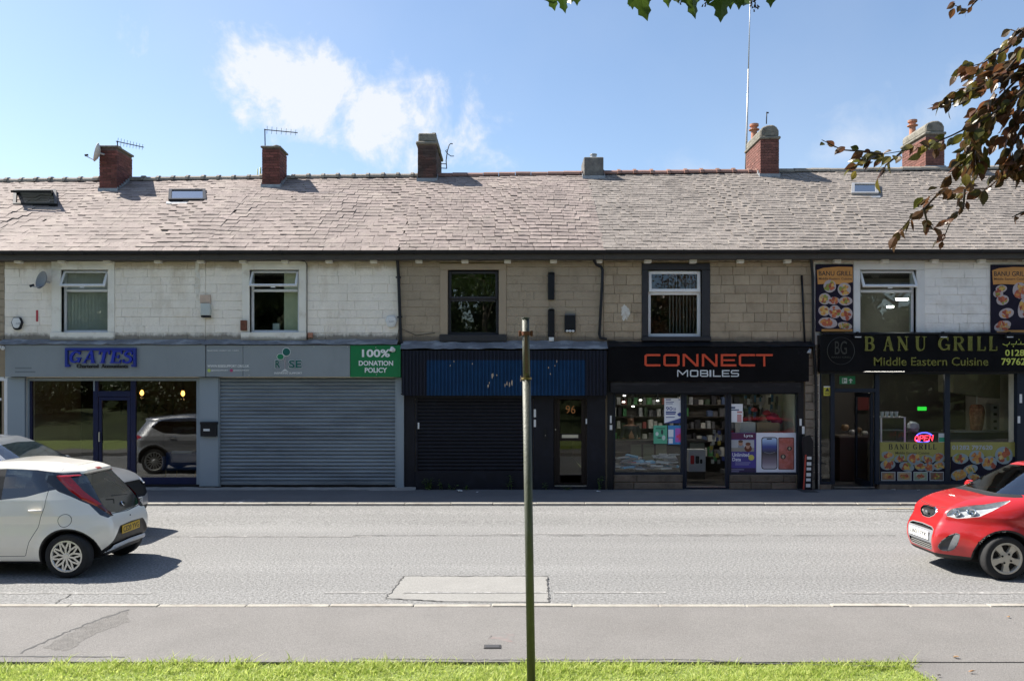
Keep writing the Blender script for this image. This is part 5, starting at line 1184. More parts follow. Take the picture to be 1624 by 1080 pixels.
def wheel(root, x, y, r, style, side, hubm):
    w = group_part('wheel', root, (x, y, r)); o = side * .085; rr_ = r * (.70 if style != 'thin' else .72)
    W = .082; P = [(rr_ - .02, -W), (rr_, -W), (r * .93, -W * 1.04), (r * .985, -W * .85), (r, -W * .55), (r, W * .55), (r * .985, W * .85), (r * .93, W * 1.04), (rr_ + .01, W), (rr_ - .015, W * .8), (rr_ - .02, -W)]
    MB().lathe(P, (x, y, r), 'Y', 48, side).build('tyre', m_tyre, w, smooth=True)
    yf = y + side * .062; mb = MB()
    mb.lathe([(rr_ + .006, side * (.085 - .062) * side), (rr_ - .012, .024), (rr_ - .022, .012), (rr_ - .03, -.04)], (x, yf, r), 'Y', 48, side)
    def spoke(a, r0, r1, w0, w1, y0=.016, y1=.018):
        ca, sa = math.cos(a), math.sin(a); q = lambda rad, t, yy: (x + rad * ca - t * sa, yf + side * yy, r + rad * sa + t * ca)
        mb.add([q(r0, -w0, y0), q(r0, w0, y0), q(r1, w1, y1), q(r1, -w1, y1), q(r0, -w0 * 1.1, -.03), q(r0, w0 * 1.1, -.03), q(r1, w1 * 1.1, -.03), q(r1, -w1 * 1.1, -.03)], [(0, 1, 2, 3), (0, 4, 5, 1), (1, 5, 6, 2), (2, 6, 7, 3), (3, 7, 4, 0)])
    R1 = rr_ - .015
    if style == 'five':
        for k in range(5): a = k * 2 * math.pi / 5 + .95; spoke(a, .03, R1 * .55, .045, .030, .02, .012); spoke(a, R1 * .55, R1, .030, .046, .012, .016)
        mb.lathe([(0, .022), (.05, .02), (.07, .014), (.07, -.03)], (x, yf, r), 'Y', 20, side)
        nuts = MB()
        for k in range(4): a = k * math.pi / 2 + .5; nuts.disc((x + .062 * math.cos(a), r + .062 * math.sin(a)), .013, .013, yf + side * .02, yf + side * .026, 10)
        nuts.build('wheel_nut', m_hubdark, w)
    elif style == 'snow':
        for k in range(10):
            a = k * 2 * math.pi / 10 + .2; spoke(a, .035, R1 * .58, .012, .013, .022, .02)
            ca = a + .0; b0 = R1 * .5
            for dd in (-1, 1):
                p0 = Vector((math.cos(a), math.sin(a))) * b0; p1 = Vector((math.cos(a + dd * .26), math.sin(a + dd * .26))) * R1; e = (p1 - p0).normalized(); nn = Vector((-e.y, e.x)) * .0115; vs = []
                for yy in (.0195 + .0008 * dd, -.03):
                    for (pp, sg_) in ((p0, -1), (p0, 1), (p1, 1), (p1, -1)): c = pp + nn * sg_; vs.append((x + c.x, yf + side * yy, r + c.y))
                mb.add(vs, [(0, 1, 2, 3), (0, 4, 5, 1), (1, 5, 6, 2), (2, 6, 7, 3), (3, 7, 4, 0)])
        mb.lathe([(0, .026), (.035, .025), (.042, .018), (.042, -.03)], (x, yf, r), 'Y', 20, side)
    else:
        for k in range(15): spoke(k * 2 * math.pi / 15, .04, R1, .011, .012)
        mb.lathe([(0, .03), (.04, .028), (.06, .018), (.06, -.03)], (x, yf, r), 'Y', 20, side)
    mb.build('rim', hubm, w); MB().lathe([(0, -.028), (R1 + .01, -.028), (R1 + .01, -.1)], (x, yf, r), 'Y', 32, side).build('brake_backing', m_hubdark, w)
def seats(root, xs, hw, m=None):
    m = m or m_trim
    for (sx, back) in xs:
        for sy in (-1, 1):
            st = MB(); st.box(sx - .25, sx + .25, sy * .36 - .22, sy * .36 + .22, .38, .52); c = (sx - .28, sy * .36, .80); st.obox(c, (math.cos(.25), 0, math.sin(.25)), (0, 1, 0), (-math.sin(.25), 0, math.cos(.25)), .06, .21, .33); st.obox((sx - .37, sy * .36, 1.20), (1, 0, .2), (0, 1, 0), (-.2, 0, 1), .045, .12, .085)
            st.build('seat', m, root, bevel=.03, seg=2)
def plate(root, s, c, m, ax, tilt=0.):
    """number plate facing +x (ax=1) or -x (ax=-1), centre c"""
    pl = MB().box(c[0] - .006, c[0] + .006, c[1] - .26, c[1] + .26, c[2] - .056, c[2] + .056).build('number_plate', m, root, bevel=.004)
    cu = bpy.data.curves.new('t', 'FONT'); cu.body = s; cu.extrude = .001; cu.offset = .012; ob = bpy.data.objects.new('t', cu); COL.objects.link(ob); bpy.context.view_layer.update()
    me = bpy.data.meshes.new_from_object(ob.evaluated_get(bpy.context.evaluated_depsgraph_get())); bpy.data.objects.remove(ob); V = np.array([v.co[:] for v in me.vertices]); lo, hi = V.min(0), V.max(0)
    u = (V[:, 0] - lo[0]) / (hi[0] - lo[0]) - .5; v = (V[:, 1] - lo[1]) / (hi[1] - lo[1]) - .5; d = V[:, 2] > 0
    me.vertices.foreach_set('co', np.stack([ax * (.0066 + .0008 * d), ax * u * .46, v * .074], 1).ravel()); me.update(); me.materials.clear(); me.materials.append(m_btxt); put('plate_lettering', me, pl, None, c)

# ---- white hatchback, seen from behind on the left
def white_car():
    root = thing('hatchback_car', 'white small hatchback car with black hatch glass seen from behind at left', 'car', (0, 0, 0))
    prof = [(.14, .24), (.07, .33), (.04, .45), (.03, .55), (.045, .66), (.085, .745), (.12, .775, 1), (.30, 1.03), (.50, 1.285, 1), (.475, 1.345, 1), (.62, 1.40), (.85, 1.442), (1.25, 1.475), (1.65, 1.472), (1.95, 1.43), (2.15, 1.345), (2.75, 1.00), (3.0, .93), (3.25, .83), (3.40, .68), (3.45, .5), (3.42, .30), (3.3, .20), (3.1, .18, 1), (.34, .18, 1)]
    ins = [(.15, .075), (.24, .045), (.40, .012), (.55, .0), (.70, .008), (.80, .0), (.90, .022), (1.0, .045), (1.15, .10), (1.30, .16), (1.40, .21), (1.48, .27)]
    cb = CarBody(prof, .808, ins, (.27, .55), (.22, .5, .12), [(.51, .285), (2.85, .285)], .335, k=.05, flare=.02)
    wp = paint('white_car_paint', (.90, .855, .765)); Lr = lambda v: (lambda x, z: x - v)
    cb_under = cb.cut(lambda x, y, z: z - .215); cb.emit('underbody', cb_under, m_plast, root)
    arch = cb.cut(lambda x, y, z: np.minimum(np.hypot(x - .51, z - .285), np.hypot(x - 2.85, z - .285)) - .357); cb.emit('arch_liner', arch, m_plast, root)
    hatch = [(-.1, 1.295), (.50, 1.275), (.535, 1.10), (.53, 1.0), (.47, .83), (.42, .795), (.25, .772), (-.1, .765)]
    glass_ = cb.cut(YZ(hatch, Lr(.62)))
    lower = [(-.1, .955), (.56, .985), (.50, .8), (.25, .76), (-.1, .75)]
    sv = YZ(lower, Lr(.62))(*cb.V.T); lo_t, up_t = cb.split(glass_, sv)
    cb.emit('hatch_panel', lo_t, mat('gloss_black', (.010, .010, .012), .08, coat=1., var=.1), root, off=.004); cb.emit('rear_window', up_t, m_carglass, root, off=.004)
    light = lambda x, y, z: np.maximum(np.maximum(sdpoly(np.abs(y), z, hatch) - (.028 + .052 * np.clip((z - .78) / .22, 0, 1)), x - .9), np.maximum(np.maximum(z - 1.305, .752 - z), .40 - np.abs(y)))
    tl = cb.cut(light); sv = (lambda x, y, z: z - .90 + 0 * x)(*cb.V.T); lo_t, up_t = cb.split(tl, sv)
    dk = mat('dark_red_lamp', (.10, .006, .012), .12, coat=1., coord='O', var=.2, vscale=20)
    cb.emit('tail_lamp', up_t, m_red_l, root, disp=lambda x, y, z: np.clip(-light(x, y, z), 0, .022), pair=True); cb.emit('tail_lamp_foot', lo_t, dk, root, disp=lambda x, y, z: np.clip(-light(x, y, z), 0, .015), pair=True)
    win = XZ([(.56, 1.165), (.80, 1.115), (1.06, 1.045), (1.45, 1.0), (2.0, .975), (2.62, .985), (2.12, 1.335), (1.9, 1.375), (1.4, 1.395), (1.0, 1.38), (.70, 1.33), (.48, 1.33), (.06, .79), (.10, .74), (.18, .785)], .40)
    pil = cb.cut(lambda x, y, z: np.maximum(np.maximum(sdpoly(np.abs(y), z, hatch) - (.04 + .10 * np.clip((z - .80) / .3, 0, 1)), x - .85), np.maximum(z - 1.31, .80 - z))); gl = cb.cut(win); pane_ = gl
    cb.emit('rear_pillar_panel', pil, mat('gloss_black_pillar', (.010, .010, .011), .1, coat=1., var=.1), root, pair=True)
    sv = XZ([(1.40, 1.5), (1.53, 1.5), (1.50, .9), (1.37, .9)], .4)(*cb.V.T); bp_, pane_ = cb.split(pane_, sv); cb.emit('door_pillar', bp_, m_plast, root, pair=True); cb.emit('side_window', pane_, m_carglass, root, pair=True)
    scr = cb.cut(YZ([(-.1, 1.38), (.50, 1.36), (.63, 1.02), (.3, .995), (-.1, .99)], lambda x, z: 2.0 - x)); cb.emit('windscreen', scr, m_screen, root)
    strip = YZ([(-.1, .315), (.50, .295), (.60, .262), (.50, .325), (.46, .365), (-.1, .38)], Lr(.30)); st = cb.cut(strip); cb.emit('bumper_strip', st, mat('pale_bumper_strip', (.55, .58, .62), .35, var=.05), root, disp=lambda x, y, z: np.clip(-strip(x, y, z), 0, .012))
    dif = YZ([(-.1, .62), (.335, .605), (.38, .57), (.645, .27), (.60, .235), (-.1, .235)], Lr(.36)); df = cb.cut(dif); cb.emit('bumper_insert', df, mat('grey_black_bumper', (.035, .033, .032), .5, var=.15, coord='O'), root, disp=lambda x, y, z: -np.clip(-dif(x, y, z) * .8, 0, .03))
    br = YZ([(-.07, 1.365), (.07, 1.362), (.07, 1.335), (-.07, 1.337)], lambda x, z: x - .56); cb.emit('brake_lamp', cb.cut(br), m_red_l, root)
    rd = [(.79, 1.16), (.80, .92), (.87, .66), (.99, .47), (1.05, .285), (1.46, .28), (1.46, 1.2)]
    gp = cb.gap([door(rd), door([(1.46, 1.2), (1.46, .28), (2.4, .27), (2.5, .6), (2.5, 1.1)]), (lambda x, y, z: np.hypot(x - .535, z - .745) - .08, lambda x, y, z: .4 - y),
                 (lambda x, y, z: z - (.757 + .05 * np.abs(y)), lambda x, y, z: np.maximum(x - .25, np.abs(y) - .5)), (lambda x, y, z: np.abs(y) - .50, lambda x, y, z: np.maximum(1.40 - z, np.maximum(x - 2.1, .62 - x))),
                 (lambda x, y, z: x - .66 - .25 * np.maximum(np.abs(y) - .22, 0), lambda x, y, z: np.maximum(1.36 - z, np.abs(y) - .50))])
    cb.emit('panel_gap', gp, m_gap, root); body = cb.T; cb.emit('body', body, wp, root); cb.emit('interior_lining', cb.inner(body), m_trim, root, off=-.03, custom=False)
    for sx in (.74, 1.68):
        for sy in (1, -1):
            yy = sy * .80; hd = MB().tube([(sx + .08, yy - sy * .03, .868), (sx + .10, yy + sy * .015, .872), (sx + .16, yy + sy * .022, .874), (sx + .24, yy + sy * .015, .875), (sx + .27, yy - sy * .03, .874)], [.012, .015, .017, .015, .012], 8); hd.build('door_handle', wp, root, smooth=True)
    MB().lathe([(0, .008), (.03, .008), (.036, .003), (.036, -.004)], (0, 0, 0), 'Z', 20).build('x', m_chrome); bd = bpy.data.objects['x']; bd.name = 'badge'; bd.parent = root; bd.location = (.155, 0, .86); bd.rotation_euler = (0, R(-58), 0)
    for k in range(2):
        rg = MB().tube([(.155 - .0, (.028 if k else .012) * math.cos(a * math.pi / 8), .86 + .026 * math.sin(a * math.pi / 8)) for a in range(17)], .003, 5); o = rg.build('badge_ring', m_plast, root); o.location.x -= .012; o.rotation_euler = (0, R(32), 0)
    plate(root, 'CE20 YVG', (.045, .0, .535), m_yplate, -1); MB().disc((0, .695), .011, .011, -.003, .003, 10).build('x2', m_hubdark); o = bpy.data.objects['x2']; o.name = 'camera_button'; o.rotation_euler = (0, 0, R(90)); o.parent = root; o.location = (.055, -.0, .695)
    wiper = MB().tube([(.12, -.05, 1.0 - .02), (.19, .02, .975), (.21, .22, .99)], .007, 6); wiper.build('rear_wiper', m_plast, root)
    for wx_ in (.51, 2.85):
        for sy in (1, -1): wheel(root, wx_, sy * .715, .285, 'snow', sy, m_alloy)
    seats(root, [(1.9, 0), (1.05, 0)], .8); root.location = (-5.245, 11.38, 0); root.rotation_euler = (0, 0, math.pi)
    return root
white_car()

# ---- red hatchback, seen from the front on the right
def red_car():
    root = thing('hatchback_car', 'red small hatchback car nosing into the picture from the right', 'car', (0, 0, 0))
    prof = [(.10, .26), (.02, .40), (0, .58), (.04, .80), (.11, .98), (.30, 1.34), (.42, 1.43), (.75, 1.475), (1.2, 1.49), (1.65, 1.475), (2.0, 1.435), (2.22, 1.375), (2.80, 1.05, 1), (3.0, 1.01), (3.18, .965), (3.34, .90), (3.43, .835), (3.465, .79, 1), (3.50, .70), (3.545, .62), (3.585, .52), (3.595, .42), (3.575, .32), (3.53, .23), (3.40, .18), (3.2, .17, 1), (.3, .17, 1)]
    ins = [(.15, .07), (.24, .04), (.40, .01), (.55, .0), (.68, .006), (.78, .0), (.88, .02), (1.0, .045), (1.15, .10), (1.30, .165), (1.40, .21), (1.50, .27)]
    cb = CarBody(prof, .80, ins, (.20, .42), (.40, .82, .30), [(.49, .28), (2.875, .28)], .335, k=.05, flare=.022)
    rp_ = paint('red_car_paint', (.50, .022, .025), .15, .28); fr_c = lambda v: (lambda x, z: v - x)
    cb.emit('underbody', cb.cut(lambda x, y, z: z - .20), m_plast, root); cb.emit('arch_liner', cb.cut(lambda x, y, z: np.minimum(np.hypot(x - .49, z - .28), np.hypot(x - 2.875, z - .28)) - .363), m_plast, root)
    scr = cb.cut(YZ([(-.1, 1.40), (.50, 1.375), (.68, 1.08), (.60, 1.065), (-.1, 1.065)], lambda x, z: np.maximum(2.0 - x, x - 2.90))); cb.emit('windscreen', scr, m_screen, root, off=-.003)
    cb.emit('scuttle', cb.cut(YZ([(-.1, 1.065), (.60, 1.065), (.68, 1.08), (.72, 1.05), (.6, 1.03), (-.1, 1.035)], lambda x, z: np.maximum(2.55 - x, x - 2.94))), m_plast, root)
    cb.emit('side_window', cb.cut(XZ([(.35, 1.22), (.7, 1.10), (1.3, 1.04), (2.0, 1.005), (2.52, 1.02), (2.06, 1.335), (1.8, 1.385), (1.3, 1.405), (.8, 1.39), (.45, 1.34)], .4)), m_carglass, root, pair=True)
    cb.emit('rear_window', cb.cut(YZ([(-.1, 1.36), (.5, 1.34), (.58, 1.02), (-.1, 1.0)], lambda x, z: x - .6)), m_carglass, root)
    hl = QZ([(-2.16, .765), (-2.17, .815), (-2.10, .865), (-1.92, .905), (-1.72, .935), (-1.50, .985), (-1.40, 1.0), (-1.44, .955), (-1.56, .87), (-1.70, .79), (-1.86, .765), (-2.0, .745)], -.75, lambda x, z: 2.7 - x)
    h_t = cb.cut(hl); cb.emit('headlamp_reflector', h_t, mat('headlamp_chrome', (.58, .59, .60), .35, .2, var=.25, vscale=18, coord='O'), root, disp=lambda x, y, z: -np.clip(-hl(x, y, z) * 2.2, 0, .05), pair=True); cb.emit('headlamp_lens', h_t, m_clear, root, pair=True)
    hv = cb.V[np.unique(h_t)]; hq = np.abs(hv[:, 1]) - .75 * hv[:, 0]
    for q0, z0, r0 in ((-2.02, .815, .042), (-1.82, .845, .05)):
        for sy in (1, -1):
            sel = hv[(np.abs(hq - q0) < .03) & (np.abs(hv[:, 2] - z0) < .03) & (hv[:, 1] * sy > 0)]
            if not len(sel): continue
            p = sel.mean(0)[None]; g, _ = cb.grad(p); g = Vector((g[0] / np.linalg.norm(g[0])).tolist()); p = Vector(p[0].tolist()) - g * .03; qn = g.to_track_quat('Z', 'Y'); mb = MB().lathe([(0, -.012), (r0 * .35, -.012), (r0 * .4, .004), (r0 * .9, .022), (r0, .026), (r0 * 1.08, .022), (r0 * 1.08, 0)], (0, 0, 0), 'Z', 18)
            mb.v = [tuple(p + qn @ Vector(v)) for v in mb.v]; mb.build('lamp_bowl', m_chrome, root, smooth=True)
    gr = lambda x, y, z: np.maximum(sdpoly(np.abs(y), z, [(-.1, .825), (.10, .84), (.18, .825), (.215, .78), (.18, .73), (.09, .69), (-.1, .68)]), 3.2 - x)
    cb.emit('grille', cb.cut(lambda x, y, z: gr(x, y, z) + .022), mat('grille_mesh', (.03, .03, .032), .5, .4, var=.5, vscale=60, coord='O'), root, disp=lambda x, y, z: -np.clip(-(gr(x, y, z) + .016), 0, .02)); cb.emit('grille_surround', cb.cut(gr), m_chrome, root, disp=lambda x, y, z: np.clip(-gr(x, y, z), 0, .008))
    lg = lambda x, y, z: np.maximum(sdpoly(np.abs(y), z, [(-.1, .615), (.26, .60), (.325, .575), (.34, .53), (.305, .33), (.27, .285), (-.1, .265)]), 3.0 - x)
    ins_t = cb.cut(lambda x, y, z: lg(x, y, z) + .014); sv = np.abs(cb.V[:, 2] - .47) - .085; bar, mesh_t = cb.split(ins_t, sv)
    cb.emit('plate_bar', bar, mat('grey_plate_bar', (.28, .29, .31), .4, .2, var=.05), root); cb.emit('lower_grille', mesh_t, m_hubdark, root, disp=lambda x, y, z: -.03 + 0 * x)
    cb.emit('lower_grille_surround', cb.cut(lg), mat('grey_trim', (.25, .255, .26), .35, .3, var=.05), root)
    fg = QZ([(-2.25, .325), (-2.26, .365), (-2.19, .45), (-2.08, .53), (-1.99, .565), (-1.935, .555), (-1.93, .51), (-1.965, .41), (-2.02, .345), (-2.09, .312), (-2.19, .305)], -.75, lambda x, z: 2.95 - x)
    in_t = cb.cut(lambda x, y, z: fg(x, y, z) + .009); sv = (lambda x, y, z: -(np.abs(y) - .75 * x) - 2.065 + (z - .43) * .5)(*cb.V.T); lamp_t, rest_t = cb.split(in_t, sv)
    cb.emit('fog_lamp', lamp_t, mat('fog_lens', (.30, .31, .32), .3, .2, var=.2, vscale=25, coord='O'), root, disp=lambda x, y, z: -.006 + 0 * x, pair=True); cb.emit('fog_lamp_recess', rest_t, mat('dark_grey_recess', (.07, .07, .075), .5, var=.1), root, disp=lambda x, y, z: -np.clip(-(fg(x, y, z) + .016), 0, .03), pair=True); cb.emit('fog_lamp_surround', cb.cut(fg), mat('grey_fog_trim', (.16, .16, .165), .45, 0., var=.05), root, pair=True)
    cb.emit('tail_lamp', cb.cut(XZ([(.0, .75), (.0, 1.0), (.18, 1.1), (.25, .95), (.15, .75)], .5)), m_red_l, root, pair=True)
    cb.emit('front_lip', cb.cut(lambda x, y, z: np.maximum(z - .262 + .0 * x, 3.0 - x)), m_plast, root)
    bon = [(3.455, 0), (3.44, .30), (3.36, .50)]
    gp = cb.gap([door([(2.50, 1.03), (2.52, .55), (2.50, .25), (1.48, .25), (1.5, 1.03)]), (lambda x, y, z: sdpoly(np.abs(y), x, [(-.2, 3.435), (.33, 3.40), (.44, 3.33), (.56, 3.10), (.66, 2.85), (.66, 2.6), (-.2, 2.6)]), lambda x, y, z: np.maximum(.80 - z, 2.84 - x))])
    cb.emit('panel_gap', gp, m_gap, root); body = cb.T; cb.emit('body', body, rp_, root); cb.emit('interior_lining', cb.inner(body), m_trim, root, off=-.03, custom=False)
    # lamp bowls inside the headlamps
    for sy in (1, -1):
        MB().tube([(2.72, sy * .05 - .1, 1.07), (2.60, sy * .3 - .1, 1.10), (2.58, sy * .5 - .1, 1.105)], .009, 6).build('wiper', m_plast, root)
        mr = MB().lathe([(0, -.06), (.05, -.055), (.085, -.02), (.09, .03), (.07, .05), (0, .05)], (0, 0, 0), 'X', 14); o = mr.build('door_mirror', rp_, root, smooth=True); o.scale = (1, 1.25, .85); o.location = (2.40, sy * .86, 1.02)
        MB().tube([(2.42, sy * .72, .99), (2.40, sy * .82, 1.0)], .02, 8).build('mirror_arm', m_plast, root)
    MB().disc((0, 0), .035, .018, -.003, .003, 16).build('x3', m_chrome); o = bpy.data.objects['x3']; o.name = 'badge'; o.parent = root; o.rotation_euler = (R(0), R(0), R(90)); o.location = (3.498, 0, .765)
    mb = MB()
    for i in range(4): mb.box(3.565, 3.575, -.27, .27, .295 + i * .024, .303 + i * .024)
    mb.build('grille_bar', m_alloy, root); plate(root, 'LJ60 UYK', (3.604, 0, .475), m_wplate, 1)
    for wx_ in (.49, 2.875):
        for sy in (1, -1): wheel(root, wx_, sy * .715, .28, 'five', sy, mat('cream_alloy', (.52, .49, .42), .4, .35, var=.06, coord='O'))
    seats(root, [(1.75, 0), (.95, 0)], .8); MB().box(2.25, 2.62, -.62, .62, .85, .97).build('dashboard', m_trim, root, bevel=.04, seg=2)
    tr = MB().tube([(2.18 + .0, .36 + .17 * math.cos(a * math.pi / 12), .98 + .17 * math.sin(a * math.pi / 12)) for a in range(25)], .014, 6); tr.build('steering_wheel', m_trim, root)
    root.location = (9.195, 11.27, 0); root.rotation_euler = (0, 0, math.pi)
red_car()

# ---- silver crossover on the far lane
def silver_car():
    root = thing('crossover_car', 'silver crossover car partly hidden behind the white hatchback', 'car', (0, 0, 0))
    prof = [(.12, .34), (.03, .48), (0, .66), (.05, .90), (.10, 1.06), (.36, 1.43), (.30, 1.53, 1), (.55, 1.585), (1.1, 1.64), (1.6, 1.655), (2.1, 1.635), (2.42, 1.575), (3.20, 1.15, 1), (3.6, 1.10), (4.0, 1.02), (4.25, .92), (4.36, .83), (4.42, .70), (4.45, .55), (4.44, .40), (4.36, .28), (4.2, .24, 1), (.4, .24, 1)]
    ins = [(.2, .07), (.3, .04), (.45, .01), (.65, .0), (.78, .012), (.94, .0), (1.06, .03), (1.14, .06), (1.32, .12), (1.48, .19), (1.58, .24), (1.67, .30)]
    cb = CarBody(prof, .925, ins, (.20, .45), (.38, .75, .2), [(.76, .36), (3.43, .36)], .425, k=.06, h=.025, flare=.02, ya=.6)
    sp_ = paint('silver_car_paint', (.43, .44, .46), .6, .3); fc = lambda v: (lambda x, z: v - x)
    cb.emit('underbody', cb.cut(lambda x, y, z: np.minimum(z - .33, np.minimum(np.hypot(x - .76, z - .36), np.hypot(x - 3.43, z - .36)) - .475)), m_plast, root)
    cb.emit('windscreen', cb.cut(YZ([(-.1, 1.55), (.58, 1.525), (.76, 1.18), (-.1, 1.165)], lambda x, z: np.maximum(2.2 - x, x - 3.22))), m_screen, root)
    cb.emit('rear_window', cb.cut(YZ([(-.1, 1.45), (.52, 1.43), (.60, 1.12), (-.1, 1.10)], lambda x, z: x - .6)), m_carglass, root)
    cb.emit('side_window', cb.cut(XZ([(.62, 1.32), (1.0, 1.17), (1.6, 1.13), (2.88, 1.13), (2.34, 1.50), (2.0, 1.545), (1.3, 1.55), (.9, 1.49)], .4)), m_carglass, root, pair=True)
    cb.emit('window_trim', cb.cut(XZ([(.57, 1.33), (1.0, 1.15), (1.6, 1.11), (2.98, 1.11), (2.35, 1.52), (2.0, 1.565), (1.3, 1.57), (.88, 1.51)], .4)), m_chrome, root, pair=True)
    cb.emit('tail_lamp', cb.cut(XZ([(.0, .96), (.04, 1.09), (.30, 1.08), (.42, 1.03), (.25, .97)], .45)), m_red_l, root, pair=True)
    hl = QZ([(-2.80, .80), (-2.78, .88), (-2.4, .98), (-2.12, 1.01), (-2.3, .91), (-2.55, .82)], -.75, lambda x, z: 3.2 - x); cb.emit('headlamp', cb.cut(hl), m_lampw, root, pair=True, disp=lambda x, y, z: -np.clip(-hl(x, y, z), 0, .015))
    gr = lambda x, y, z: np.maximum(sdpoly(np.abs(y), z, [(-.1, .88), (.46, .87), (.56, .82), (.50, .64), (.40, .60), (-.1, .59)]), 3.6 - x); cb.emit('grille', cb.cut(gr), m_hubdark, root, disp=lambda x, y, z: -np.clip(-gr(x, y, z), 0, .03))
    lg = lambda x, y, z: np.maximum(sdpoly(np.abs(y), z, [(-.1, .45), (.58, .45), (.66, .36), (.6, .2), (-.1, .2)]), 3.6 - x); cb.emit('lower_intake', cb.cut(lg), m_plast, root)
    cb.emit('panel_gap', cb.gap([door([(1.0, 1.16), (1.02, .85), (1.22, .5), (1.27, .36), (2.0, .36), (2.0, 1.2)]), door([(2.0, 1.2), (2.0, .36), (3.0, .36), (3.0, 1.16)])]), m_gap, root); body = cb.T; cb.emit('body', body, sp_, root); cb.emit('interior_lining', cb.inner(body), m_trim, root, off=-.035, custom=False)
    for sy in (1, -1):
        for sx in (1.15, 2.05): MB().tube([(sx, sy * .89, 1.04), (sx + .03, sy * .945, 1.045), (sx + .18, sy * .945, 1.05), (sx + .21, sy * .89, 1.05)], .014, 8).build('door_handle', m_chrome, root)
        mr = MB().lathe([(0, -.07), (.06, -.06), (.10, -.02), (.105, .03), (.08, .06), (0, .06)], (0, 0, 0), 'X', 14); o = mr.build('door_mirror', sp_, root, smooth=True); o.scale = (1, 1.2, .8); o.location = (2.75, sy * 1.0, 1.16)
        MB().tube([(2.78, sy * .84, 1.13), (2.75, sy * .96, 1.14)], .022, 8).build('mirror_arm', m_plast, root)
    plate(root, 'RK20 UZE', (4.462, 0, .55), m_wplate, 1)
    for wx_ in (.76, 3.43):
        for sy in (1, -1): wheel(root, wx_, sy * .825, .36, 'thin', sy, m_alloy)
    seats(root, [(2.0, 0), (1.05, 0)], .9); MB().box(2.6, 3.0, -.68, .68, .95, 1.09).build('dashboard', m_trim, root, bevel=.04, seg=2)
    root.location = (-6.30 - 4.45, 13.68, 0)
silver_car()
# ------------------------------------------------------------------ fittings on the walls and roofs
def pt(x, y, Y): return (wx(x, Y), Y, wz(y, Y))
def ptube(name, m, parent, pts, r, n=8, smooth=True): return MB().tube(pts, r, n).build(name, m, parent, smooth=smooth)
Yq = F - .07
dp = group_part('downpipe', HS['B'], pt(634, 545, Yq)); ptube('pipe', m_gut, dp, [pt(629, 404, F - .25), pt(630.5, 415, Yq), pt(632, 440, Yq), pt(635.5, 540, Yq), pt(637, 545, Yq)], .036)
for y in (440, 503): ptube('clip', m_gut, dp, [pt(631.8 + (y - 440) * .035 - 4, y, Yq + .02), pt(631.8 + (y - 440) * .035 + 4, y, Yq + .02)], .02, 6)
dp = group_part('downpipe', HS['C'], pt(955, 540, Yq)); ptube('pipe', m_gut, dp, [pt(943, 404, F - .28), pt(943, 414, F - .2), pt(946, 420, Yq), pt(953, 423, Yq), pt(955.5, 428, Yq), pt(955, 450, Yq), pt(950.5, 530, Yq), pt(952, 536, Yq), pt(962, 538, F - .14)], .034)
dp = group_part('downpipe', HS['D'], pt(1288, 545, Yq)); ptube('pipe', m_gut, dp, [pt(1283, 404, F - .25), pt(1287, 416, Yq), pt(1289, 440, Yq), pt(1290, 548, Yq), pt(1294, 600, Yq), pt(1295, 775, Yq)], .032)
tag(ptube('conduit', m_black, None, [pt(1271.5, 437, F - .04), pt(1276.5, 546, F - .04)], .024), 'thin black leaning conduit on the sandstone wall by the downpipe', 'conduit')
ptube('cable', m_black, HS['B'], [pt(330, 412, F - .03), pt(370, 414.5, F - .03), pt(400, 413.5, F - .03), pt(470, 413.5, F - .03), pt(484, 415, F - .035), pt(487, 420, F - .035), pt(487, 538, F - .035)], .008, 5)
ptube('cable', m_black, HS['C'], [pt(627, 545, F - .03), pt(633, 520, F - .03), pt(660, 532, F - .02), pt(690, 528, F - .02)], .006, 5)
# dark slim lamp columns and wall lamp on the tan house
for i, (a, b) in enumerate(((433.5, 475.5), (491.5, 534.5))):
    t = thing('wall_strip_box', '%s of two slim black vertical boxes on the tan wall' % ('upper' if i == 0 else 'lower'), 'wall box', pt(874.5, b, F))
    pbox('box', m_black, t, 869, 879.5, a, b, F - .07, F - .002, .012); MB().lathe([(.07, 0), (.07, .012), (.05, .02), (0, .02)], pt(874.5, a, F - .038), 'Z', 14).build('cap', m_black, t)
    if i: pbox('foot', m_sticker, t, 870.5, 878.5, 534.7, 541, F - .06, F - .004, .006)
t = thing('wall_lantern', 'square black wall lantern between the slim boxes and the downpipe', 'lantern', pt(904, 527, F))
pbox('housing', m_black, t, 895.5, 913, 499.5, 526.5, F - .10, F - .002, .012); pbox('lid', mat('faded_plastic', (.10, .105, .11), .6, var=.2), t, 896.5, 912, 497.5, 500, F - .09, F - .004)
for k in range(3): MB().lathe([(0, .02), (.03, .01), (.036, -.01), (.02, -.03), (0, -.035)], pt(899.5 + k * 4.6, 524.5, F - .105), 'Z', 10).build('bulb', m_sticker, t, smooth=True)
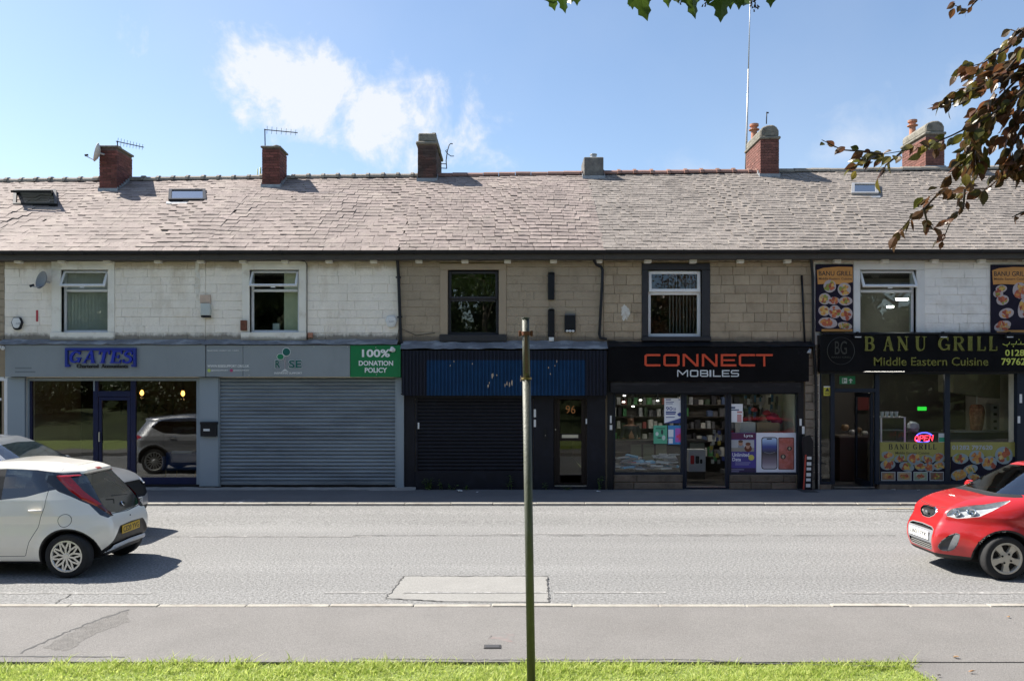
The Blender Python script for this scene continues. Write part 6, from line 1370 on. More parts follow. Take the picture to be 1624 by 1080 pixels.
# alarms and boxes
def hexbox(label, cx, cy, w, h, m1, m2, txt):
    t = thing('alarm_box', label, 'alarm', pt(cx, cy, F)); s = 1 / 69.7
    P = [(wx(cx) + a * w * s, wz(cy) + b * h * s) for a, b in ((-.3, .5), (.3, .5), (.5, .1), (.32, -.38), (.15, -.5), (-.15, -.5), (-.32, -.38), (-.5, .1))]
    MB().prism(P, F - .07, F - .002).build('case', m1, t, bevel=.012); c = (wx(cx), wz(cy))
    Q = [(c[0] + (p[0] - c[0]) * .8, c[1] + (p[1] - c[1]) * .8 + .012) for p in P]; MB().prism(Q, F - .085, F - .069).build('front', m2, t, bevel=.006); rect_text('lettering', txt, cx - w * .22, cx + w * .22, cy - 2, cy + 1, F - .0855, mat('grey_print', (.3, .32, .35), .6), t, .002)
hexbox('white hexagonal alarm box with dark edge beside the left satellite dish', 29, 513.5, 18, 20, m_black, m_sticker, 'ALARM'); hexbox('white shield shaped alarm box above the green sign', 621, 510.5, 19, 18, m_sticker, m_sticker, 'ALARM')
t = thing('junction_box', 'grey meter box with peach top panel on the cream wall', 'junction box', pt(325, 505, F))
pbox('top_panel', mat('peach_board', (.55, .42, .33), .8, var=.15, vscale=8), t, 317, 333, 467.5, 481, F - .05, F - .002, .004); pbox('box', mat('pale_grey_box', (.48, .52, .50), .5, var=.06), t, 318, 332.5, 481.2, 500, F - .12, F - .002, .006); pbox('vent', m_black, t, 318.6, 332, 500.2, 503.2, F - .11, F - .002)
tag(pbox('rusty_box', m_rust, None, 381, 390.5, 508, 524, F - .09, F - .019, .006), 'rusty brown box fixed beside the open window over the shutter', 'wall box')
tag(pbox('clay_vent', m_terra, None, 488, 495.5, 527.5, 535.5, F - .06, F - .002, .006), 'small terracotta vent low on the cream wall above the shutter', 'vent')
tag(pbox('red_tape', mat('red_tape', (.45, .05, .06), .7), None, 57, 60.5, 492, 510, F - .0065, F - .0045), 'short red paint dash on the cream wall under the dish', 'paint mark')
def smear(cx, cy, w, h, m, label):
    tag(MB().disc((wx(cx), wz(cy)), w / 139, h / 139, F - .0075, F - .0055, 26, .22).build('paint_patch', m, None), label, 'paint mark')
smear(991.5, 496, 13, 24, mat('white_paint_patch', (.60, .585, .54), .9, var=.1, vscale=20, col2=(.40, .33, .24), amt=.4, scale2=16), 'rough white paint patch on the sandstone wall left of the black framed window')
smear(1251, 480, 2.6, 88, mat('chalky_streak', (.42, .36, .27), .9, var=.2, vscale=10, col2=(.36, .285, .19), amt=.7, scale2=9), 'pale chalky vertical streak on the sandstone wall near the conduit')
smear(313, 442, 8, 62, mat('ochre_stain', (.60, .51, .37), .88, var=.15, vscale=8, col2=(.70, .675, .61), amt=.8, scale2=6), 'ochre water stain running down the cream wall under the gutter')
smear(386.5, 531, 6, 16, mat('rust_stain', (.38, .20, .10), .9, var=.2, vscale=9, col2=(.62, .56, .48), amt=.5, scale2=9), 'rust stain running down from the rusty box')
def cctv(x, y, Y, label, m=m_sticker):
    t = thing('security_camera', label, 'camera', pt(x, y, Y)); p = Vector(pt(x, y, Y))
    MB().lathe([(0, 0), (.045, 0), (.045, -.02), (0, -.02)], p, 'Y', 14).build('base', m, t); MB().tube([p + Vector((0, -.02, 0)), p + Vector((0, -.10, .03))], .018, 8).build('bracket', m, t); a = p + Vector((.0, -.12, .04))
    MB().tube([a, a + Vector((-.03, -.05, -.07)), a + Vector((-.035, -.06, -.085))], [.045, .045, .036], 14).build('body', m, t, smooth=False); MB().lathe([(0, 0), (.03, 0)], a + Vector((-.036, -.062, -.088)), 'Y', 10).build('lens', m_hubdark, t)
cctv(624, 555, YS - .003, 'white security camera on the corner of the green sign'); cctv(5, 552, F - .2, 'white security camera at the left end of the grey fascia'); cctv(1280.5, 558, F - .02, 'grey dome security camera beside the black phone shop sign', m_galv)
# satellite dishes
def dish(c, r, dirv, m, label, arm):
    t = thing('satellite_dish', label, 'satellite dish', c); c = Vector(c); d = Vector(dirv).normalized(); q = d.to_track_quat('Z', 'Y'); mb = MB(); prof = [(0, 0), (r * .4, .012), (r * .75, .045), (r, .085), (r * 1.02, .09), (r, .078), (r * .75, .035), (r * .4, .002), (0, -.008)]
    mb.lathe(prof, (0, 0, 0), 'Z', 28); mb.v = [tuple(c + q @ Vector((x, y * 1.1, z))) for x, y, z in mb.v]; mb.build('reflector', m, t, smooth=True)
    e = c + q @ Vector((0, -r * .95, .10)); tip = c + Vector(arm); MB().tube([c + q @ Vector((0, -r * .6, 0)), e, tip], .012, 6).build('arm', m_galv, t); MB().tube([tip, tip + (c - tip).normalized() * .09], [.03, .024], 10).build('receiver', m_black, t); MB().tube([c, c - d * .12], .025, 8).build('mount', m_galv, t)
dish(pt(71, 446, F - .14), .185, (-.55, -1, .25), mat('grey_dish', (.23, .245, .26), .6, var=.1), 'grey satellite dish on the cream wall left of the window', (-.22, -.2, -.14))
x0, x1, Y0, Y1, z1 = CH[1][1]; dish((x0 + .06, Y0 - .1, z1 - .18), .23, (-1, -.35, .25), mat('white_dish', (.62, .58, .52), .6, var=.1), 'pale satellite dish on the front of the red brick chimney at left', (-.34, -.12, -.09))
# aerials
def yagi(base, top, a, b, n, el, m, label, boom_mount=True):
    t = thing('tv_aerial', label, 'aerial', base); MB().tube([base, top], .016, 6).build('mast', m, t); MB().tube([a, b], .012, 6).build('boom', m, t); a, b = Vector(a), Vector(b)
    for i in range(n): p = a.lerp(b, (i + .6) / n); MB().tube([p - Vector((0, .02, el * (1 - .3 * i / n))), p + Vector((0, .02, el * (1 - .3 * i / n)))], .0055, 4).build('element', m, t)
yc = Y0 + .3; yagi((x1 - .1, yc, z1 - .3), pt(186, 224, yc), pt(184, 224.5, yc), pt(228, 234, yc), 9, .11, m_black, 'grey comb shaped tv aerial on the leftmost brick chimney')
x0, x1, Y0, Y1, z1 = CH[2][1]; yc = Y0 + .1; yagi((x0 + .06, yc, z1 - .2), pt(420, 205, yc), pt(419, 206, yc), pt(472, 211, yc), 7, .11, m_black, 'comb shaped tv aerial on a mast over the second brick chimney')
x0, x1, Y0, Y1, z1 = CH[3][1]; yc = Y1 - .3; t = thing('bent_aerial', 'bent broken aerial bracket on the side of the dark brick chimney', 'aerial', pt(703, 260, yc))
ptube('bracket', m_black, t, [pt(700, 260, yc), pt(708.5, 260.5, yc)], .012, 6); ptube('bracket', m_black, t, [pt(700, 267, yc), pt(708.5, 267.5, yc)], .012, 6); ptube('mast', m_black, t, [pt(708.5, 268, yc), pt(707.5, 255, yc), pt(709.5, 240, yc), pt(712.5, 230, yc), pt(715, 228, yc), pt(718, 228.6, yc)], .015, 6); ptube('arm', m_black, t, [pt(709, 238, yc), pt(706.5, 239.5, yc), pt(709.5, 244, yc), pt(715, 248, yc), pt(720, 248, yc)], .012, 6)
x0, x1, Y0, Y1, z1 = CH[5][1]; yc = Y1 + .1; t = thing('whip_mast', 'very tall thin pale whip mast beside the rendered brick chimney', 'mast', pt(1183, 275, yc))
ptube('pole', m_galv, t, [pt(1182.5, 285, yc), pt(1184.5, 200, yc), pt(1187, 110, yc)], [.03, .028, .022], 8); ptube('whip', m_galv, t, [pt(1187, 112, yc), pt(1190.5, -30, yc)], [.016, .012], 6)
t = thing('short_aerial', 'short stub aerial on top of the chimney by the whip mast', 'aerial', pt(1215.5, 192, Y0 + .3)); ptube('rod', m_black, t, [pt(1215.5, 197, Y0 + .3), pt(1216, 178, Y0 + .3)], .014, 6); ptube('tip', m_black, t, [pt(1216, 179, Y0 + .3), pt(1219, 179.5, Y0 + .3)], .02, 6)
yc = YR + 1.2; t = thing('lattice_aerial', 'pale green folded aerial behind the ridge left of the second chimney', 'aerial', pt(410, 300, yc)); ptube('rod', mat('green_rod', (.35, .42, .22), .7), t, [pt(408.5, 300, yc), pt(408.5, 268, yc)], .018, 6); ptube('rod', mat('green_rod', (.35, .42, .22), .7), t, [pt(412.5, 300, yc), pt(413, 266, yc)], .03, 6)
# roof windows
def skylight(p0, p1, py0, py1, label, openv=0, m_f=None):
    a, b = roof_hit((p0 + p1) / 2, py1), roof_hit((p0 + p1) / 2, py0); w = (p1 - p0) / 2 * a.y / FPX; up = (b - a); ln_ = up.length; up.normalize(); n = Vector((0, -up.z, up.y)); t = thing('roof_window', label, 'roof window', a); m_f = m_f or m_black
    c = (a + b) / 2 + n * .06; fr = MB()
    for sx in (-1, 1): fr.obox(c + Vector((sx * (w - .04), 0, 0)), (1, 0, 0), up, n, .04, ln_ / 2, .05)
    for su in (-1, 1): fr.obox(c + up * su * (ln_ / 2 - .045), (1, 0, 0), up, n, w - .081, .045, .049)
    fr.build('frame', m_f, t); u2 = up
    if openv: u2 = (up + n * -.35).normalized()
    n2 = Vector((0, -u2.z, u2.y)); cc = c + n * (.02 + (.16 if openv else 0))
    MB().obox(cc, (1, 0, 0), u2, n2, w - .085, ln_ / 2 - .09, .006).build('pane', m_skyg, t)
    if openv:
        f2 = MB()
        for sx in (-1, 1): f2.obox(cc + Vector((sx * (w - .11), 0, 0)), (1, 0, 0), u2, n2, .03, ln_ / 2, .03)
        for su in (-1, 1): f2.obox(cc + u2 * su * (ln_ / 2), (1, 0, 0), u2, n2, w - .05, .03, .031)
        f2.build('sash', m_f, t)
    else: MB().obox(a - up * .10 + n * .035, (1, 0, 0), up, n, w + .06, .10, .008).build('apron', m_lead, t)
m_skyg = glass('rooflight_glass', (.35, .4, .42), 4.5)
MBx = None
skylight(268, 328, 305.5, 322, 'closed dark framed roof window on the pinkish slates between two brick chimneys'); skylight(22, 92, 306, 329, 'open tilted roof window on the slates at the far left', 1); skylight(1349, 1392, 296, 312, 'small pale roof window on the grey slates near the leafy branch', 0, m_galv)

# ------------------------------------------------------------------ printed boards with food pictures
FOODC = [(.42, .10, .04), (.50, .22, .05), (.30, .06, .03), (.55, .34, .08), (.22, .25, .04), (.40, .28, .16), (.60, .45, .2)]
def dishes(par, lst, Y, seed, scale=1.0, plate_m=None):
    """plates of food printed on a board: (x, y, rx, ry) in photo pixels"""
    rr = random.Random(seed)
    for i, (x, y, rx, ry) in enumerate(lst):
        s = Y / FPX; mb = MB(); mb.cur = 0; yy = Y - .0012 - i * .0006; c = (wx(x, Y), wz(y, Y)); ro = rr.uniform(-.4, .4)
        mb.disc(c, rx * s, ry * s, yy, Y, 20, .02, ro); k = rr.randrange(3)
        for j in range(20):
            a = rr.uniform(0, 6.28); d = rr.uniform(0, .7); q = (c[0] + math.cos(a) * d * rx * s, c[1] + math.sin(a) * d * ry * s); mb.cur = 1 + rr.choice((k, k, k + 1, k + 2, rr.randrange(len(FOODC)))) % len(FOODC)
            mb.disc(q, rx * s * rr.uniform(.18, .36), ry * s * rr.uniform(.18, .36), yy - .0006 - j * .0003, yy, 7, .3, rr.uniform(0, 3))
        mb.build('printed_dish', [plate_m or plain((.40, .34, .34))] + [plain(c_, .5) for c_ in FOODC], par)
m_dkprint = mat('dark_navy_print', (.014, .011, .024), .5, spec=.12, var=.3, vscale=6); m_orprint = mat('orange_brush_print', (.52, .24, .055), .5, var=.12, vscale=6, col2=(.42, .17, .04), amt=.3, scale2=4)
def board(x0, x1, y0, y1, label, lst, seed):
    Yb = F - .04; t = thing('food_board', label, 'food board', pt((x0 + x1) / 2, y1, Yb), 'food boards over the grill'); pbox('panel', m_dkprint, t, x0, x1, y0, y1, Yb, F - .001, .004)
    P = [(x0 + 1.5, y0 + 9), (x0 + 12, y0 + 5.5), (x0 + 35, y0 + 3.5), (x0 + 58, y0 + 4), (x0 + 58.5, y0 + 28), (x0 + 40, y0 + 31.5), (x0 + 18, y0 + 30.5), (x0 + 3, y0 + 31.5)]; MB().prism([(wx(a, Yb), wz(b, Yb)) for a, b in P], Yb - .001, Yb).build('brush_stroke', m_orprint, t)
    rect_text('lettering', 'BANU GRILL', x0 + 4.5, x0 + 57, y0 + 10.5, y0 + 18, Yb - .0012, m_btxt, t, .001, .01); rect_text('small_lettering', 'Middle Eastern Cuisine', x0 + 4.5, x0 + 57, y0 + 20.5, y0 + 24.5, Yb - .0012, plain((.08, .04, .02)), t, .001, .01); dishes(t, lst, Yb, seed)
    pbox('strip', m_orprint, t, x0 + 9, x1 - 1, y1 - 4, y1 - .3, Yb - .001, Yb); return t
L1 = [(1316, 454, 10, 10), (1339, 459, 10.5, 10.5), (1308, 474, 9.5, 9), (1322, 477, 9, 6), (1341, 477.5, 11, 7), (1307, 493, 9.5, 8), (1324, 494.5, 10, 10.5), (1342, 498, 10, 10.5), (1313, 512, 15, 8.5), (1340, 516.5, 11.5, 5.5)]
board(1294, 1353, 419.5, 526, 'dark food board with orange heading at the left of the grill window', L1, 3)
L2 = [(1588, 458, 9, 6), (1583, 466, 8, 6), (1618, 461, 12, 13), (1590, 476, 10, 8), (1596, 497, 12, 8), (1590, 517, 14, 8), (1625, 487, 10, 18), (1640, 510, 12, 10)]
board(1572, 1650, 420, 527.5, 'dark food board with orange heading cut off by the right picture edge', L2, 5)

# ------------------------------------------------------------------ phone shop: posters and stock
Yp = Yw + .034
def poster(x0, x1, y0, y1, m, label, Y=Yp):
    t = thing('poster', label, 'poster', pt((x0 + x1) / 2, y1, Y)); pbox('sheet', m, t, x0, x1, y0, y1, Y, Y + .003); return t
def bars(t, lst, m, Y=Yp, name='print'):
    mb = MB()
    for k, (a, b, c, d) in enumerate(lst): mb.box(wx(a, Y), wx(b, Y), Y - .0012 - .0002 * k, Y - .0002, wz(d, Y), wz(c, Y))
    mb.build(name, m, t)
m_wp = mat('white_poster', (.80, .82, .86), .5, var=.04); m_bluet = mat('deep_blue_print', (.03, .06, .25), .5); 
t = poster(1053.5, 1082.5, 631.5, 671, m_wp, 'white 90GB offer poster in the left phone shop window'); MB().prism([(wx(a, Yp), wz(b, Yp)) for a, b in ((1053.5, 671), (1082.5, 671), (1082.5, 662))], Yp - .001, Yp).build('corner_print', m_bluet, t); rect_text('lettering', '90', 1056, 1066.5, 645, 651, Yp - .0005, m_bluet, t, .001, .01); rect_text('lettering', 'GB', 1067, 1072, 646.5, 651, Yp - .0005, m_bluet, t, .001)
bars(t, [(1056, 1072, 652.5, 655), (1056, 1071, 655.8, 657.5), (1056, 1070, 661, 662.2), (1056, 1064, 633, 634.5), (1056, 1069, 637, 638), (1056, 1067, 639.5, 640.5), (1076, 1081, 633, 634.2)], m_bluet); MB().disc((wx(1078, Yp), wz(657, Yp)), .045, .04, Yp - .0016, Yp, 9, .3).build('palm_print', m_bluet, t)
t = poster(1036.5, 1058, 674.5, 703.5, mat('mint_poster', (.10, .42, .26), .5, var=.08), 'mint green accessory poster in the left phone shop window'); bars(t, [(1040, 1055, 678, 680.5)], plain((.05, .22, .14)))
for (a, b, w_, h_, c_) in ((1042, 688, 2.5, 3.2, (.6, .7, .66)), (1050, 685, 2, 4, (.03, .05, .05)), (1046, 694, 4, 1.2, (.03, .08, .06)), (1052.5, 694, 2.8, 4, (.55, .66, .6))): MB().disc((wx(a, Yp), wz(b, Yp)), w_ / 70, h_ / 70, Yp - .0015, Yp, 12).build('print', plain(c_), t)
t = poster(1059.5, 1082, 674.5, 704.5, mat('blue_poster', (.05, .25, .55), .5), 'blue and pink top up card poster beside the shop door'); bars(t, [(1060, 1068, 681, 693), (1060.5, 1067, 695, 703)], m_wp); bars(t, [(1071, 1079.5, 679, 701)], plain((.45, .12, .5))); bars(t, [(1076, 1082, 688, 698), (1073, 1077, 690, 694)], plain((.7, .06, .16)), Yp - .003)
t = poster(1157, 1178, 640.5, 669.5, m_wp, 'small white price poster in the right phone shop window'); bars(t, [(1158, 1172, 649, 651), (1159, 1166, 645, 648)], plain((.08, .12, .22))); bars(t, [(1169, 1177, 652, 655), (1169, 1176, 657, 669)], plain((.55, .28, .28)), Yp - .002)
t = poster(1158, 1199, 686.2, 751.5, mat('purple_poster', (.06, .05, .28), .45, var=.2, vscale=3), 'purple Lyca unlimited data poster in the right phone shop window')
bars(t, [(1158.5, 1198.5, 686.6, 696.5)], plain((.09, .012, .06))); bars(t, [(1158.5, 1198.5, 742, 751)], plain((.035, .02, .07))); rect_text('lettering', 'Lyca', 1180, 1194, 688.5, 694, Yp - .0018, m_wp, t, .001, .015); rect_text('lettering', 'Unlimited', 1161.5, 1188, 718, 724, Yp - .0006, m_wp, t, .001, .012); rect_text('lettering', 'Data', 1161.5, 1175, 725.5, 731, Yp - .0006, m_wp, t, .001, .012)
bars(t, [(1159, 1196, 697.5, 716)], plain((.42, .43, .45))); bars(t, [(1159, 1196, 710, 716)], plain((.28, .26, .22)), Yp - .002)
for (a, b, w_, h_, c_, dz) in ((1175, 710, 5, 6.5, (.25, .27, .3), .003), (1174.5, 702.5, 3.6, 4.6, (.40, .22, .14), .004), (1174.5, 699.8, 3.8, 2.2, (.10, .05, .03), .005), (1186.5, 711, 6, 5.5, (.12, .03, .015), .0035), (1186, 707.5, 3.2, 4.2, (.46, .26, .18), .005), (1186.3, 704, 4.2, 2.6, (.16, .05, .02), .006), (1191.5, 725.5, 4.6, 4.6, (.55, .5, .1), .002)): MB().disc((wx(a, Yp), wz(b, Yp)), w_ / 70, h_ / 70, Yp - dz, Yp, 16, .04).build('photo_print', plain(c_), t)
bars(t, [(1166, 1190, 733, 734), (1166, 1188, 736, 737), (1159, 1180, 744, 745), (1159, 1172, 747, 748)], plain((.3, .3, .45)))
t = poster(1199.5, 1265.5, 686.2, 752, mat('pale_lilac_panel', (.74, .76, .84), .4, var=.05), 'pale window panel picturing two smartphones in the phone shop')
def rrect(x0, x1, y0, y1, r, Y, d): 
    P = []
    for (cx, cy, a0) in ((x1 - r, y0 + r, 0), (x0 + r, y0 + r, 90), (x0 + r, y1 - r, 180), (x1 - r, y1 - r, 270)): P += [(wx(cx + r * math.cos(R(a0 + k * 30)), Y), wz(cy - r * math.sin(R(a0 + k * 30)), Y)) for k in range(4)]
    return MB().prism(P, Y - d, Y)
def gradm(name, stops, z0, z1):
    m = bpy.data.materials.new(name); m.use_nodes = True; tt = m.node_tree; g = N(tt, 'ShaderNodeNewGeometry'); sx = N(tt, 'ShaderNodeSeparateXYZ'); L(tt, g.outputs['Position'], sx.inputs[0]); mr = N(tt, 'ShaderNodeMapRange'); mr.inputs[1].default_value = z0; mr.inputs[2].default_value = z1; L(tt, sx.outputs['Z'], mr.inputs[0]); cr = N(tt, 'ShaderNodeValToRGB'); L(tt, mr.outputs[0], cr.inputs[0]); e = cr.color_ramp.elements
    e[0].position, e[0].color = stops[0][0], (*stops[0][1], 1); e[1].position, e[1].color = stops[-1][0], (*stops[-1][1], 1)
    for p_, c_ in stops[1:-1]: n_ = e.new(p_); n_.color = (*c_, 1)
    L(tt, cr.outputs[0], tt.nodes['Principled BSDF'].inputs['Base Color']); return m
rrect(1207.5, 1233, 693, 744, 4, Yp, .002).build('phone_frame', m_btxt, t); rrect(1208.8, 1231.7, 694.3, 742.7, 3.2, Yp, .0035).build('phone_screen', gradm('phone_wallpaper', [(0, (.55, .5, .55)), (.2, (.25, .2, .25)), (.5, (.05, .045, .05)), (.72, (.05, .08, .30)), (.9, (.35, .5, .75)), (1, (.5, .6, .75))], wz(743, Yp), wz(694, Yp)), t)
bars(t, [(1216, 1224, 695, 696.8)], m_btxt, Yp - .004); ptube('swirl_print', plain((.3, .3, .32)), t, [pt(1212, 717, Yp - .004), pt(1220, 719, Yp - .004), pt(1229, 717, Yp - .004)], .006, 4)
rrect(1234.3, 1259.5, 693.5, 744.5, 2, Yp, .002).build('phone_frame', plain((.10, .05, .04)), t); rrect(1235.3, 1258.4, 694.5, 743.5, 1.5, Yp, .0035).build('phone_screen', mat('coral_wallpaper', (.42, .11, .08), .5, var=.3, vscale=9, col2=(.5, .16, .14), amt=.6, scale2=7), t)
for (a, b, r_) in ((1252, 711, 4), (1242, 724, 4.4)): MB().disc((wx(a, Yp), wz(b, Yp)), r_ / 70, r_ / 70 * .9, Yp - .0045, Yp, 14).build('print', plain((.06, .05, .04)), t); MB().disc((wx(a, Yp), wz(b, Yp)), r_ / 170, r_ / 120, Yp - .0055, Yp, 12).build('print', plain((.45, .38, .28)), t)
# window bed of packs
m_bed = mat('window_bed', (.07, .065, .06), .8); bx('window_bed', m_bed, HS['D'], wx(975), wx(1082), Yw + .09, Yw + .85, PH + .3, wz(749)); bx('window_bed', m_bed, HS['D'], wx(1158), wx(1264), Yw + .09, Yw + .85, PH + .3, wz(749))
rr = random.Random(21); PC = [plain(c) for c in ((.45, .46, .47), (.55, .56, .56), (.05, .20, .42), (.10, .34, .55), (.30, .07, .10), (.16, .17, .19), (.08, .09, .12), (.38, .40, .44), (.5, .5, .5), (.22, .24, .28))]
pk = MB().box(-.5, .5, -.5, .5, -.5, .5); 
def packs(n, xr, yr, z0, zr_, sz, label, grp, name, ang=.5, tilt=.2, mats=PC):
    for i in range(n):
        me = bpy.data.meshes.new(name); me.from_pydata(pk.v, [], pk.f); me.materials.append(rr.choice(mats)); x = rr.uniform(*xr); o = put(name, me, None, None, (x, rr.uniform(*yr), z0 + rr.uniform(0, zr_)))
        o.scale = [s_ * rr.uniform(.75, 1.25) for s_ in sz]; o.rotation_euler = (rr.uniform(-tilt, tilt), rr.uniform(-tilt, tilt), rr.uniform(-ang, ang)); tag(o, label, 'pack', grp)
zb = wz(749)
packs(46, (wx(980), wx(1076)), (Yw + .16, Yw + .6), zb + .05, .16, (.24, .16, .035), 'flat accessory pack in the heap at the foot of the phone shop window', 'packs heaped in the left window', 'accessory_pack')
packs(10, (wx(986), wx(1020)), (Yw + .3, Yw + .6), zb + .22, .14, (.24, .16, .035), 'flat accessory pack in the heap at the foot of the phone shop window', 'packs heaped in the left window', 'accessory_pack')
packs(16, (wx(1045), wx(1076)), (Yw + .2, Yw + .6), zb + .2, .18, (.22, .17, .03), 'flat accessory pack in the heap at the foot of the phone shop window', 'packs heaped in the left window', 'accessory_pack', .15, .08, PC[:2] + PC[7:10])
# shelving with boxed goods at the back of the shop
Ysh = F + 3.4; sh = thing('wall_shelving', 'dark shelving full of boxed goods at the back of the phone shop', 'shelving', (wx(1120, Ysh), Ysh, PH)); xa, xb = XB['D'][0] + .15, XB['D'][1] - .15
bx('back_panel', plain((.10, .09, .08)), sh, xa, xb, Ysh + .32, Ysh + .36, PH + .01, 2.8)
for k, z in enumerate((.55, .95, 1.3, 1.62, 1.94, 2.26)): bx('shelf', plain((.06, .05, .045)), sh, xa, xb, Ysh, Ysh + .31, z, z + .025)
ORD = 'first second third fourth fifth sixth seventh eighth ninth tenth eleventh twelfth thirteenth fourteenth fifteenth sixteenth seventeenth eighteenth nineteenth twentieth twenty-first twenty-second twenty-third twenty-fourth twenty-fifth twenty-sixth twenty-seventh twenty-eighth twenty-ninth thirtieth'.split(); SHN = {.575: 'lowest', .975: 'fifth highest', 1.325: 'fourth highest', 1.645: 'third highest', 1.965: 'second highest', 2.285: 'highest'}
GC = [plain(c) for c in ((.6, .6, .6), (.4, .42, .45), (.06, .10, .06), (.38, .09, .09), (.10, .15, .30), (.65, .65, .63), (.14, .14, .16), (.08, .28, .11), (.25, .23, .2), (.04, .04, .05))]
for z in (.575, .975, 1.325, 1.645, 1.965, 2.285):
    x = xa + .05; nb = 0
    while x < xb - .2 and nb < 30:
        w_ = rr.uniform(.07, .14); h_ = rr.uniform(.12, .25)
        if rr.random() < .85:
            gi = rr.choice((0, 0, 1, 2, 2, 3, 4, 5, 5, 6, 6, 6, 7, 8, 9, 9, 9, 1)); nb += 1
            tag(bx('boxed_item', GC[gi], None, x, x + w_, Ysh + .03, Ysh + .22, z, z + h_), '%s box, %s from left on the %s phone shop shelf' % (('white', 'grey', 'dark green', 'red', 'blue', 'white', 'charcoal', 'green', 'brown', 'black')[gi], ORD[nb - 1], SHN[z]), 'box', 'boxed items on the shelves')
        x += w_ + rr.uniform(.01, .06)
ct = thing('shop_counter', 'dark counter with pale glazed front inside the phone shop', 'counter', (wx(1050, F + 2), F + 2, PH)); bx('body', plain((.05, .05, .05)), ct, xa + .1, wx(1118, F + 2), F + 2.0, F + 2.55, PH + .01, 1.05); bx('top', plain((.03, .03, .03)), ct, xa + .05, wx(1122, F + 2), F + 1.96, F + 2.6, 1.055, 1.10); bx('panel', plain((.35, .37, .33)), ct, wx(1094, F + 2), wx(1117, F + 2), F + 1.985, F + 1.998, .70, 1.03)
for a in (1000, 1020, 1040): bx('panel', plain((.16, .2, .14)), ct, wx(a, F + 2), wx(a + 17, F + 2), F + 1.985, F + 1.998, .55, 1.0)  # green panels paint a window reflection onto the counter front
t = thing('speaker_box', 'white carton picturing red and black speakers just inside the open shop door', 'carton', pt(1107, 745, F + 1.2)); Yv = F + 1.2
pbox('carton', plain((.42, .43, .44)), t, 1092, 1119, 713, 748, Yv, Yv + .35, .004)
for (a, b, c, d, c_) in ((1095, 1101, 722, 736, (.4, .02, .02)), (1103, 1109, 723, 735, (.02, .02, .02)), (1110, 1114, 728, 735, (.02, .02, .02))): rrect(a, b, c, d, 1.5, Yv, .003).build('print', plain(c_), t)
HC = [plain(c) for c in ((.10, .30, .12), (.45, .35, .06), (.40, .08, .08), (.3, .3, .3), (.08, .10, .30), (.5, .48, .42))]
for i in range(22): o = bx('hanging_pack', rr.choice(HC), None, 0, .07, 0, .02, 0, .10); o.location = (wx(rr.uniform(1126, 1146), F + 1.3), F + 1.25 + rr.uniform(-.2, .2), wz(rr.uniform(682, 740), F + 1.3)); tag(o, 'small bright pack hanging on the rack inside the open shop door', 'pack', 'packs hanging by the shop door')
for i in range(34): o = bx('hanging_cable', rr.choice([plain((.03, .03, .035)), plain((.1, .1, .11)), plain((.3, .3, .32)), plain((.03, .12, .22))]), None, 0, .06, 0, .02, 0, .17); o.location = (wx(rr.uniform(1180, 1236), F + .9), F + .7 + rr.uniform(0, .4), wz(rr.uniform(630, 668), F + .9)); tag(o, 'cable pack hanging in the upper right phone shop window', 'pack', 'cable packs hanging in the right window')
bx('cream_partition', plain((.42, .43, .34)), HS['D'], wx(1243), wx(1266), Yw + .9, Yw + .95, PH + .3, 2.7); bx('cream_partition', plain((.42, .43, .34)), HS['D'], wx(1262), wx(1264.5), Yw + .1, Yw + .9, PH + .3, 2.7)
bd_ = MB(); random.seed(5)
t = thing('window_stock', 'tan carton with red and pink soft goods piled behind the phone posters', 'carton', pt(1200, 686, F + .5)); bx('carton', plain((.33, .22, .12)), t, wx(1208), wx(1245), Yw + .35, Yw + .75, zb, wz(672)); bx('white_box', plain((.5, .48, .46)), t, wx(1180), wx(1205), Yw + .3, Yw + .7, zb, wz(671))
for i, (a, b, w_, c_) in enumerate(((1225, 662, .16, (.4, .03, .08)), (1216, 655, .10, (.42, .04, .06)), (1196, 650, .08, (.4, .05, .06)), (1232, 668, .14, (.38, .03, .08)), (1188, 676, .09, (.35, .1, .05)))): MB().lathe([(0, -w_ * .6), (w_ * .7, -w_ * .4), (w_, 0), (w_ * .8, w_ * .4), (w_ * .3, w_ * .7), (0, w_ * .75)], pt(a, b, Yw + .6), 'Z', 14).build('soft_toy', plain(c_), t, smooth=True)
m_spot = emit('ceiling_spot', (1, .97, .9), 6)
for i, (a, b) in enumerate(((990, 628), (989, 638), (1016, 635), (1043, 636), (1004, 645))):
    Yc = F + 2.6; t = thing('ceiling_spotlight', 'small lit ceiling spotlight in the left phone shop window, %s' % ('highest one', 'left of middle height', 'third from left', 'rightmost', 'lowest one')[i], 'spotlight', pt(a, b, Yc), 'ceiling spotlights in the phone shop'); MB().lathe([(0, 0), (.035, 0), (.03, .02), (0, .02)], pt(a, b, Yc), 'Z', 12).build('lens', m_spot, t); MB().tube([Vector(pt(a, b, Yc)) + Vector((0, 0, .022)), Vector((wx(a, Yc), Yc, 2.86))], .02, 8).build('stem', m_black, t)
def room_lamp(x, y, z, sx, sy, en, label, col=(1, .95, .86)):
    t = thing('ceiling_panel', label, 'lamp', (x, y, z)); bx('diffuser', emit('panel_glow', col, en), t, x - sx, x + sx, y - sy, y + sy, z, z + .02); bx('housing', m_upvc, t, x - sx - .02, x + sx + .02, y - sy - .02, y + sy + .02, z + .021, z + .05)
room_lamp(wx(1040, F + 2), F + 1.7, 2.80, .5, .12, 6, 'lit ceiling panel inside the phone shop by its counter'); room_lamp(wx(1180, F + 2), F + 1.7, 2.80, .5, .12, 5, 'lit ceiling panel inside the phone shop by its right window')
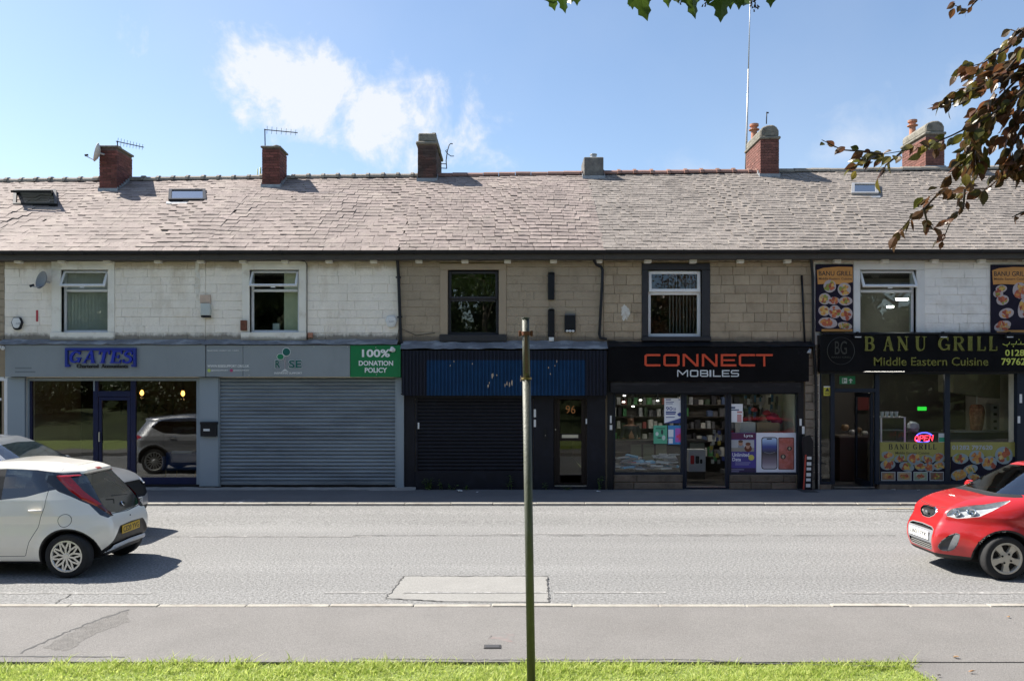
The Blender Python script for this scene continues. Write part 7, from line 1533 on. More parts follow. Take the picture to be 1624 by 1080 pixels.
# shop keeper behind the counter, one continuous mesh
def blob_person(segs, h=.018):
    P = np.array([s_[0] for s_ in segs] + [s_[1] for s_ in segs]); lo, hi = P.min(0) - .3, P.max(0) + .3
    ax = [np.arange(lo[i], hi[i], h) for i in range(3)]; X, Y, Z = np.meshgrid(*ax, indexing='ij'); f = np.full(X.shape, 1.)
    for a, b, r0, r1 in segs:
        a, b = np.array(a), np.array(b); e = b - a; t = np.clip(((X - a[0]) * e[0] + (Y - a[1]) * e[1] + (Z - a[2]) * e[2]) / max(e @ e, 1e-9), 0, 1)
        d = np.sqrt((X - a[0] - e[0] * t) ** 2 + (Y - a[1] - e[1] * t) ** 2 + (Z - a[2] - e[2] * t) ** 2) - (r0 + (r1 - r0) * t); k = .05; hh = np.clip(.5 + .5 * (d - f) / k, 0, 1); f = d + (f - d) * hh - k * hh * (1 - hh)
    return CarBody.nets(f, *ax)
V, Q = blob_person([((0, 0, .95), (0, 0, 1.15), .15, .155), ((0, 0, 1.15), (0, .0, 1.36), .155, .15), ((-.17, 0, 1.40), (.17, 0, 1.40), .065, .065), ((0, 0, 1.42), (0, -.01, 1.52), .055, .052), ((0, -.02, 1.58), (0, -.02, 1.66), .082, .088), ((0, -.10, 1.60), (0, -.11, 1.605), .018, .016),
    ((-.19, 0, 1.38), (-.26, -.03, 1.12), .055, .042), ((-.26, -.03, 1.12), (-.17, -.22, 1.10), .042, .03), ((.19, 0, 1.38), (.26, -.03, 1.12), .055, .042), ((.26, -.03, 1.12), (.17, -.22, 1.10), .042, .03), ((-.09, 0, .92), (-.09, 0, .2), .09, .05), ((.09, 0, .92), (.09, 0, .2), .09, .05)])
for sx in (-1, 1):
    pass
me = bpy.data.meshes.new('person'); me.from_pydata(V.tolist(), [], Q.tolist()); me.polygons.foreach_set('use_smooth', [True] * len(me.polygons)); me.materials.append(plain((.022, .026, .034), .9)); me.materials.append(plain((.22, .12, .08), .7)); me.materials.append(plain((.012, .010, .009), .8))
zc = V[Q].mean(1); mi = np.where(zc[:, 2] > 1.455, 1, 0); mi = np.where((zc[:, 2] > 1.66) | ((zc[:, 2] > 1.57) & (zc[:, 1] > .0)), 2, mi); mi = np.where((zc[:, 1] < -.15), 1, mi); me.polygons.foreach_set('material_index', mi.tolist())
bm = bmesh.new(); bm.from_mesh(me); bmesh.ops.recalc_face_normals(bm, faces=bm.faces); bm.to_mesh(me); bm.free()
pe = put('person', me, None, None, (wx(1000, F + 2.85), F + 2.85, PH - .12)); pe.scale = (.98, .98, .98); tag(pe, 'person in a dark top standing behind the phone shop counter', 'person')

# ------------------------------------------------------------------ grill: window prints and interior
m_olive = mat('olive_yellow_print', (.30, .28, .07), .5, var=.1, vscale=3, col2=(.22, .20, .04), amt=.3, scale2=2)
t = poster(1395.5, 1498.5, 701, 763, m_olive, 'yellow window print with BANU GRILL heading and dishes, left of two'); 
bars(t, [(1395.6, 1498.4, 731, 762.8)], m_dkprint, Yp + .0005); letters('BANUGRILL', ((1409, 1415.5), (1418, 1425), (1427, 1433.5), (1436, 1442.5), (1448, 1454.5), (1457, 1464), (1466, 1470), (1472, 1477.5), (1479.5, 1485)), 704, 712.5, Yp - .0005, .001, m_btxt, t, SER); rect_text('small_lettering', 'Middle Eastern Cuisine', 1420, 1474, 716, 720, Yp - .0005, plain((.05, .04, .02)), t, .001, .01)
dishes(t, [(1408, 722, 10, 6), (1427, 727, 9, 6), (1449, 728, 11, 9), (1472, 728, 11, 6), (1489, 725, 9, 7), (1408, 737, 12, 8), (1438, 740, 12, 7.5), (1459, 739, 9, 7), (1489, 738, 10, 7), (1473, 741, 9, 7)], Yp - .001, 8, plate_m=plain((.24, .29, .29)))
for i in range(4):
    a = 1397.5 + i * 25.6; bars(t, [(a, a + 22.5, 748, 762.2)], plain((.42, .45, .44)), Yp - .002); bars(t, [(a + 1.2, a + 21.3, 749.2, 761)], plain(((.25, .16, .10), (.35, .28, .18), (.25, .32, .2), (.16, .10, .07))[i]), Yp - .0035); dishes(t, [(a + 11, 755, 8, 4.5)], Yp - .0045, 30 + i, plate_m=plain(((.4, .2, .08), (.5, .3, .12), (.4, .42, .3), (.18, .09, .05))[i]))
t = poster(1507.5, 1610, 701, 763, m_olive, 'yellow window print with phone number 01282 797620 and dishes, right of two'); bars(t, [(1507.6, 1609.8, 724, 762.8)], m_dkprint, Yp + .0005); rect_text('lettering', '01282 797620', 1510, 1574, 706, 713, Yp - .0005, mat('grey_blue_print', (.36, .40, .46), .5), t, .001, .02)
dishes(t, [(1523, 727, 13, 8.5), (1549, 725, 12, 11), (1569, 734, 12, 11), (1539, 744, 12, 7), (1521, 753, 13, 8.5), (1545, 757, 11, 6), (1592, 722, 14, 14)], Yp - .001, 12, plate_m=plain((.26, .32, .33)))
neon_r = emit('red_neon', (1, .03, .06), 2.2); neon_b = emit('blue_neon', (.08, .08, 1), 2.2); t = thing('neon_open_sign', 'lit red OPEN neon inside a blue oval in the grill window', 'neon sign', pt(1466, 701, Yp)); Yn = Yw + .075
def nt_(pts, m, nm): ptube(nm, m, t, [pt(a, b, Yn) for a, b in pts], .011, 6)
for k, x_ in enumerate((1451, 1458.5, 1466, 1473.5)):
    s_ = lambda a, b: (x_ + a * 5.4 + (1 - b) * -1.2 + 1, 699.5 - b * 8.5 - k * .3)
    G_ = {0: [[s_(.5 + .5 * math.cos(i * math.pi / 6), .5 + .5 * math.sin(i * math.pi / 6)) for i in range(13)]], 1: [[s_(0, 0), s_(0, 1), s_(.8, 1), s_(1, .75), s_(.8, .5), s_(0, .5)]], 2: [[s_(1, 1), s_(0, 1), s_(0, 0), s_(1, 0)], [s_(0, .5), s_(.8, .5)]], 3: [[s_(0, 0), s_(0, 1), s_(1, 0), s_(1, 1)]]}[k]
    for g_ in G_: nt_(g_, neon_r, 'letter_tube')
nt_([(1466 + 13 * math.cos(R(a)), 693 - 7 * math.sin(R(a))) for a in range(25, 156, 13)], neon_b, 'oval_tube'); nt_([(1464 + 12 * math.cos(R(a)), 695 - 6.5 * math.sin(R(a))) for a in range(205, 330, 13)], neon_b, 'oval_tube')
t = poster(1488.5, 1499, 687, 701, plain((.5, .55, .55)), 'small green and white hygiene card in the grill window'); bars(t, [(1489, 1498.5, 693.5, 700.5)], plain((.02, .28, .16)))
t = thing('exit_sign', 'green fire exit sign with running figure above the grill door', 'sign', pt(1344, 609, Yw + .06)); Ye_ = Yw + .08; pbox('plate', mat('exit_green', (.01, .22, .09), .4), t, 1332, 1356.5, 596.5, 609, Ye_, Ye_ + .03); bars(t, [(1335.5, 1343.5, 599.5, 608)], m_wp, Ye_); bars(t, [(1336.5, 1338, 600, 607), (1338.5, 1342, 602.5, 604)], mat('exit_green', (.01, .22, .09), .4), Ye_ - .0025)
MB().prism([(wx(a, Ye_), wz(b, Ye_)) for a, b in ((1345.5, 603.5), (1349, 600), (1352.5, 603.5), (1350, 603.5), (1350, 607.5), (1348, 607.5), (1348, 603.5))], Ye_ - .003, Ye_).build('arrow', m_wp, t)
t = poster(1306.3, 1317.3, 612.5, 627.5, plain((.55, .5, .05)), 'yellow warning notice with black triangle beside the grill door'); bars(t, [(1306.3, 1317.3, 612.5, 614)], m_wp); MB().prism([(wx(a, Yp), wz(b, Yp)) for a, b in ((1308.5, 620.5), (1315.5, 620.5), (1312, 614.5))], Yp - .002, Yp).build('triangle', m_btxt, t); bars(t, [(1308, 1316, 622, 623), (1308, 1315, 624.5, 625.5)], m_btxt)
# interior things
E_ = HS['E']; Yi = F + 3.2; bx('back_wall', plain((.05, .045, .04)), E_, XB['E'][0] + .12, XB['E'][1] - .12, Yi, Yi + .1, PH + .01, 2.84)
t = thing('glass_display', 'glass display cabinet with white posts behind the grill window', 'cabinet', pt(1416, 700, F + .7)); Yg = F + .7
for a in (1396.5, 1434): pbox('post', m_upvc, t, a, a + 2.4, 662, 702, Yg, Yg + .03)
pbox('pane', glass('thin_glass', (.9, .95, .93), 1.12), t, 1399, 1434, 664, 702, Yg + .01, Yg + .018); pbox('shelf', plain((.25, .28, .25)), t, 1397, 1436, 682, 683, Yg + .04, Yg + .4); pbox('top', plain((.35, .36, .36)), t, 1396, 1437, 661, 662.5, Yg, Yg + .45); pbox('base', plain((.12, .12, .12)), t, 1396, 1437, 702.2, 745, Yg, Yg + .5)
for i in range(4): MB().lathe([(.03, 0), (.045, .12), (.04, .12), (.026, .004), (0, .004)], pt(1399 + i * 7.5, 660.5, Yg + .15), 'Z', 14).build('x', plain((.5, .55, .6)), None); o = bpy.data.objects['x']; o.name = 'paper_cup'; tag(o, 'pale paper cup on the glass display cabinet, %s' % ('leftmost', 'second from left', 'third from left', 'rightmost')[i], 'cup', 'paper cups on the cabinet')
t = thing('carrier_bag', 'crumpled white carrier bag on the dark grill counter', 'bag', pt(1448, 684, F + 1)); mb = MB().lathe([(0, -.02), (.11, 0), (.14, .09), (.12, .19), (.06, .24), (.02, .22), (0, .2)], pt(1447, 684.5, F + 1), 'Z', 11); rq = random.Random(3); mb.v = [(a + rq.uniform(-.02, .02), b + rq.uniform(-.02, .02), c + rq.uniform(-.015, .015)) for a, b, c in mb.v]; mb.build('film', plain((.38, .42, .46), .4), t)
t = thing('grill_counter', 'dark counter running across the inside of the grill shop', 'counter', (wx(1480, F + 1), F + 1, PH)); bx('body', plain((.03, .03, .03)), t, wx(1438, F + 1), wx(1600, F + 1), F + .95, F + 1.5, PH + .01, wz(686, F + .95)); bx('top', plain((.25, .25, .25), .3, .6), t, wx(1510, F + 1), wx(1605, F + 1), F + .9, F + 1.52, wz(685.5, F + .95), wz(683, F + .95))
t = thing('kebab_grill', 'vertical kebab spit with browned meat in front of steel burners', 'kebab grill', pt(1549, 690, F + 1.2)); Yk = F + 1.2; c = pt(1549, 690, Yk)
mb = MB().lathe([(0, 0), (.09, .02), (.12, .12), (.15, .35), (.165, .55), (.15, .68), (.10, .74), (0, .75)], c, 'Z', 18); mb.v = [(a + rq.uniform(-.015, .015), b + rq.uniform(-.015, .015), c_) for a, b, c_ in mb.v]; mb.build('meat', mat('doner_meat', (.20, .085, .04), .7, var=.4, vscale=16, col2=(.32, .18, .10), amt=.5, scale2=12), t); MB().tube([c, (c[0], c[1], c[2] + .95)], .012, 6).build('spit', m_steel, t); pbox('tray', m_steel, t, 1541, 1562, 690, 695, Yk - .15, Yk + .2); 
pbox('burner', m_steel, t, 1571, 1585, 640, 690, Yk + .1, Yk + .3)
for i in range(4): pbox('burner_slot', m_hubdark, t, 1576, 1581, 644 + i * 11, 648 + i * 11, Yk + .09, Yk + .1)
t = thing('extractor_hood', 'pale steel extractor hood above the kebab spit', 'extractor hood', pt(1555, 630, F + 1.4)); Yh = F + 1.1
MB().prism([(wx(a, Yh), wz(b, Yh)) for a, b in ((1512, 594), (1586, 594), (1586, 632), (1512, 622))], Yh, Yh + .7).build('canopy', plain((.15, .145, .10), .5, .1), t)
t = thing('led_sign', 'small green led price display over the grill counter', 'led sign', pt(1463, 651, F + 1.8)); Yl = F + 1.8; pbox('screen', emit('green_led', (.05, 1, .08), .35), t, 1456, 1469.5, 645, 651, Yl, Yl + .03); pbox('case', m_black, t, 1455, 1470.5, 644, 652, Yl + .031, Yl + .06)
t = thing('servery', 'brown panelled servery counter seen through the open grill door', 'counter', pt(1350, 760, F + 1.5)); Yv = F + 1.5; pbox('body', plain((.05, .025, .018)), t, 1332, 1376, 694, 762, Yv, Yv + .6); pbox('top', plain((.18, .15, .12)), t, 1331, 1377, 691, 694, Yv - .03, Yv + .6); pbox('end_panel', plain((.20, .16, .11)), t, 1377, 1392, 702, 765, Yv - .3, Yv - .25)
for ib, (a, b, w_, c_) in enumerate(((1340, 668, .10, (.25, .16, .08)), (1352, 676, .09, (.3, .3, .3)), (1362, 672, .08, (.2, .12, .06)), (1371, 678, .09, (.35, .34, .32)))): o = MB().lathe([(0, -w_), (w_ * .7, -w_ * .8), (w_, 0), (w_ * .7, w_ * .6), (0, w_ * .7)], pt(a, b + 9, Yv + .2), 'Z', 12).build('serving_bowl', plain(c_, .4), None, smooth=True); tag(o, 'rounded serving bowl on the servery inside the grill door, %s' % ('leftmost', 'second from left', 'third from left', 'rightmost')[ib], 'bowl', 'bowls on the servery')
tag(pbox('red_wall_panel', plain((.16, .02, .02)), None, 1360, 1378, 630, 650, F + 3.0, F + 3.05), 'dark red menu panel on the wall inside the grill door', 'menu board')
room_lamp(wx(1385, F + 2), F + 1.4, 2.80, .45, .10, 8, 'lit ceiling panel inside the grill near its door'); room_lamp(wx(1500, F + 2), F + 2.3, 2.80, .6, .10, .9, 'lit ceiling panel inside the grill over its counter')

# ------------------------------------------------------------------ things on the pavements
t = thing('pavement_banner', 'narrow black banner stand with red edge and white blocks between the shops', 'banner stand', pt(1280, 780, F - .25)); Yb = F - .25; al = Matrix.Rotation(.0, 4, 'Z')
def lean(x, y): return x - (y - 690) * -.0
P = [(1273, 693), (1285, 690), (1290, 700), (1288, 777), (1276, 777)]; MB().prism([(wx(a, Yb), wz(b, Yb)) for a, b in P], Yb, Yb + .05).build('panel', m_black, t)
P = [(1276.5, 721), (1279, 721), (1275.5, 776), (1273.2, 776)]; MB().prism([(wx(a, Yb), wz(b, Yb)) for a, b in P], Yb - .006, Yb - .001).build('red_edge', plain((.45, .05, .03)), t)
for i in range(6): pbox('white_block', m_sticker, t, 1280 - i * .35, 1287 - i * .35, 724 + i * 8.6, 728.5 + i * 8.6 + (i % 2), Yb - .004, Yb - .001)
MB().prism([(wx(a, Yb), wz(b, Yb)) for a, b in ((1262, 783), (1300, 783), (1297, 779), (1288, 776.5), (1273, 776.5), (1265, 779))], Yb - .25, Yb + .3).build('foot', mat('rubber_foot', (.03, .032, .036), .8), t, bevel=.01)
def litter(x, y, w_, label, c=(.6, .62, .63), z=PH):
    g = gpt(x, y, z); rq = random.Random(int(x)); mb = MB(); n = 9; vs = [(g[0] + rq.uniform(-1, 1) * w_, g[1] + rq.uniform(-1, 1) * w_ * .7, z + .004 + rq.uniform(0, w_ * .5)) for _ in range(n)]
    bm = bmesh.new(); [bm.verts.new(v) for v in vs]; bmesh.ops.convex_hull(bm, input=bm.verts); me = bpy.data.meshes.new('litter'); bm.to_mesh(me); bm.free(); c0 = Vector((g[0], g[1], z)); me.transform(Matrix.Translation(-c0)); me.materials.append(plain(c)); tag(put('litter', me, None, None, c0), label, 'litter')
litter(727, 780, .10, 'crumpled white paper litter at the foot of the navy plinth'); litter(757.5, 781, .045, 'small white scrap on the pavement right of the crumpled paper'); litter(949, 780, .08, 'white torn wrapper under the weed at the downpipe foot'); litter(1417, 778, .07, 'white scrap of paper lying before the yellow grill window'); litter(1457, 778, .04, 'tiny white scrap beside the red car bonnet on the far pavement'); litter(1515, 1043, .03, 'tan stone chip on the near pavement at right', (.35, .22, .12)); litter(1541, 1065, .03, 'brown dry leaf scrap at the bottom right of the near pavement', (.25, .14, .07)); litter(1488, 1071, .025, 'dark pebble beside the end of the grass verge', (.10, .09, .08)); litter(1600, 979, .025, 'brown leaf scrap by the near kerb under the red car', (.32, .18, .08))
gc = gpt(781, 1025, PH); t = thing('stop_tap_cover', 'small dark iron stop tap cover set in the near pavement', 'tap cover', (gc[0], gc[1], PH)); bx('frame', mat('iron_frame', (.04, .04, .042), .8), t, gc[0] - .078, gc[0] + .078, gc[1] - .05, gc[1] + .05, PH - .05, PH + .004, .002); bx('lid', mat('iron_lid', (.05, .05, .055), .7, var=.4, vscale=40), t, gc[0] - .066, gc[0] + .066, gc[1] - .038, gc[1] + .038, PH - .04, PH + .008, .002)
# the bare sign post in front
Yo = 6.45; t = thing('sign_post', 'bare weathered grey metal post standing in the grass in front', 'post', (wx(843, Yo), Yo, .09)); m_post = mat('algae_grey_post', (.09, .095, .08), .55, .2, var=.3, vscale=5, col2=(.06, .065, .035), amt=.45, scale2=6, bump=.2, bscale=50, stretch=(1, 1, .25))
b0 = Vector((wx(843, Yo), Yo, .05)); tp = Vector(pt(833.5, 505, Yo)); at_ = lambda y: b0.lerp(tp, (wz(y, Yo) - b0.z) / (tp.z - b0.z))
MB().tube([b0, at_(600)], .0335, 20).build('tube', m_post, t, smooth=True); MB().tube([at_(600), at_(505.5)], .029, 20).build('upper_tube', m_post, t, smooth=True); MB().tube([at_(506), at_(503.8)], .033, 20).build('cap', m_post, t)
MB().tube([at_(602), at_(598.5)], .040, 20).build('collar', mat('brass_band', (.25, .19, .08), .5, .5, var=.3, vscale=20), t); MB().tube([at_(532), at_(526)], .036, 20).build('clamp', m_rust, t)
for sx in (-1, 1): c = at_(529) + Vector((sx * .046, 0, 0)); MB().obox(c, (1, 0, 0), (0, 1, 0), (0, 0, 1), .010, .010, .022).build('clamp_ear', m_rust, t, bevel=.003)
c = at_(562); MB().obox(c + Vector((0, -.031, 0)), (1, 0, .02), (0, 1, 0), (-.02, 0, 1), .012, .003, .15).build('sign_rail', mat('brown_rail', (.13, .075, .05), .7, var=.3, vscale=14), t)
# weeds along the wall
m_weed = blade_mat('weed_leaf', (.06, .13, .025), (.16, .24, .06), .3)
def weed(x, y0, h_px, n, label, seed, spread=.12):
    rq = random.Random(seed); t = thing('weed', label, 'weed', (wx(x), F - .10, PH), 'weeds along the wall foot'); st = MB(); lf = MB()
    for k in range(max(2, n // 9)):
        a = rq.uniform(0, 6.28); h_ = h_px / 69.7 * rq.uniform(.6, 1.05); p0 = Vector((wx(x) + rq.uniform(-.05, .05), F - .09, PH)); p1 = p0 + Vector((math.cos(a) * spread * .6, -abs(math.sin(a)) * spread * .4, h_)); st.tube([p0, p0.lerp(p1, .5) + Vector((0, -.02, .02)), p1], [.005, .004, .002], 4)
        for j in range(9):
            q = p0.lerp(p1, rq.uniform(.1, 1)); b = rq.uniform(0, 6.28); d = Vector((math.cos(b), -abs(math.sin(b)) * .6, rq.uniform(-.2, .5))).normalized(); s_ = rq.uniform(.05, .10); sd = d.cross(Vector((0, 0, 1))).normalized() * s_ * .32
            lf.add([q, q + d * s_ * .5 + sd, q + d * s_, q + d * s_ * .5 - sd], [(0, 1, 2, 3)])
    st.build('stem', m_weed, t); lf.build('leaves', m_weed, t, fixn=False)['kind'] = 'stuff'
for i, (x, h_, n, lb_) in enumerate(((680, 24, 60, 'bushy green weed at the left end of the navy plinth'), (702, 18, 22, 'wispy grey weed second along the navy plinth'), (718, 10, 24, 'low round weed beside the crumpled white paper'), (740, 10, 14, 'tiny sparse weed right of the crumpled paper'), (809, 27, 34, 'tall upright weed under the right end of the navy shutter'), (869, 14, 20, 'thin weed left of door 96'), (900, 5, 18, 'very low weed before the step of door 96'), (951, 24, 40, 'leafy weed at the foot of the downpipe between shops'))): weed(x, 777, h_, n, lb_, 70 + i)
# ------------------------------------------------------------------ trees
def leaf_mesh(name, outline, m, fold=.25, bend=.2):
    """outline: half leaf (u along, v half width); a folded two sided blade along +Y"""
    vs = [(0, u, -bend * u * u) for u, v in outline] + [(v, u, fold * v - bend * u * u) for u, v in outline] + [(-v, u, fold * v - bend * u * u) for u, v in outline]; n = len(outline); fs = []
    for i in range(n - 1): fs += [(i, n + i, n + i + 1, i + 1), (i, i + 1, 2 * n + i + 1, 2 * n + i)]
    me = bpy.data.meshes.new(name); me.from_pydata(vs, [], fs); me.materials.append(m); return me
m_bark = mat('grey_brown_bark', (.12, .095, .075), .9, var=.3, vscale=8, bump=1., bscale=18, stretch=(1, 1, .3)); m_twig = mat('dark_twig', (.05, .035, .03), .85, var=.3, vscale=20)
m_beech = blade_mat('copper_beech_leaf', (.05, .045, .016), (.16, .065, .03), .48, .35); m_beech2 = blade_mat('olive_beech_leaf', (.06, .07, .014), (.20, .16, .035), .5, .3); m_syc = blade_mat('sycamore_leaf', (.045, .085, .014), (.075, .12, .02), .35, .4); m_dkleaf = blade_mat('dark_tree_leaf', (.022, .040, .012), (.055, .080, .02), .25, .5)
def crown(name, m, c, rad, n, size, seed, parent, cut=None, clumps=26):
    rng = np.random.default_rng(seed); cc = rng.normal(0, 1, (clumps, 3)); cc /= np.linalg.norm(cc, axis=1)[:, None]; cc *= rng.uniform(.45, 1., (clumps, 1)); k = rng.integers(0, clumps, n); d = rng.normal(0, 1, (n, 3)); d /= np.linalg.norm(d, axis=1)[:, None]
    P = np.array(c) + (cc[k] + d * (rng.uniform(.0, 1., (n, 1)) ** .5) * .36) * np.array(rad)
    if cut is not None: P = P[cut(P)]
    n = len(P); a = rng.normal(0, 1, (n, 3)); a /= np.linalg.norm(a, axis=1)[:, None]; b = np.cross(a, rng.normal(0, 1, (n, 3))); b /= np.linalg.norm(b, axis=1)[:, None]; s = size * rng.uniform(.6, 1.3, (n, 1))
    V = np.stack([P - a * s * .5, P + b * s * .33, P + a * s * .5, P - b * s * .33], 1).reshape(-1, 3); me = bpy.data.meshes.new(name); i = np.arange(n) * 4; me.from_pydata((V - np.array(c)).tolist(), [], np.stack([i, i + 1, i + 2, i + 3], 1).tolist()); o = put(name, me, parent, m, c); o['kind'] = 'stuff'; return o
def trunk(t, base, top, r, limbs, seed):
    rq = random.Random(seed); b, tp = Vector(base), Vector(top); MB().tube([b - Vector((0, 0, .1)), b.lerp(tp, .1), b.lerp(tp, .5) + Vector((rq.uniform(-.2, .2), 0, 0)), tp], [r * 1.5, r * 1.05, r * .85, r * .5], 12).build('trunk', m_bark, t, smooth=True)
    for q in limbs: MB().tube([b.lerp(tp, rq.uniform(.5, .95)), b.lerp(tp, .9).lerp(Vector(q), .5) + Vector((0, 0, .3)), Vector(q)], [r * .4, r * .25, r * .08], 7).build('limb', m_bark, t, smooth=True)
def zbank(y): return .09 if y > 2 else .09 + (2 - y) * .13
vis = lambda P: ~((P[:, 1] > .2) & (np.abs(P[:, 0]) < P[:, 1] * .66 + .15) & (P[:, 2] < 2.5 + P[:, 1] * .475 + .12))
# sycamore whose lowest leaves hang into the top of the picture
S = (1.2, -2.6, zbank(-2.6)); sy = thing('sycamore_tree', 'sycamore tree whose lowest green leaves hang into the top of the picture', 'tree', S)
trunk(sy, S, (1.4, -2.2, 6.2), .24, [(1.6, 5.4, 7.3), (.4, 4.6, 7.4), (-2.5, -2, 8), (4.5, -3, 8), (1, 2, 9.5), (1.5, -5.5, 8.5)], 3); crown('crown', m_syc, (1.3, -.8, 8.8), (4.6, 5.2, 3.0), 11000, .17, 5, sy, vis)
syc = [(0, .0), (.05, .10), (.02, .30), (.16, .26), (.30, .52), (.40, .30), (.52, .22), (.70, .26), (.80, .12), (1.0, 0)]
sm = [leaf_mesh('leaf', syc, m_syc, f_, b_) for f_, b_ in ((.25, .25), (.1, .4), (-.15, .3), (.35, .1))]; rq = random.Random(9)
for (x, y, s_) in ((864, -3, 30), (874, 0, 30), (893, 3, 30), (904, -2, 30), (915, -8, 28), (994, -10, 30), (1001, -4, 30), (1015, 9, 42), (1026, -4, 30), (1048, -4, 34), (1060, -8, 32), (1070, -8, 28), (1098, 6, 40), (1112, -8, 26), (1144, 10, 42), (1160, -4, 32), (1175, -6, 34), (1184, 6, 36), (1222, -8, 30), (1232, -10, 28), (1036, -12, 30), (1130, -10, 30), (1006, -14, 32), (1086, -12, 30)):
    Yl = 6.75 + rq.uniform(-.35, .35); o = put('leaf', rq.choice(sm), sy, None, pt(x, y - s_ * .45, Yl)); k = s_ * Yl / FPX; o.scale = (k, k, k); o.rotation_euler = (R(-90 + rq.uniform(-25, 40)), rq.uniform(-.35, .35), rq.uniform(-.5, .5))
for (x, y) in ((1120, 3), (1197, 8), (1082, -2)):
    mb = MB()
    for k in range(16): p = pt(x + rq.uniform(-5, 5), y - 10 + rq.uniform(0, 18), 6.7); mb.tube([p, (p[0] + rq.uniform(-.02, .02), p[1], p[2] - .02)], [.004, .007], 5)
    mb.build('seed_cluster', m_twig, sy)['kind'] = 'stuff'
MB().tube([(1.6, 5.4, 7.3), (1.65, 6.3, 6.7), pt(1100, -34, 6.8), pt(1040, -24, 6.75), pt(960, -26, 6.8), pt(880, -16, 6.8)], [.03, .022, .014, .010, .007, .004], 6).build('twig', m_twig, sy)
# copper beech reaching in from the right
Bc = (9.5, 2.0, .09); be = thing('copper_beech_tree', 'copper beech tree reaching dark reddish leaves into the picture at right', 'tree', Bc)
trunk(be, Bc, (9.2, 2.2, 6.0), .28, [(5.5, 6.2, 5.6), (11, 5, 8), (8, -1, 8.5), (12, 1, 8)], 4); crown('crown', m_beech, (9.6, 2.4, 7.6), (4.2, 4.2, 3.4), 9000, .12, 6, be, vis)
be_o = [(0, 0), (.08, .12), (.25, .27), (.45, .33), (.65, .27), (.85, .12), (1., 0)]; bm_ = [leaf_mesh('leaf', be_o, m_, f_, b_) for m_ in (m_beech, m_beech2) for f_, b_ in ((.3, .2), (.1, .35), (.5, .05), (-.2, .3))]
tw = [  # twig polyline in photo pixels, leaves along it, scatter, leaf length
    ([(1700, 60), (1620, 150), (1560, 190), (1510, 215), (1470, 232), (1430, 240), (1400, 245), (1370, 248)], 46, 12, 20), ([(1400, 245), (1365, 240), (1335, 238), (1303, 222)], 9, 6, 15), ([(1385, 250), (1360, 262), (1345, 270)], 8, 8, 19), ([(1430, 242), (1405, 262), (1398, 278)], 8, 8, 20),
    ([(1640, 30), (1600, 75), (1560, 100), (1525, 110)], 30, 11, 19), ([(1640, 60), (1590, 120), (1545, 145), (1500, 160)], 40, 13, 20), ([(1640, 100), (1580, 160), (1550, 200), (1535, 240), (1510, 270)], 46, 15, 21), ([(1570, 170), (1545, 215), (1548, 262), (1530, 300)], 30, 13, 21),
    ([(1640, 250), (1600, 270), (1565, 300), (1530, 300), (1490, 305), (1472, 312)], 30, 11, 21), ([(1490, 305), (1465, 332), (1445, 345), (1418, 377)], 13, 7, 20), ([(1530, 300), (1528, 330), (1510, 345), (1492, 390)], 12, 8, 17), ([(1465, 330), (1470, 350), (1480, 358)], 7, 8, 18), ([(1650, 180), (1615, 215), (1600, 245), (1618, 270)], 22, 11, 22), ([(1640, 330), (1615, 340), (1605, 345)], 4, 5, 14), ([(1570, -20), (1545, 5), (1535, 18), (1512, 8)], 12, 7, 14), ([(1640, 35), (1615, 52), (1605, 48)], 8, 8, 20), ([(1660, 80), (1610, 110), (1575, 120), (1545, 128)], 46, 16, 21), ([(1660, 110), (1615, 150), (1585, 175), (1560, 180)], 60, 18, 22), ([(1660, 150), (1620, 190), (1595, 215)], 36, 16, 22), ([(1580, 150), (1560, 190), (1545, 235), (1540, 262)], 40, 16, 22), ([(1660, 210), (1620, 245), (1590, 270)], 26, 13, 21)]
nleaf = 0; extra = MB()
for i, (pl, n, sc_, ll) in enumerate(tw):
    Yb = 6.4 + (i % 5) * .12; pts = [Vector(pt(a, b, Yb + .04 * j)) for j, (a, b) in enumerate(pl)]; MB().tube(pts, [max(.0025, .011 * (1 - j / len(pts))) for j in range(len(pts))], 5).build('twig', m_twig, be)
    for k in range(int(n * (1.35 if i > 3 and n > 20 else 1))):
        f_ = rq.uniform(.08 if n > 10 else 0, 1.02) * (len(pts) - 1); j = min(int(f_), len(pts) - 2); p = pts[j].lerp(pts[j + 1], f_ - j); d = (pts[j + 1] - pts[j]).normalized(); s_ = ll * rq.uniform(.75, 1.2) * Yb / FPX
        p = p + Vector((rq.uniform(-1, 1), rq.uniform(-1, 1) * 1.5, rq.uniform(-1, 1))) * sc_ * .8 * Yb / FPX; out = (d + Vector((rq.uniform(-.9, .9), rq.uniform(-.7, .7), rq.uniform(-1.3, .35)))).normalized(); nrm = Vector((rq.uniform(-.8, .8), rq.uniform(-1, .3), rq.uniform(-.2, 1))).normalized(); xa_ = out.cross(nrm).normalized(); na = xa_.cross(out); Mr = Matrix((xa_, out, na)).transposed()
        me = rq.choice(bm_); nleaf += 1
        if nleaf <= 290: o = put('leaf', me, be, None, p); o.rotation_euler = Mr.to_euler(); o.scale = (s_, s_, s_)
        else: extra.add([p + Mr @ (v.co * s_) for v in me.vertices], [tuple(f.vertices) for f in me.polygons])
extra.build('leaf', m_beech, be, fixn=False)['kind'] = 'stuff'
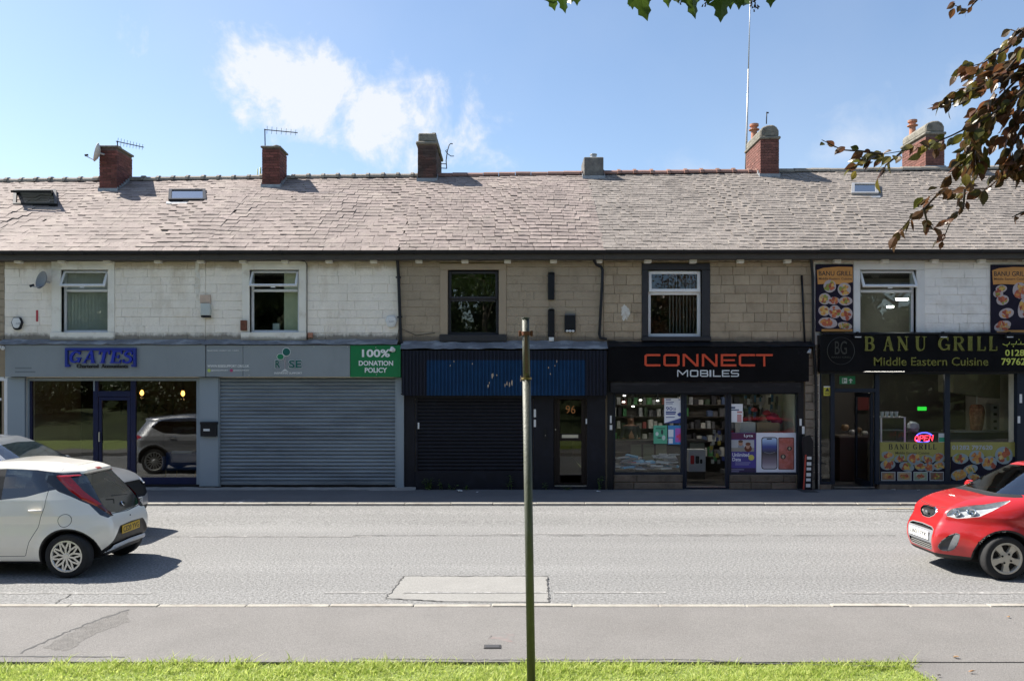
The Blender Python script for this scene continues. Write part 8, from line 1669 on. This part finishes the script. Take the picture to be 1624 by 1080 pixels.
# boughs and foliage that carry those sprays, outside the picture
hub = Vector((6.2, 6.1, 5.7)); MB().tube([(9.2, 2.2, 5.6), (7.8, 4.4, 6.2), hub], [.12, .09, .06], 8).build('limb', m_bark, be, smooth=True)
for (pl, n, sc_, ll) in tw:
    if pl[0][0] >= 1640: e = Vector(pt(*pl[0], 6.5)); MB().tube([hub, hub.lerp(e, .5) + Vector((0, .1, .12)), e], [.014, .011, .008], 6).build('limb', m_twig, be)
crown('crown', m_beech, (6.2, 6.2, 5.3), (1.7, 1.1, 1.5), 5200, .10, 16, be, vis, 14)
crown('crown', m_syc, (1.5, 6.1, 6.75), (2.3, 1.5, .85), 1500, .17, 17, sy, vis, 16)
# trees and bushes across the road, behind the photographer (seen in the shop windows)
tag(MB().add([(-60, 2, .085), (60, 2, .085), (60, -40, 5.2), (-60, -40, 5.2)], [(0, 1, 2, 3)]).build('hillside', m_turf), kind='structure')
for i, (x, y, h_, rx, lb_) in enumerate(((-16, -12, 9, 4.2, 'broad dark tree far to the left behind the photographer'), (-8.5, -9, 8, 3.6, 'dark tree on the bank left behind the photographer'), (-2, -15, 10, 4.5, 'tall dark tree straight behind the photographer'), (7, -13, 9, 4.2, 'dark tree on the bank right behind the photographer'), (15, -10, 9, 4.5, 'broad dark tree far to the right behind the photographer'), (24, -14, 10, 5, 'large dark tree at the right end of the bank'), (-25, -14, 10, 5, 'large dark tree at the left end of the bank'))):
    z = zbank(y); t = thing('bank_tree', lb_, 'tree', (x, y, z), 'trees on the bank'); trunk(t, (x, y, z), (x + .2, y, z + h_ * .6), .26, [(x + rx * .5, y + .5, z + h_ * .75), (x - rx * .5, y - .5, z + h_ * .7)], 20 + i); crown('crown', m_dkleaf, (x, y, z + h_ * .58), (rx, rx * .9, h_ * .46), 9000, .26, 30 + i, t)
for i, (x, y, rx, h_) in enumerate(((-11, -3.5, 2.6, 2.2), (-5.5, -5, 3.2, 2.6), (4.5, -5.5, 3.4, 2.6), (11.5, -4.5, 3.4, 2.4), (-17, -5, 3.4, 2.6), (18.5, -5.5, 3.4, 2.6), (-25, -3.5, 3.6, 2.6), (-33, -6, 4.2, 3.2), (-43, -8, 5, 4), (26, -4, 3.6, 2.6), (34, -7, 4.2, 3.2))):
    z = zbank(y); t = thing('bush', 'rounded dark bush on the bank behind the photographer, %s' % ('second from left', 'third from left', 'third from right', 'second from right', 'sixth from left', 'sixth from right', 'fifth from left end', 'fourth from left end', 'leftmost', 'fourth from right end', 'rightmost')[i], 'bush', (x, y, z), 'bushes on the bank'); MB().tube([(x, y, z - .1), (x, y, z + h_ * .5)], [.08, .04], 7).build('stem', m_bark, t); crown('foliage', m_dkleaf, (x, y, z + h_ * .45), (rx, rx * .7, h_ * .55), 7000, .17, 50 + i, t)

rng = np.random.default_rng(77); nW = 52000; X = rng.uniform(-62, 62, nW); lump = 2.2 * np.sin(X * .55) + 1.6 * np.sin(X * 1.27 + 2) + 1.2 * np.sin(X * 2.9 + 1); Yd_ = rng.uniform(-19, -16, nW) + lump * .3 + (np.abs(X) > 19) * 9; Zt = 7.5 + lump * .7; Zd = zbank(-18) + (Zt - 1.0) * rng.uniform(-.2, 1, nW) - (np.abs(X) > 19) * 1.3
Pw = np.stack([X, Yd_, Zd], 1); a = rng.normal(0, 1, (nW, 3)); a /= np.linalg.norm(a, axis=1)[:, None]; b = np.cross(a, rng.normal(0, 1, (nW, 3))); b /= np.linalg.norm(b, axis=1)[:, None]; sz = .42 * rng.uniform(.6, 1.4, (nW, 1))
V = np.stack([Pw - a * sz, Pw + b * sz * .6, Pw + a * sz, Pw - b * sz * .6], 1).reshape(-1, 3); me = bpy.data.meshes.new('woodland'); i4 = np.arange(nW) * 4; me.from_pydata(V.tolist(), [], np.stack([i4, i4 + 1, i4 + 2, i4 + 3], 1).tolist())
tag(put('woodland', me, None, m_dkleaf), 'dense dark woodland along the bank behind the photographer', 'woodland', kind='stuff')
